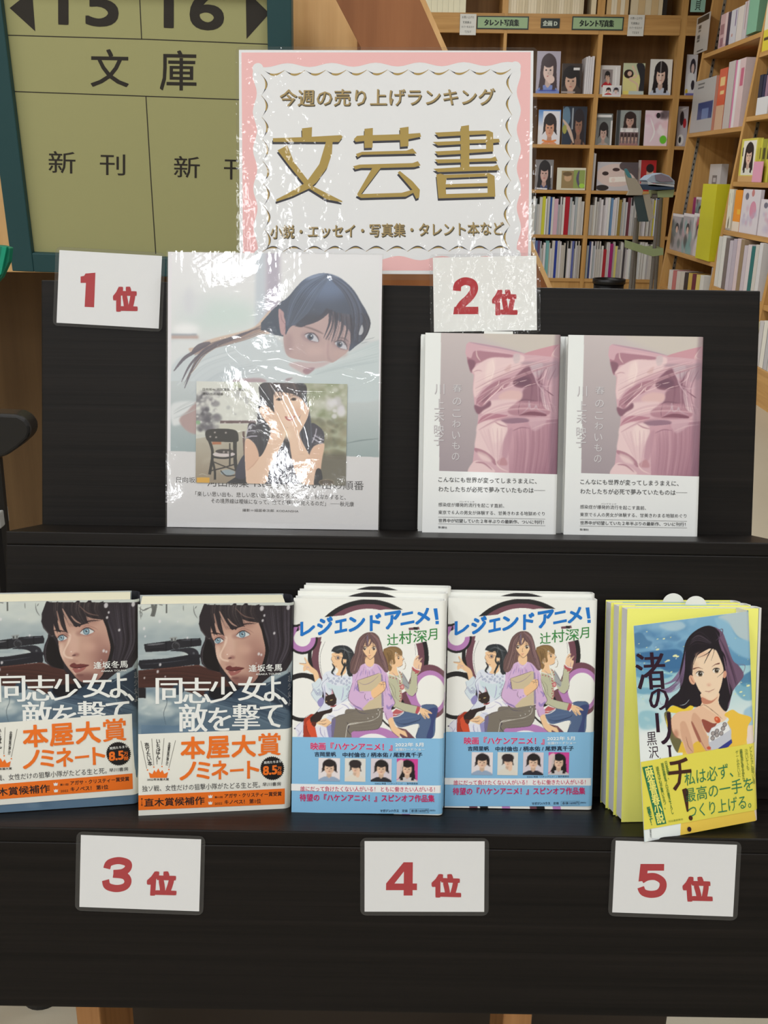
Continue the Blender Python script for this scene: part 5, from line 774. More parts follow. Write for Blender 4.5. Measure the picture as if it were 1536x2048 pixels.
# ---- photo book in shrink wrap --------------------------------------------------
y1 = -.0215; w1, h1 = dims(Q1, y1, y1); t1 = .019
pb = make_book('photo_book', w1, h1, t1, WHP, PAPERW, r=.0015, ov=.002)
tag(pb, 'large white shrink-wrapped photo book of a girl on a pillow beside the 1st place card', 'book')
fp = paint_bed().mesh('front_cover', w1, h1, pb, vcmat('gloss_print', .3, .4))
I = Ink(Q1, w1, h1, (300, 480, 3.072)); I.lift = .0001
G = (62, 60, 64)
I.text('日向坂46', (160, 1504), (318, 1506), 36, G, 0); I.text('河田陽菜 1st写真集 思い出の順番', (350, 1526), (1310, 1540), 56, G, 0)
I.text('「楽しい思い出も、悲しい思い出もあるだろう。でも、何年かすると、', (278, 1586), (1200, 1600), 30, G, .002); I.text('その境界線は曖昧になって、全てが輝いて見えるのだ」 ──秋元康', (375, 1628), (1250, 1641), 30, G, .002); I.text('撮影＝細居幸次郎  KODANSHA', (568, 1678), (912, 1681), 18, G, .005)
I.build('lettering', fp)
# photo card lying on the cover
H1 = homog(Q1, [(0, 0), (1, 0), (1, 1), (0, 1)]); cq = happly(H1, QI)
cw = float((cq[1, 0]-cq[0, 0]+cq[2, 0]-cq[3, 0])/2*w1); chh = float((cq[3, 1]-cq[0, 1]+cq[2, 1]-cq[1, 1])/2*h1)
pc = paint_card().mesh('photo_card', cw, chh, pb, vcmat('gloss_print')); pc.location = (cq[3, 0]*w1, -.0009, (1-cq[3, 1])*h1); pc.rotation_euler = (0, .004, 0)
I = Ink(QI, cw, chh, (300, 480, 3.072)); I.text('日向坂46 河田陽菜 1st写真集', (322, 938), (582, 941), 17, (60, 60, 60), .004); I.text('思い出の順番', (322, 966), (450, 968), 17, (60, 60, 60), .004); I.build('lettering', pc)
# film with the folds the photo shows
def film_front():
    nx, nz = 130, 160; V = []; rng = np.random.RandomState(2)
    ridges = [([(470, 700), (520, 745), (560, 800), (590, 860), (600, 900)], .0020, .022), ([(500, 725), (560, 722), (620, 742), (680, 735), (756, 756)], .0018, .015), ([(500, 750), (600, 772), (700, 775), (756, 760)], .0013, .012), ([(600, 905), (660, 912), (710, 915)], .0011, .008), ([(660, 560), (720, 548), (757, 520)], .0004, .008)]
    rr = []
    for P, a_, s_ in ridges: q = happly(H1, P); rr.append((q, a_, s_))
    ph = rng.rand(12, 3)*6.28; fr = 4+rng.rand(12, 2)*26
    for j in range(nz):
        v = 1-j/(nz-1)
        for i in range(nx):
            u = i/(nx-1); y = 0
            for q, a_, s_ in rr:
                d = 9
                for A, B in zip(q[:-1], q[1:]):
                    ab = B-A; t_ = min(1, max(0, ((u-A[0])*ab[0]+(v-A[1])*ab[1])/(ab@ab))); d = min(d, math.hypot((u-A[0]-ab[0]*t_)*.78, v-A[1]-ab[1]*t_))
                y += a_*math.exp(-(d/s_)**2)
            e = min(1, 6*(1-abs(2*u-1)))*min(1, 6*(1-abs(2*v-1)))
            nz_ = sum(math.sin(fr[k, 0]*u+fr[k, 1]*v*1.3+ph[k, 0]) for k in range(12))*.00003
            top = math.exp(-v/.05)*(.00012*math.sin(u*190+9*math.sin(u*23))+.0001*math.sin(u*83+v*160))
            V.append((u*(w1+.0024)-.0012, -.0013-(y+nz_+.0002)*e-top*.9, (1-v)*(h1+.002)-.001))
    Fc = [[j*nx+i, j*nx+i+1, (j+1)*nx+i+1, (j+1)*nx+i] for j in range(nz-1) for i in range(nx-1)]
    return mesh_obj('shrink_wrap', V, Fc, film_mat('shrink_film', gloss=.055, rough=.05, haze=.03, bump=.045, bscale=150), pb, smooth=True)
film_front()
place(pb, Q1, y1, y1, 0, .0008)

# ---- pale pink satin cover novels ----------------------------------------------
y2 = -.031; w2, h2 = dims(Q2, y2, y2); t2 = .0148
bs = make_book('novel', w2, h2, t2, CREAM, PAPERW, mat('mauve_spine', (112, 88, 100), .4), .0035)
cv = curve_off(w2, .0035)
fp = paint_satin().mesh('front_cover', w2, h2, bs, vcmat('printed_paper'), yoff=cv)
I = Ink(Q2, w2, h2, (830, 480, 2.518)); SIL = (206, 203, 206); SHD = (136, 126, 132)
for dx, dy, colr in ((1.6, 1.6, SHD), (0, 0, SIL)):
    L_ = .00008 if dx else .00016
    for k_, (ch_, ya) in enumerate(zip('川上未映子', (725, 800, 862, 930, 985))): I.ch(ch_, 97-k_*.8+dx, ya+dy, 148-k_*.8+dx, ya+52+dy, colr, -.004 if ch_ != '川' else 0, lift=L_)
    for k_, (ch_, ya) in enumerate(zip('春のこわいもの', (728, 795, 856, 908, 966, 1018, 1074))): I.ch(ch_, 190-k_*.6+dx, ya+dy, 236-k_*2+dx, ya+38+dy, colr, -.004, lift=L_)
I.build('lettering', fp)
I2 = Ink(Q2, w2, h2, (830, 480, 2.518))
bd = band(bs, I2, [(30, 1163), (735, 1182), (700, 1500), (22, 1500)], (229, 231, 231), w2, .0035, t=t2)
I2.v = (830, 480, 2.518); I2.lift = .0006; K = (58, 58, 62)
I2.text('こんなにも世界が変ってしまうまえに、', (118, 1222), (612, 1230), 27, K, .003); I2.text('わたしたちが必死で夢みていたものは──', (118, 1270), (655, 1276), 27, K, .003)
I2.text('パンデミック', (224, 1323), (300, 1324), 7, K); I2.text('感染症が爆発的流行を起こす直前、', (118, 1345), (450, 1350), 20, K); I2.text('東京で６人の男女が体験する、甘美きわまる地獄めぐり', (118, 1384), (652, 1388), 20, K)
I2.line([(117, 1398), (655, 1405)], 1.2, K); I2.line([(117, 1432), (655, 1438)], 1.2, K); I2.text('世界中が切望していた２年半ぶりの最新作、ついに刊行！', (119, 1425), (648, 1430), 19, K, .012); I2.text('新潮社', (118, 1455), (163, 1456), 11, K, .004)
I2.build('lettering', bd)
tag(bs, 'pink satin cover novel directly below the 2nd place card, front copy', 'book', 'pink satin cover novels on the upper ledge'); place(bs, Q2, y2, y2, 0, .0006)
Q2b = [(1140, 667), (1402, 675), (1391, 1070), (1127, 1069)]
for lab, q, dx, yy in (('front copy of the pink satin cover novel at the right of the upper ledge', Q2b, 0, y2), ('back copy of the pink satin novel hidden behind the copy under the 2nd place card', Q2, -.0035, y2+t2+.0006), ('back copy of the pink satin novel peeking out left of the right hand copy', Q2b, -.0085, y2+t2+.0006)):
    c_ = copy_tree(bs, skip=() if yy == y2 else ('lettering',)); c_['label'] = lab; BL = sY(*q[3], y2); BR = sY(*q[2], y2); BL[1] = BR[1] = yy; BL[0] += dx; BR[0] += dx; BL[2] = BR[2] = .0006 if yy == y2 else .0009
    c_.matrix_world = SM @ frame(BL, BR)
# small white slip behind the card
sl = empty('paper_slip', 'tiny white order slip poking up from the pink novel below the 2nd place card', 'slip', mtx=SM @ Matrix.Translation(Vector(sY(968, 672, -.004))))
p_ = sY(1026, 663, -.004)-sY(968, 672, -.004); box('slip', (0, 0, -.03), (p_[0], .0004, p_[2]), PAPERW, sl)

# ---- sniper novel ----------------------------------------------------------------
LN = math.radians(-5.5); yb = (-.158, -.134); w3, h3 = dims(QB, *yb, LN); t3 = .034
bn = make_book('war_novel', w3, h3, t3, CREAM, mat('grey_blue_jacket', (170, 176, 180), .4), mat('dark_spine', (40, 40, 48), .4), .007, ov=.0008, bt=.0008, ins=.002)
cv = curve_off(w3, .007); fp = paint_sniper().mesh('front_cover', w3, h3, bn, vcmat('printed_paper'), yoff=cv)
I = Ink(QB, w3, h3, (270, 1170, 4.267), cv); W_ = (238, 240, 238); I.lift = .00015
I.text('逢坂冬馬', (968, 735), (1250, 722), 62, W_, .018); I.text('AISAKA TOUMA', (1028, 760), (1240, 753), 16, W_, .02)
for ch_, x0_, y0_, x1_, y1_ in (('同', 178, 795, 408, 1015), ('志', 405, 790, 650, 1005), ('少', 635, 780, 868, 1003), ('女', 875, 775, 1115, 980), ('よ', 1095, 768, 1245, 982), ('、', 1238, 945, 1300, 1010), ('敵', 375, 1012, 622, 1250), ('を', 622, 1040, 822, 1240), ('撃', 828, 1008, 1066, 1232), ('て', 1062, 1012, 1258, 1205)): I.ch(ch_, x0_+6, y0_, x1_-6, y1_, W_, 0, thin=5.5, slant=-4)
for k_, ch_ in enumerate('同志少女よ'): I.ch(ch_, 1300, 690+k_*68, 1330, 745+k_*68, (150, 150, 155), .0)
I.build('lettering', fp)
I2 = Ink(QB, w3, h3, (270, 1170, 4.267), cv); bd = band(bn, I2, [(30, 1275), (1330, 1210), (1320, 1905), (30, 1978)], (236, 236, 228), w3, .007, t=t3)
I2.lift = .0006; OR = (240, 118, 38); BKK = (40, 38, 40)
for ch_, x0_, y0_, x1_, y1_ in (('本', 385, 1288, 605, 1490), ('屋', 605, 1280, 812, 1482), ('大', 818, 1268, 1036, 1468), ('ノ', 375, 1505, 530, 1672), ('ミ', 520, 1500, 648, 1665), ('ネ', 648, 1490, 802, 1662), ('ー', 806, 1560, 932, 1592), ('ト', 950, 1485, 1066, 1648)): I2.ch(ch_, x0_+5, y0_+5, x1_-5, y1_-5, OR, .032, slant=-10)
I2.ch('賞', 1046, 1254, 1242, 1448, OR, .02, slant=-10)
for (xa, ya), (xb, yb_) in (((52, 1330), (102, 1568)), ((145, 1310), (162, 1540)), ((250, 1305), (230, 1535)), ((348, 1322), (290, 1560))): I2.line([(xa, ya), (xb, yb_)], 3, (90, 86, 84))
I2.text('売りたい本', (112, 1545), (152, 1545), 200, BKK, .02, True, up=(-.16, -1)); I2.text('いちばん！', (182, 1530), (218, 1530), 215, BKK, .02, True); I2.text('全国書店員が選んだ', (262, 1538), (284, 1540), 200, BKK, .02, True, up=(.12, -1))
I2.poly([(118, 1600), (150, 1615), (165, 1580), (182, 1600), (200, 1565), (217, 1600), (235, 1578), (250, 1612), (284, 1595), (272, 1645), (130, 1648)], OR)
for x_, y_ in ((108, 1580), (162, 1554), (232, 1548), (290, 1574)): t_ = np.linspace(0, 6.28, 9)[:-1]; I2.poly(np.c_[x_+6*np.cos(t_), y_+6*np.sin(t_)], OR)
I2.text('2022年本屋大賞', (105, 1673), (290, 1667), 20, BKK, .02)
t_ = np.linspace(0, 2*np.pi, 73)[:-1]; r_ = np.where(np.arange(72) % 2, 104, 95); I2.poly(np.c_[1170+r_*np.cos(t_), 1550+r_*np.sin(t_)], (30, 28, 30), .0006)
I2.lift = .00075; I2.text('発売たちまち', (1098, 1515), (1247, 1500), 24, W_, .02); I2.text('8.5', (1090, 1612), (1212, 1600), 80, OR, .05); I2.ch('万', 1212, 1535, 1250, 1568, OR, .03); I2.ch('部', 1212, 1572, 1250, 1606, OR, .03); I2.lift = .0006
I2.text('独ソ戦、女性だけの狙撃小隊がたどる生と死。', (62, 1768), (1068, 1718), 52, (70, 68, 70), .0); I2.text('早川書房', (1088, 1706), (1245, 1697), 32, (70, 68, 70), .004)
I2.poly([(30, 1800), (1225, 1725.5), (1225, 1859), (30, 1928)], OR, .0005); I2.poly([(1225, 1725.5), (1255, 1723.5), (1255, 1857.5), (1225, 1859)], OR, .0005); I2.poly([(1255, 1723.5), (1278, 1722), (1278, 1856), (1255, 1857.5)], OR, .0005)
I2.text('直木賞候補作', (80, 1898), (595, 1870), 72, BKK, .02); I2.text('アガサ・クリスティー賞受賞', (765, 1812), (1250, 1785), 38, BKK, .02); I2.text('第11回', (680, 1815), (748, 1812), 18, BKK, .02); I2.text('2022', (682, 1870), (745, 1866), 18, (90, 60, 40), .01); I2.text('キノベス！ 第1位', (765, 1866), (1075, 1852), 40, BKK, .02); I2.text('第166回', (52, 1890), (66, 1890), 68, BKK, .02, True)
for y_ in (1812, 1868): I2.poly([(626, y_-25), (636, y_-16), (644, y_-28), (652, y_-16), (662, y_-27), (658, y_), (630, y_+2)], W_)
I2.build('lettering', bd)
tag(bn, 'war novel with dark-haired girl and rifle scope, second from left on the lower ledge', 'book', 'war novels on the lower ledge')
place(bn, QB, yb[0], yb[1], Z1, .0006, LN)
ca = copy_tree(bn); ca['label'] = 'war novel with rifle scope cover cut off by the left picture edge, orange band raised'
BRa = sY(279, 1602, -.130); BLa_ = sY(0, 1628, -.158); d_ = (BRa-BLa_); d_[2] = 0; d_ /= np.linalg.norm(d_); BRa[2] = Z1+.0006; ca.matrix_world = SM @ frame(BRa-d_*w3, BRa, (0, math.sin(LN), math.cos(LN)))
for ch_ in kids(ca):
    if ch_.name.startswith('paper_band'): ch_.location = (0, 0, .0075); ch_.rotation_euler = (0, -.022, 0)

# ---- three women novel -------------------------------------------------------------
yc = -.1435; w4, h4 = dims(QC, yc, yc-.004); t4 = .0158
bw = make_book('anime_novel', w4, h4, t4, CREAM, PAPERW, PAPERW, .0045); cv = curve_off(w4, .0045)
fp = paint_anime().mesh('front_cover', w4, h4, bw, vcmat('printed_paper'), yoff=cv)
I = Ink(QC, w4, h4, (575, 1170, 4.268), cv); BL_ = (26, 116, 200)
for ch_, x0_, y0_, x1_, y1_ in (('レ', 105, 318, 240, 448), ('ジ', 248, 288, 390, 440), ('ェ', 396, 305, 512, 425), ('ン', 515, 275, 665, 410), ('ド', 695, 258, 802, 402), ('ア', 822, 232, 972, 390), ('ニ', 958, 240, 1086, 352), ('メ', 1085, 208, 1222, 345)): I.ch(ch_, x0_+4, y0_+8, x1_-4, y1_, BL_, .045, slant=-22)
I.poly([(1245, 205), (1278, 202), (1290, 300), (1262, 302)], BL_); I.poly([(1262, 312), (1292, 310), (1292, 338), (1264, 340)], BL_)
for ch_, x0_, y0_, x1_, y1_ in (('辻', 848, 425, 942, 525), ('村', 950, 402, 1062, 512), ('深', 1070, 395, 1190, 498), ('月', 1196, 382, 1278, 478)): I.ch(ch_, x0_, y0_, x1_, y1_, (62, 138, 72), .012, thin=2.5, slant=-8)
I.build('lettering', fp)
I2 = Ink(QC, w4, h4, (575, 1170, 4.268), cv); BB = (134, 188, 226); bd = band(bw, I2, [(30, 1300), (1345, 1320), (1335, 1970), (30, 1943)], BB, w4, .0045, t=t4)
I2.lift = .0005; I2.poly([(33, 1697), (600, 1712), (1270, 1721), (1268, 1787), (600, 1772), (33, 1755)], (236, 236, 236)); I2.poly([(1270, 1721), (1300, 1722), (1298, 1788), (1268, 1787)], (236, 236, 236)); I2.poly([(1300, 1722), (1318, 1722), (1316, 1788), (1298, 1788)], (236, 236, 236)); I2.lift = .0006; MG = (204, 34, 100)
I2.text('映画『ハケンアニメ！』', (195, 1412), (895, 1422), 68, (236, 190, 214), .05, lift=.00052); I2.text('映画『ハケンアニメ！』', (197, 1410), (893, 1420), 64, MG, .022); I2.text('2022年 5月', (917, 1387), (1160, 1387), 36, (240, 244, 250), .03); I2.text('全国ロードショー', (918, 1421), (1170, 1421), 24, (240, 244, 250), .02)
NB = (28, 34, 60); I2.text('吉岡里帆', (230, 1467), (412, 1468), 40, NB, .022); I2.text('中村倫也 / 柄本佑 / 尾野真千子', (468, 1474), (1150, 1478), 42, NB, .022)
I2.text('©2022 映画「ハケンアニメ！」製作委員会', (742, 1708), (1112, 1711), 16, NB, .0); I2.text('誰にだって負けたくない人がいる！ ともに働きたい人がいる！', (110, 1762), (1258, 1776), 44, (206, 54, 100), .008); I2.text('待望の『ハケンアニメ！』スピンオフ作品集', (103, 1846), (1255, 1864), 64, MG, .024)
I2.text('マガジンハウス', (788, 1946), (947, 1946), 24, NB, .03); I2.text('定価', (975, 1946), (1022, 1946), 22, NB, .004); I2.text('本体1600円', (1052, 1948), (1198, 1948), 24, NB, .004); I2.text('(税別)', (1212, 1944), (1262, 1944), 16, NB, .0)
for P_ in ([(1043, 1920), (1206, 1920)], [(1206, 1920), (1206, 1955)], [(1206, 1955), (1043, 1955)], [(1043, 1955), (1043, 1920)]): I2.line(P_, 1.6, NB)
I2.build('lettering', bd)
for k_, (x0_, y0_, x1_, y1_, hr, tp, bg, stl) in enumerate(((262, 1483, 447, 1675, (40, 32, 34), (150, 170, 196), (230, 222, 224), 1), (485, 1487, 665, 1680, (46, 38, 40), (224, 218, 206), (222, 220, 214), 2), (707, 1490, 888, 1683, (34, 28, 30), (44, 42, 50), (216, 206, 214), 1), (928, 1493, 1112, 1686, (26, 22, 26), (206, 200, 200), (206, 70, 150), 3))):
    q = I2.loc([(x0_, y1_), (x1_, y0_)]); ww, hh = q[1][0]-q[0][0], q[1][2]-q[0][2]
    def pf(c, hr=hr, tp=tp, bg=bg, stl=stl):
        portrait(c, 0, 0, 100, 100, bg, hr, (232, 196, 170), tp, stl)
        if stl == 3: c.poly([(0, 20), (30, 8), (24, 60), (0, 90)], (222, 206, 200), .9)
        if stl == 2: c.ell(50, 24, 30, 18, hr)
    po = mini(ww, hh, pf, ppm=1500, seed=k_).mesh('portrait_photo', ww, hh, bd, vcmat('printed_paper')); po.location = (q[0][0], -.0005, q[0][2])
tag(bw, 'front copy of the blue-banded novel with three drawn women in the left pile', 'book', 'novels with three drawn women')
place(bw, QC, yc, yc-.004, Z1, .0006)
QD = [(894, 1193), (1189, 1200), (1178, 1622), (889, 1614)]
for lab, q, yL, yR, dx, dz in (('middle copy of the blue-banded novel with three drawn women in the left pile', QC, yc, yc-.004, .002, .004), ('rear copy of the blue-banded novel with three drawn women in the left pile', QC, yc, yc-.004, .006, .007), ('front copy of the blue-banded novel with three drawn women in the right pile', QD, -.128, -.128, 0, 0), ('rear copy of the blue-banded novel with three drawn women in the right pile', QD, -.128, -.128, .001, .003)):
    fr_ = 'front' in lab[:6]; c_ = copy_tree(bw); c_['label'] = lab; k_ = {'m': 1, 'r': 2, 'f': 0}[lab[0]]; k_ = 1 if ('rear' in lab and q is QD) else k_
    BL = sY(*q[3], yL); BR = sY(*q[2], yR); yo = k_*(t4+.0005)
    for P_ in (BL, BR): P_[1] += yo; P_[0] += dx; P_[2] = Z1+.0006
    c_.matrix_world = SM @ frame(BL, BR)
    if q is QD and fr_:
        for ch_ in kids(c_):
            if ch_.name.startswith('paper_band'): ch_.location = (0, 0, .0022)
    if dz:
        for ch_ in kids(c_):
            if ch_.name.split('.')[0] in ('cover_boards', 'front_cover', 'page_block'): ch_.scale = (1, 1, 1+dz/h4)

# ---- yellow novel pile with the seaside jacket ---------------------------------------
YEL = mat('yellow_board', (250, 245, 128), .4, .35)
QF = [(1243, 1225), (1514, 1213), (1512, 1642), (1243, 1646)]; w5, h5 = dims(QF, -.157, -.145); t5 = .0152
lab5 = ['yellow hardcover novel at the front of the pile above the 5th place card', 'second yellow novel in the pile above the 5th place card, slip inside', 'rear yellow novel of the pile above the 5th place card']
by = make_book('yellow_novel', w5, h5, t5, WHP, YEL, PAPERW, .004, ov=.0012, bt=.0006, ins=.0002)
tag(by, lab5[0], 'book', 'yellow novels in the pile at the right'); 
# its jacket hangs open in front
yJ = (-.1915, -.163); w6, h6 = dims(QE, *yJ); cv6 = curve_off(w6, .005)
jk = paint_beach().mesh('dust_jacket', w6, h6, by, vcmat('printed_paper'), yoff=cv6)
sj = MB(); f_ = cv6
for (xa, ya), (xb, yb_) in zip([(w6, .005), (w6, .02)][:1], [(w6, .02)]): sj.prism([(xa-.0004, ya, 0), (xa, ya, 0), (xb, yb_, 0), (xb-.0004, yb_, 0)], (0, 0, h6))
sj.box((0, .0003, 0), (w6-.006, .0006, h6)).build('jacket_back', PAPERW, jk)
I = Ink(QE, w6, h6, (1210, 1180, 3.938), cv6); DP = (44, 18, 40)
for ch_, x0_, y0_, x1_, y1_ in (('渚', 352, 462, 580, 758), ('の', 440, 752, 590, 925), ('リ', 480, 945, 592, 1200)): I.ch(ch_, x0_, y0_, x1_, y1_, DP, 0, thin=5)
I.poly([(548, 1208), (588, 1206), (578, 1230), (580, 1330), (560, 1330), (560, 1226)], DP); I.ch('黒', 395, 1100, 472, 1208, DP, -.004, slant=-6); I.ch('沢', 402, 1215, 480, 1312, DP, -.004, slant=-6); I.line([(452, 1320), (460, 1330)], 4, DP); I.line([(490, 1305), (482, 1325)], 4, DP); I.text('河出書房新社', (358, 1950), (374, 1950), 90, (90, 90, 90), 0, True)
I.build('lettering', jk)
I2 = Ink(QE, w6, h6, (1210, 1180, 3.938), cv6); YB = (228, 218, 84); bd = band(jk, I2, [(330, 1336), (1238, 1204), (1218, 1728), (313, 1886)], YB, w6, .005, wrap=False)
I2.lift = .0006; GR = (44, 122, 84); BR2 = (66, 34, 26)
I2.ch('チ', 540, 1318, 724, 1575, BR2, .012, slant=-16); I2.poly([(640, 1562), (672, 1550), (688, 1570), (676, 1740), (664, 1740)], BR2)
for x_, y_ in ((690, 1790), (673, 1880)): t_ = np.linspace(0, 6.28, 17)[:-1]; I2.poly(np.c_[x_+16*np.cos(t_), y_+20*np.sin(t_)], BR2 if y_ < 1800 else DP)
sl_ = -.17
def gt(t, x0_, x1_, yb0, hh, col=GR, b_=.0): I2.text(t, (x0_, yb0), (x1_, yb0+(x1_-x0_)*sl_), hh, col, b_)
gt('私は必ず、', 665, 1045, 1535, 118); gt('最高の一手を', 660, 1190, 1668, 112); gt('つくり上げる。', 675, 1165, 1795, 108)
I2.poly([(338, 1378), (420, 1364), (496, 1834), (418, 1848)], GR, .0005); I2.text('麻雀青春小説', (422, 1838), (486, 1826), 460, (238, 232, 120), .03, True, up=(-.155, -1)); I2.text('誕生！', (370, 1848), (398, 1843), 150, GR, .03, True, up=(-.16, -1))
for s_, x_, y_, hh in (('日本初、', 536, 1480, 145), ('現役麻雀プロの書き下ろし', 540, 1760, 410), ('読めば心が奮い立つ。', 490, 1720, 345)): I2.text(s_, (x_, y_), (x_+22, y_-4), hh, (60, 120, 60), .012, True, up=(-.13, -1))
for s_, x_, y_, hh, b_ in (('どんなに暗い海', 1188, 1530, 300, 0), ('泣いても', 1150, 1420, 170, 0), ('麻雀があるから', 1112, 1500, 250, .02), ('ゲームみたいだ', 1080, 1470, 210, 0)): I2.text(s_, (x_, y_), (x_+22, y_-4), hh, (110, 130, 60), b_, True, up=(-.02, -1))
gt('河出書房新社', 512, 630, 1826, 16, (110, 130, 60)); I2.build('lettering', bd)
place(by, QF, -.157, -.145, Z1, .0006)
BLj = sY(*QE[3], yJ[0]); BRj = sY(*QE[2], yJ[1]); TLj = sY(*QE[0], yJ[0]); jk.matrix_world = SM @ frame(BLj, BRj, TLj-BLj)
jm = jk.matrix_world.copy(); jk.matrix_parent_inverse = by.matrix_world.inverted()
jk.matrix_world = jm
for k_ in (1, 2):
    c_ = copy_tree(by, skip=('dust_jacket',)); c_['label'] = lab5[k_]; BL = sY(*QF[3], -.157); BR = sY(*QF[2], -.145)
    for P_ in (BL, BR): P_[1] += k_*(t5+.0015); P_[0] += -.003*k_; P_[2] = Z1+.0006
    c_.matrix_world = SM @ frame(BL, BR)
    box('slip_front', (.014 if k_ == 1 else .010, -.0006, .006), (w5-.03, .0, h5+.0005), mat('pale_blue_print', (150, 196, 214), .4), c_)
    n_s = 20; xs = .052+.012*(k_ == 2); pts = [(xs, 0, h5-.035)]+[(xs+.011+.0095*math.cos(t_), 0, h5-.001+.0085*math.sin(t_)) for t_ in np.linspace(math.pi, 0, n_s)]+[(xs+.022, 0, h5-.035)]
    s_ = MB().prism([(x-(.018 if k_ == 2 else -.006), .004, z) for x, y, z in pts], (0, .0005, 0)).build('order_slip', PAPERW, c_)

# ================================================================== laminated cards
FILM = film_mat('laminate_film', (248, 248, 250), .01, .06, haze=.03)
RED = (172, 26, 38)
def rounded(w, h, r, n=5):
    P = []
    for cx, cz, a0 in ((w-r, r, -90), (w-r, h-r, 0), (r, h-r, 90), (r, r, 180)):
        for i in range(n): a_ = math.radians(a0+90*i/(n-1)); P.append((cx+r*math.cos(a_), cz+r*math.sin(a_)))
    return P
def sheet(name, label, cat, quad, y, view, mL=.0035, mR=.0035, mT=.003, mB=.003, paper=PAPERW, group=None, film=None, tilt=0, th=.0006, rough_bump=True):
    BL, BR, TL, TR = sY(*quad[3], y), sY(*quad[2], y), sY(*quad[0], y), sY(*quad[1], y); w = float((np.linalg.norm(BR-BL)+np.linalg.norm(TR-TL))/2); h = float((np.linalg.norm(TL-BL)+np.linalg.norm(TR-BR))/2)
    x = (BR-BL+TR-TL); M = frame((BL+BR)/2-x/np.linalg.norm(x)*w/2, (BL+BR)/2+x/np.linalg.norm(x)*w/2, TL-BL+TR-BR)
    r = empty(name, label, cat, group, mtx=SM @ M @ Matrix.Rotation(tilt, 4, 'X')); box('paper', (0, 0, 0), (w, th*.5, h), paper, r)
    pts = rounded(w+mL+mR, h+mT+mB, .005); f = film or FILM
    n = len(pts); V = [(p[0]-mL, -.0004, p[1]-mB) for p in pts]+[(p[0]-mL, th*.5+.0001, p[1]-mB) for p in pts]
    mesh_obj('laminate_film', V, [list(range(n)), list(range(n, 2*n))[::-1]]+[[i, (i+1) % n, n+(i+1) % n, n+i] for i in range(n)], f, r)
    return r, Ink(quad, w, h, view)
CARDS = [('1', '1st place card with red numeral, taped to the top left of the back board', [(119.5, 500.4), (323.5, 511.6), (318, 657.6), (112.5, 645)], -.0030, (0, 480, 2.844), (458, 185, 542, 382), (640, 262, 783, 408), FILM),
 ('2', '2nd place card with red numeral above the pink satin novels', [(865, 515.7), (1074, 511), (1073, 660.7), (869, 663.5)], -.0034, (830, 480, 2.518), (190, 190, 318, 375), (385, 250, 515, 382), None),
 ('3', '3rd place card on the lower front panel below the war novels', [(151, 1670), (394, 1679), (397, 1822.7), (160, 1813.8)], -2*SD-.0022, (0, 1600, 2.021), (405, 232, 527, 373), (585, 288, 708, 388), FILM),
 ('4', '4th place card on the lower front panel below the novels with three women', [(727, 1682.7), (970, 1682.7), (967, 1824), (730.5, 1823)], -2*SD-.0022, (700, 1600, 1.8373), (132, 230, 245, 352), (297, 272, 407, 360), FILM),
 ('5', '5th place card on the lower front panel below the yellow novels', [(1240, 1682.7), (1485, 1690), (1464.7, 1834), (1225.8, 1824)], -2*SD-.0022, (700, 1600, 1.8373), (1060, 237, 1170, 360), (1225, 282, 1335, 375), FILM)]
GLOSSF = film_mat('glossy_laminate', (250, 250, 250), .0, .06, haze=.02, bump=.7, bscale=80, ior=1.4)
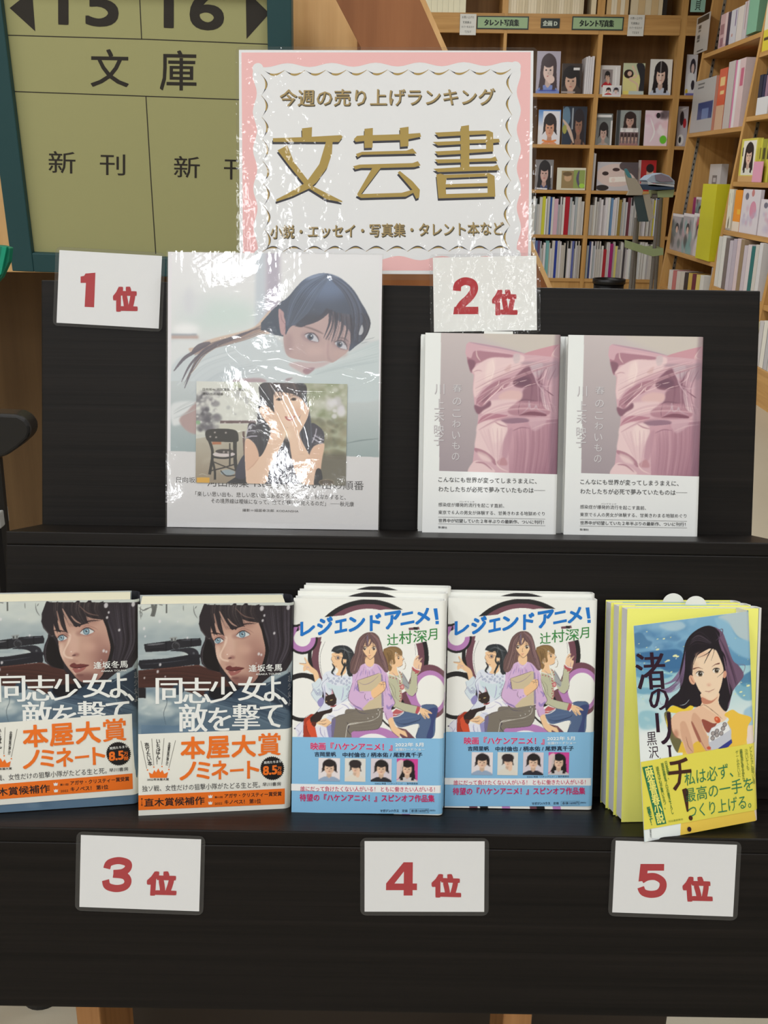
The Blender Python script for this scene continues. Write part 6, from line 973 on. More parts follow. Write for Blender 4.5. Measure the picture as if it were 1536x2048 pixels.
for dg_, lab, q, y_, vw, b1_, b2_, fm in CARDS:
    r, ik = sheet('rank_card', lab, 'sign', q, y_, vw, film=fm or GLOSSF); ik.lift = .00005
    if dg_ in '12': ik.lift = .00008
    sl2 = (b2_[0]-b1_[0])
    if dg_ == '1': x0_, y0_, x1_, y1_ = b1_; ik.poly([(x0_+28, y0_+5), (x1_, y0_), (x1_-8, y1_), (x0_+22, y1_-3), (x0_+30, y0_+58), (x0_, y0_+58), (x0_, y0_+22), (x0_+20, y0_+18)], RED)
    elif dg_ == '4': x0_, y0_, x1_, y1_ = b1_; W4, H4 = x1_-x0_, y1_-y0_; P4 = lambda u, v: (x0_+u*W4, y0_+v*H4); ik.poly([P4(.56, 0), P4(.86, 0), P4(.86, .64), P4(1, .64), P4(1, .84), P4(.86, .84), P4(.86, 1), P4(.57, 1), P4(.57, .84), P4(0, .84), P4(0, .64)], RED); ik.lift = .00014; ik.poly([P4(.57, .28), P4(.57, .64), P4(.27, .64)], (228, 229, 227)); ik.lift = .00005
    else:
        x0_, y0_, x1_, y1_ = b1_; W4, H4 = x1_-x0_, y1_-y0_; P4 = lambda L_: [(x0_+u*W4, y0_+v*H4) for u, v in L_]
        def brush(L_, wd, lf):
            Q = spline(P4(L_), False, 6); d = np.gradient(Q, axis=0); N_ = np.c_[-d[:, 1], d[:, 0]]/np.hypot(d[:, 0], d[:, 1])[:, None]*wd*H4/2; n_ = len(Q)
            ik.add(list(Q+N_)+list(Q-N_), [[j, j+1, n_+j+1, n_+j] for j in range(n_-1)], RED, lf)
        if dg_ == '2': brush([(.16, .37), (.2, .2), (.46, .105), (.76, .16), (.83, .33), (.66, .54), (.36, .74), (.18, .95)], .215, .00005); ik.poly(P4([(.06, .8), (1, .8), (1, 1), (.02, 1)]), RED, .00008)
        if dg_ == '3': brush([(.13, .33), (.2, .17), (.5, .1), (.8, .17), (.83, .32), (.66, .44), (.36, .47)], .205, .00005); brush([(.36, .49), (.72, .53), (.86, .68), (.78, .84), (.5, .9), (.2, .83), (.12, .66)], .205, .00008)
        if dg_ == '5': ik.poly(P4([(.2, 0), (.95, 0), (.93, .2), (.34, .2)]), RED, .00008); ik.poly(P4([(.16, 0), (.42, .02), (.34, .42), (.3, .5), (.06, .52)]), RED, .00011); brush([(.16, .48), (.36, .39), (.62, .38), (.84, .5), (.86, .68), (.72, .85), (.45, .9), (.2, .84), (.12, .69)], .21, .00005)
    ik.text('位', (b2_[0], b2_[3]-1), (b2_[2], b2_[3]+2), b2_[3]-b2_[1], RED, .062)
    ik.build('lettering', r)

# ---- big ranking sign --------------------------------------------------------------
QS = [(463.5, 100), (1070, 102), (1053, 549), (488, 547)]
SGF = film_mat('sign_laminate', (250, 250, 250), -.002, .06, haze=.02, bump=1., bscale=40, ior=1.42)
r, ik = sheet('ranking_sign', 'large laminated ranking sign with gold letters and wavy pink border standing above the board', 'sign', QS, .022, (450, 60, 2.363), mL=.003, mR=.004, mT=.003, mB=.006, paper=mat('sign_paper', (226, 227, 229), .5), film=SGF)
ik.lift = .00004; PK = (236, 184, 184)
def wavy(x0_, y0_, x1_, y1_, n_, amp, ins):
    return [(x0_+(x1_-x0_)*i/(n_*8), y0_+(y1_-y0_)*i/(n_*8)) for i in range(n_*8+1)]
def edge(A, B, nrm, k_, amp):
    A, B = np.array(A, float), np.array(B, float); T = np.linspace(0, 1, k_*8+1); return [A+(B-A)*t+np.array(nrm)*amp*math.sin(t*k_*2*math.pi) for t in T]
OU = [(45, 108), (1452, 106), (1412, 1138), (105, 1138)]; IN = [(112, 172), (1392, 164), (1372, 1082), (160, 1082)]
nrm = [(0, 1), (1, 0), (0, 1), (1, 0)]; kk = (6, 5, 6, 5)
for i in range(4):
    e_ = edge(IN[i], IN[(i+1) % 4], nrm[i], kk[i], 10); o_ = [np.array(OU[i])+(np.array(OU[(i+1) % 4])-np.array(OU[i]))*t for t in np.linspace(0, 1, len(e_))]
    ik.add(list(o_)+list(e_), [[j, j+1, len(e_)+j+1, len(e_)+j] for j in range(len(e_)-1)], PK)
for cx, cy, sx, sy in ((112, 172, 1, 1), (1392, 164, -1, 1), (1372, 1082, -1, -1), (160, 1082, 1, -1)): t_ = np.linspace(0, 6.28, 17)[:-1]; ik.poly(np.c_[cx+sx*16+26*np.cos(t_), cy+sy*14+26*np.sin(t_)], (226, 227, 229), .00007)
# scallops
GO, NV = (168, 140, 74), (34, 34, 48)
def scal(A, B, n_, bulge):
    A, B = np.array(A, float), np.array(B, float)
    for i in range(n_):
        p, q = A+(B-A)*i/n_, A+(B-A)*(i+1)/n_; d = q-p; L = np.hypot(*d); N_ = np.array([-d[1], d[0]])/L*bulge; T = np.linspace(0, 1, 11)
        for off, col, a0, wd in ((0, NV, 0, 13), (2.5, GO, .3, 10)):
            o1 = [p+d*t+N_*(4*t*(1-t)) for t in T if t >= a0-.01]; tt = [t for t in T if t >= a0-.01]; o2 = [p+d*t+N_*(4*t*(1-t))*(1+wd/abs(bulge)/1.0*math.sin(math.pi*t)*.8)+np.array([0, off]) for t in tt]
            ik.add(o1+o2, [[j, j+1, len(o1)+j+1, len(o1)+j] for j in range(len(o1)-1)], col, .00006+.00002*off)
scal((158, 196), (1352, 190), 12, 18); scal((1335, 1050), (190, 1052), 12, 14); scal((1362, 205), (1330, 1040), 8, 20); scal((200, 1055), (145, 215), 8, 20)
for a_, b_, k_ in (((240, 375), (1275, 368), 1), ((222, 995), (1305, 978), 2)):
    s_ = '今週の売り上げランキング' if k_ == 1 else '小説・エッセイ・写真集・タレント本など'; hh = 84 if k_ == 1 else 62
    ik.text(s_, (a_[0]+3, a_[1]+4), (b_[0]+3, b_[1]+4), hh, (70, 62, 44), .022, lift=.00006); ik.text(s_, a_, b_, hh, (164, 140, 88), .016, lift=.0001)
GLY = [ # drawn strokes of the three large characters
 [(352, 480), (400, 474), (400, 520), (540, 512), (548, 520), (530, 545), (218, 545), (215, 527), (355, 522)],
 [(468, 545), (500, 545), (498, 600), (478, 665), (430, 735), (410, 752), (552, 822), (552, 828), (480, 815), (396, 764), (320, 800), (245, 825), (243, 815), (300, 785), (370, 742), (300, 660), (240, 585), (285, 560), (320, 640), (388, 725), (440, 650)],
 [(600, 532), (615, 516), (650, 513), (650, 482), (690, 478), (690, 512), (820, 508), (818, 478), (860, 472), (860, 506), (915, 502), (920, 520), (860, 532), (860, 565), (822, 568), (820, 536), (690, 540), (690, 572), (652, 574), (650, 540), (610, 545)],
 [(612, 602), (640, 592), (850, 586), (880, 576), (900, 600), (640, 606), (620, 618)],
 [(600, 660), (630, 652), (880, 645), (905, 636), (918, 656), (890, 664), (730, 668), (640, 790), (830, 784), (880, 770), (810, 690), (820, 682), (880, 730), (915, 770), (912, 806), (898, 812), (884, 784), (850, 802), (640, 808), (618, 796), (690, 668), (640, 668), (610, 675)],
 [(985, 500), (1108, 494), (1110, 470), (1148, 464), (1148, 492), (1240, 490), (1262, 500), (1262, 530), (1290, 530), (1294, 546), (1262, 550), (1262, 590), (1148, 598), (1148, 625), (1250, 622), (1272, 614), (1282, 636), (1148, 640), (1148, 662), (1262, 660), (1280, 652), (1292, 678), (1000, 688), (978, 672), (1108, 664), (1108, 642), (1000, 646), (985, 628), (1108, 626), (1108, 602), (1000, 608), (985, 590), (1108, 584), (1108, 556), (1000, 562), (975, 545), (1108, 540), (1108, 514), (1002, 520)],
 [(992, 700), (1010, 694), (1030, 700), (1240, 692), (1266, 706), (1268, 802), (1002, 810)]]
WH = (226, 227, 229)
CUT = [[(1150, 512), (1228, 508), (1228, 532), (1150, 534)], [(1150, 552), (1228, 550), (1228, 578), (1150, 580)], [(1040, 716), (1232, 708), (1232, 738), (1036, 744)], [(1036, 760), (1232, 754), (1232, 784), (1038, 790)]]
for P_ in GLY: ik.poly([(x-3, y+11) for x, y in P_], NV, .00006)
for P_ in GLY: ik.poly(P_, (166, 140, 66), .0001)
for P_ in CUT: ik.poly(P_, WH, .00014)
for P_ in CUT: (x0_, y0_), (x1_, y1_) = P_[0], P_[1]; ik.poly([(x0_, y0_), (x1_, y1_), (x1_, y1_+9), (x0_, y0_+9)], NV, .00018)
ik.build('lettering', r)
# ================================================================== behind the stand: aisle sign on a wooden end panel
OAK = wood('oak_light', (202, 156, 102), (226, 184, 128), 'z', 1.0, .45, .04, .3, 30)
OAKD = wood('oak_brown', (122, 74, 42), (158, 102, 62), 'z', 1.0, .42, .05, .3, 26)
SHW = wood('shelf_wood', (176, 132, 76), (202, 158, 98), 'x', 1.0, .5, .03, .3, 30)
SHZ = wood('shelf_wood_upright', (180, 136, 78), (206, 162, 100), 'z', 1.0, .5, .03, .3, 30)
BCK = wood('shelf_back_shaded_wood', (118, 86, 54), (148, 112, 72), 'z', 1.0, .6, .02, .2, 14)  # shelf wood with the shade inside the bays put into its colour
Yp = 1.66
xr = atY(716, 90, Yp)[0]
ep = empty('bookcase_end_panel', 'tall light wooden end panel of a bookcase carrying the green aisle sign', 'bookcase', loc=(xr, Yp, 0))
zc_ = atY(60, 545, Yp)[2]
box('panel', (-1.6, 0, zc_), (0, .4, 2.75), OAK, ep, .001); box('edge_trim', (-.001, -.001, zc_), (.004, .031, 2.75), OAKD, ep)  # upper panel made thick so that it overhangs and shades the lower one
box('lower_panel', (-1.6, .3, 0), (0, .33, zc_), wood('oak_shaded_lower', (86, 65, 42), (104, 81, 54), 'z', 1, .55, .03, .2, 24), ep); box('plinth', (-1.6, .2, 0), (0, .3, .09), OAKD, ep)  # lower wood has the shade below the sign put into its colour
QA = [(5, -30), (533, -12), (546.5, 521), (67, 503)]
Yb_, Yt_ = 1.62, 1.572
BL, BR, TL, TR = atY(*QA[3], Yb_), atY(*QA[2], Yb_), atY(*QA[0], Yt_), atY(*QA[1], Yt_)
wa = float((np.linalg.norm(BR-BL)+np.linalg.norm(TR-TL))/2); ha = float((np.linalg.norm(TL-BL)+np.linalg.norm(TR-BR))/2); xm = (BR-BL)+(TR-TL); xm /= np.linalg.norm(xm)
asn = empty('aisle_sign', 'framed olive green aisle sign numbered 15 and 16 in a dark teal frame', 'sign', mtx=frame((BL+BR)/2-xm*wa/2, (BL+BR)/2+xm*wa/2, TL-BL+TR-BR))
TEAL = mat('teal_frame', (32, 70, 74), .5, .4); fw = wa*.092
box('sign_panel', (0, 0, 0), (wa, .012, ha), mat('olive_panel', (166, 164, 116), .5, .25), asn)
for (a_, b_) in (((-fw, -.012, -fw*.85), (0, .014, ha+fw)), ((wa, -.012, -fw*.85), (wa+fw, .014, ha+fw)), ((0, -.012, -fw*.85), (wa, .014, 0)), ((0, -.012, ha), (wa, .014, ha+fw))): box('frame_rail', a_, b_, TEAL, asn, .0015)
ik = Ink(QA, wa, ha, (0, 0, 3.072)); ik.lift = .0002; DG = (48, 44, 40)
for P_ in ([(47, 213), (900, 238), (1640, 268)], [(82, 557), (900, 586), (1660, 614)]): ik.line(P_, 6, DG)
ik.line([(852, -100), (868, 235)], 6, DG); ik.line([(895, 588), (925, 1080), (957, 1560)], 6, DG)
ik.poly([(62, 48), (200, -60), (218, 190)], DG); ik.poly([(1503, -60), (1650, 80), (1510, 236)], DG)
ik.text('15', (358, 152), (728, 166), 262, DG, .035); ik.text('16', (1003, 172), (1372, 188), 262, DG, .035)
ik.ch('文', 556, 296, 790, 528, DG, .012, thin=4, slant=4); ik.ch('庫', 980, 303, 1205, 550, DG, .012, thin=4, slant=4)
for ch_, x0_, y0_, x1_, y1_ in (('新', 296, 922, 462, 1058), ('刊', 612, 940, 768, 1070), ('新', 1068, 952, 1228, 1086), ('刊', 1376, 968, 1530, 1098)): ik.ch(ch_, x0_, y0_, x1_, y1_, DG, .008, slant=4)
ik.build('lettering', asn)
# sloping brown side panel
Ys = 1.48; pts = [atY(x, y, Ys) for x, y in ((636, -70), (809, -70), (1093, 572), (1120, 632), (700, 632), (722, 95))]
sp = empty('sloping_side_panel', 'brown wooden side panel with a long sloping edge behind the ranking sign', 'panel', loc=(0, 0, 0))
MB().prism(pts, (0, .02, 0)).build('panel', wood('brown_diagonal', (132, 82, 48), (164, 108, 68), 'z', 1, .4, .04, .3, 16), sp)
e0, e1 = pts[1], pts[3]; ed = np.array([.006, 0, .0026]); MB().prism([e0, e0+ed, e1+ed, e1], (0, .02, 0)).build('edge_strip', OAK, sp)
# floor-level back panel glimpsed under the sign
bp_ = atY(880, 545, 1.9); b2_ = atY(740, 620, 1.9); db = empty('low_cabinet', 'dark brown low cabinet top glimpsed under the ranking sign', 'cabinet', loc=(b2_[0], 1.9, 0)); box('cabinet_body', (0, 0, 0), (bp_[0]-b2_[0], .2, bp_[2]-.03), wood('cabinet_dark', (52, 36, 24), (74, 52, 36), 'x', 1, .5), db); box('cabinet_top', (-.005, -.01, bp_[2]-.03), (bp_[0]-b2_[0]+.005, .2, bp_[2]), wood('cabinet_dark', (52, 36, 24), (74, 52, 36)), db, .002)
# black chair arm and teal folder at the left edge
Yc = 1.18; P = lambda L_: [atY(x, y, Yc) for x, y in L_]
ca_ = empty('desk_chair', 'black padded chair arm on a post at the left picture edge', 'chair', loc=(0, 0, 0)); BLKP = mat('black_plastic', (26, 25, 26), .38, .4)
o = MB().prism(P([(-118, 826), (-8, 827), (35, 829), (50, 838), (60, 852), (61, 866), (56, 878), (36, 896), (12, 912), (-28, 924), (-118, 934)]), (0, .03, 0)).build('armrest', BLKP, ca_, .008, seg=3)
a_ = atY(-22, 915, Yc+.02); MB().tube(a_, (a_[0]-.012, a_[1], .05), .016).build('arm_post', BLKP, ca_)
p_ = atY(-2, 1035, Yc+.01); box('height_lever', (p_[0]-.01, Yc, p_[2]-.012), (p_[0]+.005, Yc+.03, p_[2]+.01), mat('grey_plastic', (170, 172, 172), .5), ca_, .002)
MB().lathe((a_[0]-.012, a_[1], 0), [(.01, .0), (.03, .0), (.03, .02), (.022, .05), (.016, .07)], 24).build('foot', BLKP, ca_)
tf = empty('folder_box', 'bright green plastic file box at the left picture edge', 'box', loc=(0, 0, 0)); GRP = mat('green_plastic', (10, 122, 96), .35)
pf_ = [atY(x, y, 1.25) for x, y in ((-130, 478), (6, 492), (20, 496), (17, 524), (2, 556), (-130, 700))]
MB().prism(pf_, (0, .012, 0)).build('box_body', GRP, tf, .001); q_ = [atY(x, y, 1.245) for x, y in ((4, 494), (13, 494), (2, 548), (-6, 556))]; MB().prism(q_, (0, .006, 0)).build('rim', mat('green_rim', (20, 150, 118), .35), tf)

# ================================================================== bookcase at the far wall
YB = 8.474; DB = .34
bc = empty('bookcase', 'tall wooden bookcase across the far wall with green category plates', 'bookcase', loc=(0, YB, 0))
UP = [(-.745, -.72), (.0, .025), (.722, .747), (1.447, 1.482), (2.064, 2.112), (2.42, 2.45)]
for xa, xb in UP: box('upright', (xa, 0, 0), (xb, DB, 2.98), SHZ, bc, .001)
box('back_panel', (-.745, DB-.01, 0), (2.45, DB+.01, 2.98), BCK, bc)
SZ = [.39, .735, 1.083, 1.427, 1.80]
for (xa, xb) in zip([u[1] for u in UP[:-1]], [u[0] for u in UP[1:]]):
    for z in SZ: box('shelf', (xa, .002, z-.026), (xb, DB-.01, z), SHW, bc, .001)
    box('shelf', (xa, .002, 2.335), (xb, DB-.01, 2.362), SHW, bc, .001); box('header_board', (xa, -.004, 2.222), (xb, .02, 2.335), SHW, bc, .001); box('base_panel', (xa, .01, 0), (xb, .03, .365), SHZ, bc, .001)
SHELFN = {.39: 'lowest spine shelf', .735: 'upper spine shelf'}
cube_cache = {}
def thin_book(name, x0, x1, z0, h, col, yo=.012, d=.2, lab='', group=None, lean=0., cat='book'):
    key = tuple(col)
    if key not in cube_cache:
        o = MB().box((0, 0, 0), (1, 1, 1)).build(name, mat('spine_%d_%d_%d' % key, col, .45, .3)); cube_cache[key] = o.data
    else: o = bpy.data.objects.new(name, cube_cache[key]); COL.objects.link(o)
    o.matrix_world = Matrix.Translation((x0, YB+yo, z0)) @ Matrix.Rotation(lean, 4, 'Y') @ Matrix.Diagonal((x1-x0, d, h, 1)); return tag(o, lab, cat, group)
ORD = ['first', 'second', 'third', 'fourth', 'fifth', 'sixth', 'seventh', 'eighth', 'ninth', 'tenth', 'eleventh', 'twelfth', '13th', '14th', '15th', '16th', '17th', '18th', '19th', '20th', '21st', '22nd', '23rd', '24th', '25th', '26th', '27th', '28th', '29th', '30th', '31st', '32nd', '33rd', '34th', '35th', '36th', '37th', '38th', '39th', '40th', '41st', '42nd', '43rd', '44th', '45th', '46th', '47th', '48th', '49th', '50th']
WHS = [(206, 204, 200), (190, 190, 190), (222, 222, 218), (176, 172, 172), (200, 196, 190), (214, 210, 214), (186, 180, 170), (168, 176, 180)]
CN = {(206, 204, 200): 'white', (190, 190, 190): 'grey', (222, 222, 218): 'bright white', (176, 172, 172): 'grey', (200, 196, 190): 'off-white', (214, 210, 214): 'pale', (186, 180, 170): 'beige', (168, 176, 180): 'blue-grey'}
SPEC = {(0, .735): [(1082, 1088, (196, 196, 60), 'yellow'), (1096, 1100, (50, 90, 160), 'blue'), (1103, 1111, (206, 170, 186), 'pink'), (1125, 1134, (170, 30, 46), 'red')], (1, .735): [(1213, 1219, (110, 150, 190), 'light blue'), (1234, 1240, (150, 126, 60), 'ochre'), (1252, 1258, (110, 60, 70), 'maroon'), (1303, 1306, (220, 206, 60), 'yellow'), (1307, 1314, (70, 140, 206), 'blue'), (1271, 1276, (60, 56, 60), 'dark')],
 (0, .39): [(1066, 1071, (90, 110, 160), 'blue'), (1074, 1079, (110, 80, 120), 'purple'), (1089, 1096, (120, 176, 176), 'teal'), (1105, 1110, (40, 60, 150), 'dark blue'), (1131, 1135, (30, 30, 34), 'black'), (1144, 1148, (90, 100, 160), 'blue')], (1, .39): [(1177, 1181, (60, 70, 120), 'navy'), (1206, 1212, (170, 44, 54), 'red'), (1219, 1225, (160, 40, 110), 'magenta'), (1231, 1235, (216, 206, 120), 'pale yellow'), (1247, 1250, (70, 66, 70), 'dark'), (1310, 1315, (140, 30, 60), 'crimson')]}
random.seed(12)
for bay, (xa, xb) in enumerate(((.905, 1.440), (1.488, 2.055))):
    for z0 in (.735, .39):
        x = xa; sp_ = sorted((atY(p, 480 if z0 > .5 else 520, YB+.01)[0], atY(q, 480 if z0 > .5 else 520, YB+.01)[0], c_, n_) for p, q, c_, n_ in SPEC[(bay, z0)]); n = 0
        while x < xb-.006:
            t = random.choice((.007, .009, .011, .014, .018, .022)); c_ = random.choice(WHS); nm = CN[c_]
            if sp_ and x > sp_[0][0]-.008: s_ = sp_.pop(0); t = max(.009, s_[1]-s_[0]); c_ = s_[2]; nm = s_[3]
            t = min(t, xb-x-.001); h_ = random.choice((.296, .297, .292, .28, .262, .298)) if random.random() < .86 else .235
            bname = ('left', 'right')[bay]
            thin_book('magazine', x, x+t-.0008, z0+.0005, h_, c_, .01+random.random()*.02, .21, '%s-spined magazine, %s from the left on the %s, %s bay' % (nm, ORD[n], SHELFN[z0], bname), 'magazines on the %s, %s bay' % (SHELFN[z0], bname)); x += t; n += 1
# cream slipcased books above the header
def top_row(x0, x1, n0, cols, lab, tmin=.02, tmax=.04):
    x = x0; n = 0
    while x < x1-.01:
        t = min(random.uniform(tmin, tmax), x1-x); thin_book('reference_book', x, x+t-.001, 2.3625, random.choice((.24, .25, .255)), random.choice(cols), .01, .2, lab % ORD[n], 'books above the category plates'); x += t; n += 1
CRM = [(222, 208, 176), (214, 200, 168), (228, 216, 188), (206, 192, 160)]
xq = lambda px, py=15: atY(px, py, YB)[0]
top_row(xq(850), xq(934), 0, [(236, 232, 204), (240, 236, 212)], 'pale cream book, %s from the left above the header, by the sloping panel', .04, .05)
top_row(xq(1016), xq(1168), 0, CRM, 'cream spined book, %s in the row above the first green plate', .016, .026); top_row(xq(1183), xq(1193), 0, CRM, 'single cream book, %s right of the dark gap above the header'); top_row(xq(1214), xq(1258), 0, [(226, 216, 192), (206, 176, 130)], 'cream or tan book, %s above the second green plate'); top_row(xq(1262), xq(1326), 0, [(214, 200, 170), (206, 180, 136), (190, 170, 130)], 'large cream book, %s above the right paper notice', .04, .06); top_row(xq(1327), xq(1336), 0, [(40, 38, 36)], 'black book, %s at the right end above the header')
for px in (1008, 1199): x_ = xq(px); box('divider', (x_-.012, .004, 2.362), (x_+.012, DB-.012, 2.975), SHZ, bc, .001)
# category plates, notices
def plate(name, lab, x0, y0, x1, y1, col, words=None, edge=None, tcol=(30, 40, 34), y=YB-.006, th=.004, group=None, bold=.02, pad=(.12, .2)):
    a_ = atY(x0, y1, y); b_ = atY(x1, y0, y); w_, h_ = b_[0]-a_[0], b_[2]-a_[2]; r = empty(name, lab, 'sign', group, loc=(a_[0], y-th, a_[2]))
    if edge: box('plate_frame', (0, .001, 0), (w_, th, h_), mat('edge_%d' % edge[0], edge, .5), r); e_ = h_*.09; box('plate', (e_, 0, e_), (w_-e_, .002, h_-e_), mat('plate_%d_%d_%d' % col, col, .5), r)
    else: box('plate', (0, 0, 0), (w_, th, h_), mat('plate_%d_%d_%d' % col, col, .5), r)
    if words:
        k2 = Ink([(0, 0), (100, 0), (100, 100), (0, 100)], w_, h_); k2.lift = .0004
        for (t_, u0, v0, u1, v1, b_2) in words: k2.text(t_.lstrip('|'), (u0, v1), (u1, v1), v1-v0, tcol, b_2, vertical=(t_[0] == '|'))
        k2.build('lettering', r)
    return r
GP = (150, 178, 136)
plate('category_plate', 'green talent photo book plate left of the black section plate', 953, 33, 1058, 58, GP, [('タレント写真集', 14, 24, 82, 76, .02)], (44, 58, 56)); plate('category_plate', 'green talent photo book plate right of the black section plate', 1143, 34, 1248, 60, GP, [('タレント写真集', 14, 24, 82, 76, .02)], (44, 58, 56))
plate('section_plate', 'small black section plate with the letter D between the green plates', 1081, 37, 1120, 56, (30, 40, 36), [('企画 D', 10, 22, 88, 80, .03)], None, (190, 200, 186))
for lab, q in (('handwritten white notice hanging left of the first green plate', (919, 28, 953, 70)), ('handwritten white notice hanging right of the second green plate', (1254, 30, 1290, 72))):
    r = plate('paper_notice', lab, *q, (214, 214, 208), [('お買い上げの', 12, 10, 85, 22, 0), ('写真集は', 18, 34, 70, 46, 0), ('カバーをおかけ', 10, 56, 88, 66, 0), ('できます', 30, 78, 72, 90, 0)], y=YB-.012, th=.0012)
# face-out photo books: px boxes x0 y0 x1 y1 on the shelves
def face_book(name, lab, x0, y0, x1, y1, z, fn, yo=.05, th=.012, lean=.12, side=(210, 210, 210), rot=0, group='photo books shown face out on the far bookcase', gloss=True):
    a_ = atY(x0, y1, YB+yo); b_ = atY(x1, y0, YB+yo); w_, h_ = b_[0]-a_[0], b_[2]-max(z, a_[2]-.02)
    r = empty(name, lab, 'book', group, mtx=Matrix.Translation((a_[0], YB+yo, z+.001)) @ Matrix.Rotation(rot, 4, 'Y') @ Matrix.Rotation(-lean, 4, 'X'))
    box('book_block', (0, .0005, 0), (w_, th, h_), mat('block_%d' % side[0], side, .5), r); mini(w_, h_, fn, seed=sum(map(ord, lab)) % 97, ppm=300).mesh('front_cover', w_, h_, r, vcmat('gloss_print') if gloss else None); return r
def f1(c): portrait(c, 0, 0, 100, 100, (176, 170, 186), (66, 50, 54), (226, 200, 190), (120, 140, 200), 0); c.ell(62, 66, 16, 10, (226, 200, 190)); c.line([(12, 93), (88, 92)], 6, (60, 80, 170), .8, 0)
def f2(c): portrait(c, -20, 0, 110, 130, (60, 50, 46), (30, 26, 28), (206, 170, 150), (60, 50, 50), 1); c.rect(56, 14, 88, 22, (220, 220, 220)); c.rect(0, 92, 70, 97, (170, 160, 156))
def f3(c): c.grad([(0, 0), (100, 0), (100, 60), (0, 60)], (90, 140, 206), (226, 226, 232), (0, 0), (0, 50)); portrait(c, 8, 4, 96, 112, (226, 226, 232), (44, 34, 34), (216, 160, 130), (216, 150, 110), 1); c.grad([(0, 0), (20, 0), (20, 50), (0, 50)], (90, 140, 206), (226, 226, 232), (0, 0), (0, 50)); c.line([(20, 88), (50, 92), (84, 88)], 8, (226, 130, 60), .9, 0)
def f4(c): c.rect(0, 0, 100, 100, (40, 52, 70)); c.poly([(0, 10), (24, 4), (30, 40), (0, 60)], (120, 160, 186), .7); portrait(c, 34, 0, 100, 108, (44, 50, 64), (40, 34, 40), (150, 110, 90), (130, 96, 80), 0); c.line([(0, 34), (28, 60), (50, 96)], 14, (200, 176, 160)); c.ell(10, 60, 9, 12, (160, 160, 80)); c.rect(38, 4, 44, 60, (200, 210, 216), .7)
def f5(c): c.rect(0, 0, 100, 100, (224, 222, 220)); portrait(c, 10, 14, 62, 74, (150, 140, 140), (40, 34, 36), (216, 180, 160), (190, 40, 50), 2); c.rect(76, 6, 82, 70, (246, 246, 246))
def f6(c): c.rect(0, 0, 100, 100, (222, 216, 150)); c.rect(0, 0, 100, 36, (196, 204, 170)); c.poly([(60, 4), (98, 10), (98, 96), (76, 90), (80, 50)], (44, 44, 50)); c.ell(26, 34, 22, 14, (44, 30, 28)); c.ell(30, 33, 10, 8, (214, 180, 160)); c.line([(40, 8), (62, 40), (30, 50), (66, 66), (72, 92)], 8, (224, 196, 170), 1, 0); c.rect(4, 88, 30, 99, (240, 226, 120)); c.rect(30, 88, 98, 99, (196, 210, 206))
def f7(c): portrait(c, 4, 0, 96, 100, (226, 226, 222), (34, 28, 30), (232, 200, 184), (196, 206, 224), 3); c.rect(46, 2, 51, 70, (246, 246, 246), .5)
def f8(c): c.rect(0, 0, 100, 100, (226, 226, 234)); c.ell(60, 30, 26, 20, (60, 56, 66)); c.ell(60, 34, 14, 12, (230, 206, 200)); c.poly([(20, 50), (70, 46), (80, 70), (30, 90)], (238, 240, 246)); c.ell(70, 74, 16, 12, (56, 50, 60)); c.ell(16, 90, 12, 6, (226, 200, 70)); c.rect(10, 94, 90, 100, (120, 120, 190))
def f9(c): portrait(c, 4, 22, 90, 110, (132, 138, 138), (44, 40, 42), (206, 176, 164), (176, 166, 160), 1); c.rect(0, 0, 100, 22, (126, 132, 132)); c.rect(4, 4, 92, 12, (240, 242, 242))
def f10(c): c.rect(0, 0, 100, 100, (140, 146, 146)); c.rect(0, 0, 14, 100, (60, 64, 66)); portrait(c, 18, 0, 92, 66, (150, 158, 156), (50, 36, 34), (196, 160, 146), (206, 190, 182), 0); c.rect(18, 50, 92, 64, (240, 240, 242), .8); [portrait(c, 16+i*15, 62, 34+i*15, 100, (120, 100, 104), (60, 44, 44), (206, 176, 160), (160, 120, 120), 1) for i in range(5)]
def f11(c): c.rect(0, 0, 100, 100, (234, 214, 226)); c.blobs(14, 10, 10, 90, 90, 6, 16, [(216, 160, 190), (246, 240, 246), (70, 60, 66), (226, 190, 206)], .8); c.ell(52, 14, 8, 8, (40, 34, 40)); c.line([(20, 20), (40, 60), (24, 90)], 6, (250, 250, 252), .8); c.ell(78, 82, 14, 12, (110, 200, 60)); c.rect(94, 0, 100, 100, (70, 66, 70))
def f12(c): c.rect(0, 0, 100, 100, (200, 196, 206)); c.ell(40, 30, 20, 18, (60, 50, 56)); c.ell(70, 42, 16, 12, (190, 50, 60)); c.line([(10, 10), (80, 4)], 12, (246, 246, 248)); c.ell(40, 84, 30, 14, (240, 240, 240)); c.ell(34, 84, 12, 8, (40, 40, 44))
def f13(c): portrait(c, 0, -4, 100, 108, (130, 128, 130), (34, 30, 34), (206, 170, 160), (60, 70, 110), 0); c.rect(86, 20, 92, 60, (240, 240, 244), .9); c.line([(10, 96), (70, 98)], 8, (244, 244, 246), .9, 0)
def f14(c): c.rect(0, 0, 100, 100, (214, 214, 196)); c.rect(16, 14, 58, 92, (150, 130, 90)); c.ell(38, 44, 13, 18, (200, 166, 130)); c.ell(36, 28, 16, 10, (110, 90, 60)); c.rect(58, 10, 98, 92, (140, 160, 90)); c.line([(76, 12), (72, 50), (80, 90)], 9, (90, 84, 110)); c.ell(88, 80, 10, 10, (160, 210, 80))
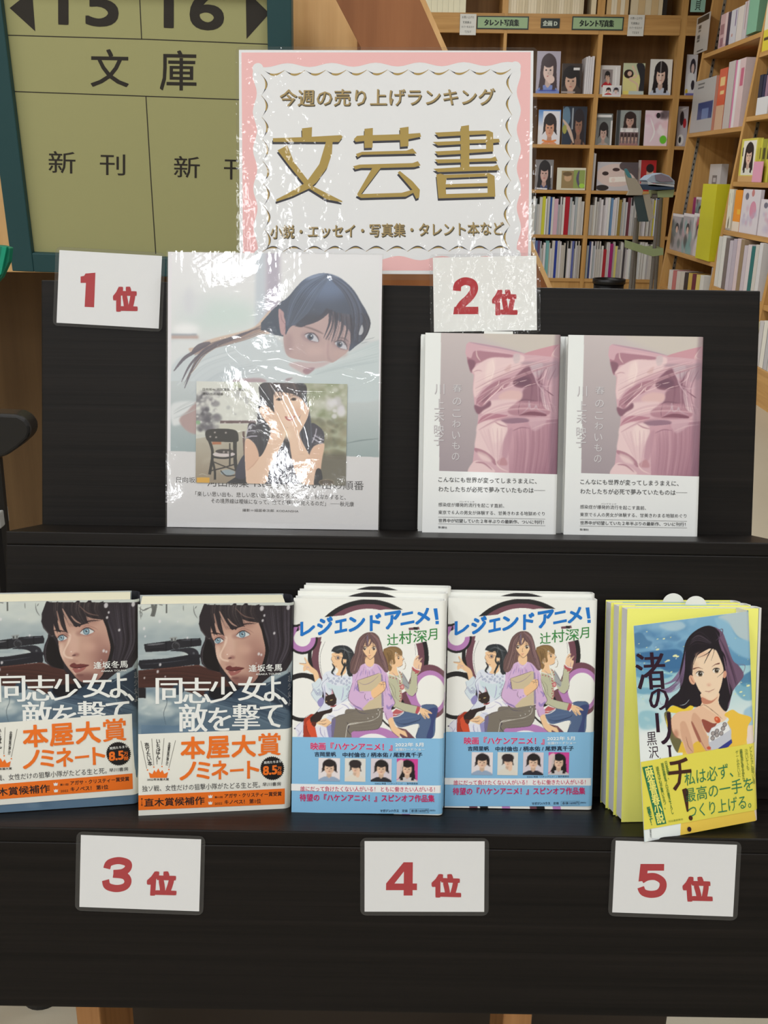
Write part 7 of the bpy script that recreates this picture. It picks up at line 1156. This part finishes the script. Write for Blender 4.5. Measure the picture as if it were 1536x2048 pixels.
def f15(c): c.rect(0, 0, 100, 100, (196, 194, 200)); c.ell(46, 46, 48, 40, (216, 196, 190)); c.ell(20, 40, 8, 7, (60, 46, 46)); c.ell(46, 26, 9, 6, (70, 50, 50)); c.ell(40, 62, 5, 7, (186, 110, 106)); c.poly([(60, 0), (100, 0), (100, 60), (84, 40), (56, 22)], (60, 50, 54), .8); c.line([(30, 62), (74, 58)], 12, (246, 244, 236), .8, 0); c.ell(14, 90, 16, 10, (50, 44, 46))
def f16(c): c.rect(0, 0, 100, 100, (186, 44, 46)); c.rect(0, 0, 14, 100, (214, 206, 206)); c.ell(66, 46, 20, 24, (216, 180, 160)); c.ell(66, 26, 22, 14, (40, 30, 34)); c.ell(30, 84, 20, 12, (230, 190, 190))
z3 = lambda x, y: (820+x/3.657, y/3.657); z4 = lambda x, y: (1180+x/4.315, y/4.315); z5 = lambda x, y: (1040+x/5.12, 290+y/5.12)
for zz, vf, q, fn, lab, kw in ((1.80, z3, (918, 370, 1110, 688), f1, 'photo book of a long-haired woman in pale blue, next to the sign', {}), (1.80, z3, (1106, 462, 1266, 690), f2, 'dark photo book with a close-up face and white title', {'yo': .04}),
    (1.80, z4, (78, 562, 272, 822), f5, 'white photo book with a small framed portrait in red', {}), (1.80, z4, (275, 542, 486, 820), f6, 'yellow photo book with a reclining figure in black', {}), (1.80, z4, (505, 508, 724, 816), f7, 'white photo book of a woman with long wavy black hair', {}), (1.80, z4, (815, 465, 945, 815), f8, 'white manga style volume beyond the right upright', {}),
    (1.427, z3, (932, 802, 1110, 1055), f3, 'beach photo book with blue sky and short-haired woman', {}), (1.427, z3, (1108, 776, 1304, 1055), f4, 'dark blue photo book with two figures beside the beach book', {}), (1.427, z4, (44, 978, 206, 1250), f9, 'grey wrapped photo book with a small seated figure', {}), (1.427, z4, (218, 950, 452, 1250), f10, 'grey photo book with a woman above a row of faces', {}), (1.427, z4, (462, 952, 704, 1250), f11, 'pink wrapped photo book with a round green sticker', {}), (1.427, z4, (742, 915, 865, 1250), f12, 'glossy wrapped volume beyond the right upright with red mouth', {}),
    (1.083, z5, (150, 150, 352, 460), f13, 'photo book of a woman with a dark bob, lowest face-out shelf', {}), (1.083, z5, (372, 235, 682, 460), f14, 'square green garden photo book on the lowest face-out shelf', {}), (1.083, z5, (782, 178, 1222, 460), f15, 'large wrapped photo book with a sideways face', {'yo': .03}), (1.083, z5, (1200, 150, 1410, 440), f16, 'red photo book beside the large sideways face book', {'yo': .08})):
    (xa_, ya_), (xb_, yb2) = vf(q[0], q[1]), vf(q[2], q[3]); face_book('photo_book', lab, xa_, ya_, xb_, yb2, zz, fn, **kw)
for i, (px0, px1) in enumerate(((1171, 1175), (1175.4, 1179), (1179.4, 1183), (1183.4, 1188))): thin_book('photo_book', xq(px0, 150), xq(px1, 150), 1.801, .265+.006*(i % 2), (214, 212, 216), .02, .2, 'pale photo book, %s of four spines beside the middle upright' % ORD[i], 'pale spines beside the middle upright')
thin_book('photo_book', xq(1183.5, 350), xq(1187, 350), 1.084, .285, (216, 214, 214), .02, .2, 'left white spine beside the sideways face book', None); thin_book('photo_book', xq(1187.3, 350), xq(1190.5, 350), 1.084, .28, (198, 196, 196), .02, .2, 'right grey-white spine beside the sideways face book', None)
r = plate('photo_postcard', 'small postcard with two portraits leaning on the shelf edge', *z4(104, 738), *z4(272, 834), (226, 226, 224), y=YB-.004, th=.001)
mini(.12, .06, lambda c: (portrait(c, 2, 4, 48, 96, (226, 222, 222), (34, 28, 30), (226, 190, 176), (190, 40, 50), 1), portrait(c, 50, 4, 98, 96, (206, 206, 212), (50, 44, 50), (226, 200, 190), (226, 206, 216), 1)), ppm=400).mesh('portrait_print', .12, .06, r).location = (.015, -.0008, .012)
plate('paper_notice', 'pale green notice on the upright at the top right corner of the far bookcase', 1380, -12, 1413, 24, (160, 206, 190), [('|貸', 30, 10, 70, 90, 0)], y=YB-.03, th=.001)

# ================================================================== bookcase along the right wall
XF = 2.066; XD = .37
rb = empty('bookcase', 'long wooden bookcase along the right wall running towards the far corner', 'bookcase', loc=(XF, 0, 0))
UY = [(4.60, 4.64), (5.70, 5.74), (6.70, 6.74), (8.00, 8.04)]; SLX = .088
def fx(z): return (z-1.25)*SLX                # the front edge of the uprights slopes out towards the floor
def atXs(px, py, xo=0.):
    z = 1.2
    for _ in range(5): P_ = atX(px, py, XF+fx(z)+xo); z = P_[2]
    return P_
for ya, yb_2 in UY: MB().prism([(fx(0), ya, 0), (XD, ya, 0), (XD, ya, 2.9), (fx(2.9), ya, 2.9)], (0, yb_2-ya, 0)).build('upright', SHZ, rb)
box('back_panel', (XD, 4.6, 0), (XD+.012, 8.04, 2.9), BCK, rb)
BAYS = [((6.74, 8.00), (2.042, 1.504, .67, .39)), ((5.74, 6.70), (1.92, 1.555, 1.174, .881, .529, .20)), ((4.64, 5.70), (1.8, 1.45, 1.12, .84, .529, .20))]
SHY = wood('shelf_wood_deep', (176, 132, 76), (202, 158, 98), 'y', 1.0, .5, .03, .3, 30)
for (ya, yb_2), zs in BAYS:
    for z in zs: box('shelf', (fx(z)+.002, ya, z-.028), (XD, yb_2, z), SHY, rb, .001)
    box('base_panel', (fx(0)+.02, ya, 0), (fx(0)+.035, yb_2, min(zs)-.028), SHY, rb)
ZR = mat('zinc_rail', (150, 148, 140), .4, .5, .6); SLOT = mat('rail_slot', (20, 18, 16), .8)
for ya, yb_2 in UY:
    for yy in (ya-.0015, yb_2+.0005):
        for xx in (.07,):
            m_ = MB().prism([(xx+fx(.1), yy, .1), (xx+fx(.1)+.022, yy, .1), (xx+fx(2.85)+.022, yy, 2.85), (xx+fx(2.85), yy, 2.85)], (0, .001, 0), 0); [m_.box((xx+fx(.12+k_*.04)+.007, yy-.0006, .12+k_*.04), (xx+fx(.12+k_*.04)+.015, yy+.0016, .136+k_*.04), 1) for k_ in range(67)]; o = m_.build('shelf_rail', [ZR, SLOT], rb); o['kind'] = 'stuff'
def side_item(name, lab, bl, br, top, depth, col, cat='book', group=None, xo=.012, fn=None, z=None, bodycol=None, lean=0.):
    """item on the right bookcase: bl, br = px of its lower far and lower near corner on the shelf front, top = px of its upper far corner"""
    A = atXs(*bl, xo); B = atXs(*br, xo); X_ = XF+fx(A[2] if z is None else z)+xo; T = atX(*top, X_); z0 = A[2] if z is None else z; h_ = T[2]-z0; ya = max(A[1], B[1]); yb3 = min(A[1], B[1]); mid = yb3+.03
    for (q0, q1), zs in sorted(BAYS, key=lambda b: max(b[0][0]-mid, mid-b[0][1], 0))[:1]:
        if cat != 'sign':
            ya = min(ya, q1-.002); yb3 = max(yb3, q0+.002); above = [z_ for z_ in zs if z_ > z0+.05]
            if above and xo > 0: h_ = min(h_, min(above)-.032-z0)
    w_ = ya-yb3; depth = min(depth, XD-.004-max(xo, 0)-fx(z0))
    r = empty(name, lab, cat, group, mtx=Matrix.Translation((X_, ya, z0+.001)) @ Matrix.Rotation(-math.pi/2, 4, 'Z') @ Matrix.Rotation(-lean, 4, 'X'))
    box('body', (0, .0006, 0), (w_, depth, h_), mat('vol_%d_%d_%d' % tuple(bodycol or col), bodycol or col, .42, .35), r)
    if fn: mini(w_, h_, fn, col, ppm=330, seed=sum(map(ord, lab)) % 83).mesh('front_cover', w_, h_, r, vcmat('gloss_print'))
    return r
A = (1380, 0, 9.846)
def zA(x, y): return (1380+x/9.846, y/9.846)
def z6(x, y): return (1300+x/5.852, 290+y/5.852)
def txt_rows(cols, rows, bg=None):
    def f(c):
        if bg: c.rect(0, 0, 100, 100, bg)
        for i, (x0_, y0_, x1_, y1_) in enumerate(rows): c.rect(x0_, y0_, x1_, y1_, cols[i % len(cols)], .9)
    return f
S = side_item; Zt = 2.042
S('book', 'pink book at the far end of the top right shelf', zA(560, 900), zA(700, 860), zA(650, 290), .2, (206, 172, 176), z=Zt, fn=txt_rows([(150, 110, 120), (226, 206, 206)], [(10, 30, 60, 60), (70, 0, 96, 90), (20, 70, 60, 96)], (206, 172, 176)))
S('book', 'dark navy book between pink and white books on the top right shelf', zA(705, 850), zA(760, 830), zA(790, 240), .2, (60, 54, 76), z=Zt); S('book', 'white book with violet stripe on the top right shelf', zA(765, 828), zA(890, 790), zA(860, 200), .2, (206, 206, 214), z=Zt, fn=txt_rows([(110, 90, 140), (190, 130, 120)], [(70, 4, 84, 50), (30, 70, 50, 78)], (206, 206, 214)))
S('book', 'cream white book in the middle of the top right shelf', zA(895, 788), zA(1010, 740), zA(960, 150), .2, (214, 206, 200), z=Zt); S('book', 'white book with a thin red stripe on the top right shelf', zA(1015, 738), zA(1100, 700), zA(1060, 60), .2, (196, 190, 194), z=Zt, fn=txt_rows([(150, 50, 60)], [(44, 0, 54, 74)], (196, 190, 194))); S('book_box', 'mint green boxed set at the near end of the top right shelf', zA(1105, 620), zA(1300, 600), zA(1150, -260), .22, (126, 178, 150), 'box', z=Zt+.02)
S('book', 'white and yellow book on the upper near shelf at the right edge', zA(1350, 920), zA(1620, 850), zA(1440, 0), .2, (222, 206, 70), z=1.92, fn=txt_rows([(230, 228, 220), (60, 50, 40)], [(0, 0, 100, 60), (10, 74, 60, 80)], (222, 206, 70)))
Zs = 1.504
S('picture_book', 'grey display book with a blue picture at the far end of the second right shelf', z4(860, 1130), z4(1050, 1085), z4(940, 700), .02, (172, 170, 170), z=Zs, xo=.004, fn=txt_rows([(90, 90, 92), (90, 90, 92), (40, 56, 110), (110, 130, 176)], [(20, 6, 50, 9), (20, 13, 48, 16), (30, 44, 96, 76), (50, 56, 80, 76)], (172, 170, 170)), bodycol=(214, 150, 130))
S('book', 'orange-red book with cream lettering on the second right shelf', z4(1075, 1080), z4(1140, 1075), z4(1145, 595), .18, (206, 90, 60), z=Zs, fn=txt_rows([(230, 206, 140), (230, 206, 140), (206, 180, 150)], [(20, 14, 80, 28), (30, 36, 80, 42), (0, 60, 100, 100)], (206, 90, 60)))
S('book', 'grey book with pink edge on the second right shelf', z4(1145, 1070), z4(1200, 1065), z4(1228, 530), .2, (190, 182, 178), z=Zs); S('book', 'pink and white picture book on the second right shelf', z4(1205, 1062), z4(1290, 1050), z4(1290, 515), .2, (222, 206, 210), z=Zs, fn=txt_rows([(206, 120, 160), (226, 224, 224), (190, 90, 120)], [(0, 0, 18, 100), (18, 0, 44, 100), (60, 14, 90, 40)], (214, 190, 190)))
for i, (a_, b_) in enumerate(((1336, 1368), (1370, 1392), (1394, 1420))): S('book', 'dark book, %s of three spines on the near second shelf' % ORD[i], z4(a_+90, 1000), z4(b_+90, 985), z4(a_+170, 640), .2, ((40, 46, 66), (50, 52, 80), (150, 120, 140))[i], z=1.555, xo=.03, group='dark spines on the near second shelf')
S('notepad', 'white booklet lying against the dark spines at the right edge', z4(1430, 975), z4(1530, 950), z4(1460, 845), .02, (216, 216, 218), z=1.555, xo=.004)
def fy(c): portrait(c, 14, 4, 92, 84, (238, 234, 222), (34, 28, 30), (230, 196, 176), (226, 226, 214), 0); c.rect(0, 0, 100, 5, (216, 206, 90)); c.rect(0, 0, 8, 100, (216, 206, 90)); c.rect(0, 86, 100, 100, (206, 160, 110), .9); c.rect(10, 20, 16, 40, (60, 56, 60))
Zn = 1.174
S('book', 'yellow bordered book with a dark-haired woman on its front cover', z4(1290, 1480), z4(1420, 1520), z4(1345, 1200), .03, (222, 214, 96), z=Zn, fn=fy)
for i in range(4): S('book', 'yellow-green book spine, %s behind the pink booklet' % ORD[i], z4(1425+i*38, 1520), z4(1460+i*38, 1525), z4(1490+i*38, 1200), .2, ((206, 202, 80), (160, 160, 60))[i % 2], z=Zn, xo=.03, group='yellow-green spines on the near shelf', fn=txt_rows([(60, 54, 40)], [(20, 20, 80, 46)], ((206, 202, 80), (160, 160, 60))[i % 2]))
S('booklet', 'pink booklet leaning in front of the yellow-green spines', z6(1195, 395), z6(1300, 398), z6(1260, 195), .006, (226, 160, 186), z=Zn, xo=.006)
Zm = .881
def fw(c): c.rect(0, 0, 100, 100, (230, 228, 212)); c.rect(20, 10, 30, 40, (150, 150, 146), .7); c.rect(70, 8, 76, 34, (150, 150, 146), .7); c.ell(50, 84, 12, 12, (90, 84, 60)); c.ell(56, 72, 5, 6, (60, 46, 30)); c.rect(0, 95, 100, 100, (180, 178, 176))
def fp2(c): c.rect(0, 0, 100, 100, (220, 214, 222)); c.ell(66, 46, 18, 20, (214, 130, 160), .8); c.ell(26, 16, 10, 8, (110, 110, 130)); c.ell(58, 8, 8, 8, (200, 130, 130)); c.blobs(12, 10, 40, 90, 95, 4, 10, [(206, 170, 190), (190, 180, 206)], .7)
S('book', 'cream book with a small figure, face out on the near middle shelf', z6(775, 955), z6(935, 975), z6(885, 515), .02, (230, 228, 212), z=Zm, fn=fw); S('book', 'bright orange book on the near middle shelf', z6(960, 960), z6(1040, 975), z6(1065, 530), .02, (240, 150, 30), z=Zm, fn=txt_rows([(246, 190, 60), (232, 226, 222)], [(50, 46, 96, 58), (0, 76, 100, 100)], (240, 150, 30)))
S('book', 'white book with pink flowers, face out on the near middle shelf', z6(1045, 975), z6(1250, 1000), z6(1150, 520), .02, (220, 214, 222), z=Zm, fn=fp2); S('book', 'pink patterned book at the right edge of the near middle shelf', z6(1262, 1010), z6(1500, 1060), z6(1370, 640), .02, (206, 170, 186), z=Zm, fn=fp2)
Zl = .529; LCOL = [(176, 168, 166), (222, 222, 218), (226, 226, 222), (120, 110, 108), (196, 188, 200), (186, 176, 190), (214, 196, 200), (150, 130, 104), (200, 190, 200), (216, 206, 210), (40, 110, 110), (206, 202, 196), (214, 214, 216), (190, 190, 194)]
for i in range(13): a_ = 700+i*44; S('book', '%s book, %s from the far end of the low near shelf' % ({0: 'grey', 3: 'dark grey', 7: 'brown', 10: 'teal'}.get(i, 'pale'), ORD[i]), z6(a_, 1640+i*5), z6(a_+40, 1645+i*5), z6(a_+170, (1050, 1090, 1080, 1110, 1140, 1120, 1100, 1120, 1200, 1190, 1210, 1190, 1130)[i]), .2, LCOL[i], z=Zl, group='books on the low near shelf')
for i in range(9): S('book', 'small volume, %s on the lowest far shelf of the right bookcase' % ORD[i], z6(205+i*48, 1680), z6(248+i*48, 1685), z6(210+i*48, 1452+i*9), .15, ((222, 216, 212), (200, 120, 120), (214, 206, 200), (206, 200, 190), (50, 46, 50), (206, 176, 90), (110, 40, 60), (226, 206, 120), (226, 226, 222))[i], z=.39, group='small volumes on the lowest far shelf')
# magazines on the far middle shelf, three stepped rows
mg = box('display_riser', (.10, 7.25, .671), (.34, 7.98, .814), SHY, rb); mg2 = box('display_riser', (.20, 7.25, .814), (.34, 7.6, .934), SHY, rb)
def fm(k_):
    pal = [[(96, 110, 110), (190, 90, 130), (60, 66, 70), (150, 150, 156)], [(120, 170, 170), (80, 96, 96), (190, 160, 170), (60, 64, 66)], [(190, 60, 70), (206, 170, 180), (90, 100, 100), (226, 226, 226)], [(226, 120, 180), (240, 160, 140), (226, 226, 230), (80, 76, 90)]][k_ % 4]
    def f(c): c.rect(0, 0, 100, 100, (176, 170, 176)); c.blobs(16, 5, 8, 95, 95, 6, 16, pal, .8, 1.6); c.rect(0, 0, 100, 7, (232, 226, 230)); c.ell(50, 36, 16, 12, (50, 46, 50)); c.ell(50, 42, 10, 9, (214, 180, 166))
    return f
for i, (a_, b_) in enumerate(((200, 350), (350, 470), (470, 600))): S('magazine', 'colourful magazine in the front row of the far middle shelf, %s from the far end' % ORD[i], z6(a_, 1225+i*30), z6(b_, 1260+i*30), z6(a_+105, 805), .01, (180, 174, 180), 'magazine', z=.67, xo=.02, fn=fm(i), group='magazines on the far middle shelf')
for i, (a_, b_) in enumerate(((300, 440), (450, 540), (540, 660))): S('magazine', '%s magazine in the second row of the far middle shelf' % ('pink and white', 'purple', 'green and grey')[i], z6(a_, 800), z6(b_, 820), z6(a_+20, 610), .01, ((226, 150, 190), (150, 40, 110), (150, 170, 110))[i], 'magazine', z=.815, xo=.15, fn=fm(3-i) if i != 1 else None, group='magazines on the far middle shelf')
S('magazine', 'blue topped magazine in the rear row of the far middle shelf', z6(560, 620), z6(700, 630), z6(590, 430), .01, (90, 150, 190), 'magazine', z=.935, xo=.26, fn=txt_rows([(60, 140, 190), (206, 200, 206), (190, 90, 90)], [(0, 0, 100, 16), (0, 16, 100, 100), (20, 50, 70, 60)], (206, 200, 206)))
S('boxed_volume', 'small white boxed volume with a square emblem on the rear row', z6(700, 420), z6(830, 440), z6(745, 225), .05, (206, 204, 206), 'box', z=1.072, xo=.2, fn=txt_rows([(120, 116, 120), (206, 204, 206)], [(30, 36, 70, 66), (38, 44, 62, 58)], (206, 204, 206)))
box('display_riser', (.15, 6.78, .934), (.36, 7.24, 1.071), SHY, rb)
S('divider_board', 'bright yellow-green divider board sticking out of the far middle shelf', z6(528, 1310), z6(690, 1330), z6(735, 460), .16, (206, 202, 40), 'board', z=.67, xo=-.012)
S('author_plate', 'tall grey author name plate hanging at the end of the top right shelf', z4(892, 480), z4(1000, 470), z4(925, 160), .003, (186, 182, 178), 'sign', xo=-.008, fn=lambda c: (c.rect(0, 0, 100, 100, (188, 184, 180)), c.rect(8, 3, 92, 18, (26, 28, 28)), c.rect(20, 24, 40, 34, (70, 70, 70)), c.rect(20, 36, 40, 42, (110, 110, 110)), c.rect(16, 50, 36, 60, (90, 90, 90)), c.rect(16, 62, 36, 68, (100, 100, 100)), c.rect(24, 92, 70, 95, (60, 60, 60))))
for i in range(8): S('book', 'book, %s on the low shelf glimpsed right of the stand' % ORD[i], (1480+i*9, 735), (1488+i*9, 742), (1490+i*9, 640), .2, ((200, 196, 186), (90, 96, 90), (226, 220, 180), (206, 204, 206), (230, 228, 220), (190, 190, 196), (206, 204, 200), (180, 150, 120))[i], z=.20, group='books on the low shelf right of the stand')

# ================================================================== step cart with magazines, black bin
YT = 6.7
ct = empty('step_stool', 'grey metal folding step stool with pale green treads in front of the far bookcase', 'step stool', loc=(0, 0, 0)); GM = mat('grey_metal', (104, 100, 96), .4, .5, .3); GT = mat('pale_green_tread', (132, 146, 106), .5); BGE = mat('beige_panel', (150, 144, 130), .5); DTL = mat('dark_teal_panel', (44, 62, 66), .5)
zB = lambda x, y, Y=YT: atY(1180+x/7.585, 330+y/7.585, Y)
def leg(p, q, Y0_=YT, Y1_=YT, r_=.012):
    a_ = zB(*p, Y0_); b_ = zB(*q, Y1_); d = (b_-a_)/(b_[2]-a_[2]); f_ = a_-d*a_[2]; MB().tube(a_, (f_[0], f_[1], .0), r_).build('leg', GM, ct)
leg((700, 800), (615, 1850)); leg((1045, 520), (925, 1850)); leg((740, 560), (660, 1850), YT+.3, YT+.3); leg((1085, 500), (990, 1850), YT+.3, YT+.3)
def slab(name, P_, m_, Y=YT, th=.02, par=ct): return MB().prism([zB(x, y, Y) for x, y in P_], (0, th, 0)).build(name, m_, par, .002)
slab('tread', [(640, 1170), (960, 1270), (1115, 1260), (1115, 1365), (950, 1390), (640, 1290)], GT, YT-.02, .24); slab('top_tread', [(1020, 390), (1285, 370), (1260, 490), (1030, 495)], GT, YT-.02, .24)
slab('hinge_panel', [(668, 480), (800, 460), (890, 860), (735, 860)], DTL, YT-.03); slab('hinge_panel', [(800, 450), (910, 440), (975, 800), (890, 860)], BGE, YT-.028); slab('back_panel', [(535, 110), (570, 130), (610, 190), (690, 200), (760, 300), (808, 390), (790, 460), (560, 460), (600, 380), (560, 250)], BGE, YT-.05, .03); slab('handle_tip', [(530, 60), (560, 55), (620, 150), (640, 200), (580, 190), (545, 140)], mat('teal_tip', (60, 120, 130), .4), YT-.052, .03)
MB().tube(zB(940, 470), zB(1040, 470), .014).build('crossbar', GM, ct)
for lab, P_, col in (('dark blue magazine at the bottom of the small pile on the step stool', [(770, 300), (960, 290), (1280, 330), (1280, 372), (900, 380), (800, 376)], (36, 56, 80)), ('grey magazine with white edges in the pile on the step stool', [(880, 250), (965, 280), (1280, 300), (1280, 340), (960, 330), (880, 320)], (176, 180, 184)), ('curled blue and pink magazine on top of the pile on the step stool', [(850, 230), (930, 160), (1080, 120), (1200, 160), (1285, 240), (1285, 296), (1100, 280), (960, 270), (880, 260)], (150, 164, 180))):
    r = empty('magazine', lab, 'magazine', 'magazines on the step stool', loc=(0, 0, 0)); slab('pages', P_, mat('mag_%d' % col[0], col, .4), YT-.06+.002*len(P_), .2, r)
    if len(P_) == 9: slab('curled_cover', [(985, 150), (1080, 135), (1200, 180), (1270, 250), (1080, 260), (1000, 230)], mat('mag_curl', (120, 110, 124), .35), YT-.06+.0008, .01, r)
a_ = atY(1186, 557, 7.9); b_ = atY(1251, 557, 7.9); cx, rr_, zt_ = (a_[0]+b_[0])/2, (b_[0]-a_[0])/2, a_[2]
wb = empty('waste_bin', 'round black waste bin in front of the far bookcase', 'bin', loc=(cx, 7.9, 0)); MB().lathe((0, 0, 0), [(0, .0), (rr_*.8, 0), (rr_*.93, zt_-.03), (rr_*.9, zt_-.03), (rr_*.78, .01), (0, .01)], 36).build('bin_body', mat('black_bin', (18, 18, 20), .4), wb, smooth=True); MB().lathe((0, 0, 0), [(rr_*.93, zt_-.035), (rr_, zt_-.035), (rr_, zt_), (rr_*.92, zt_), (rr_*.92, zt_-.035)], 36).build('bin_rim', mat('black_bin', (18, 18, 20), .4), wb, smooth=True)
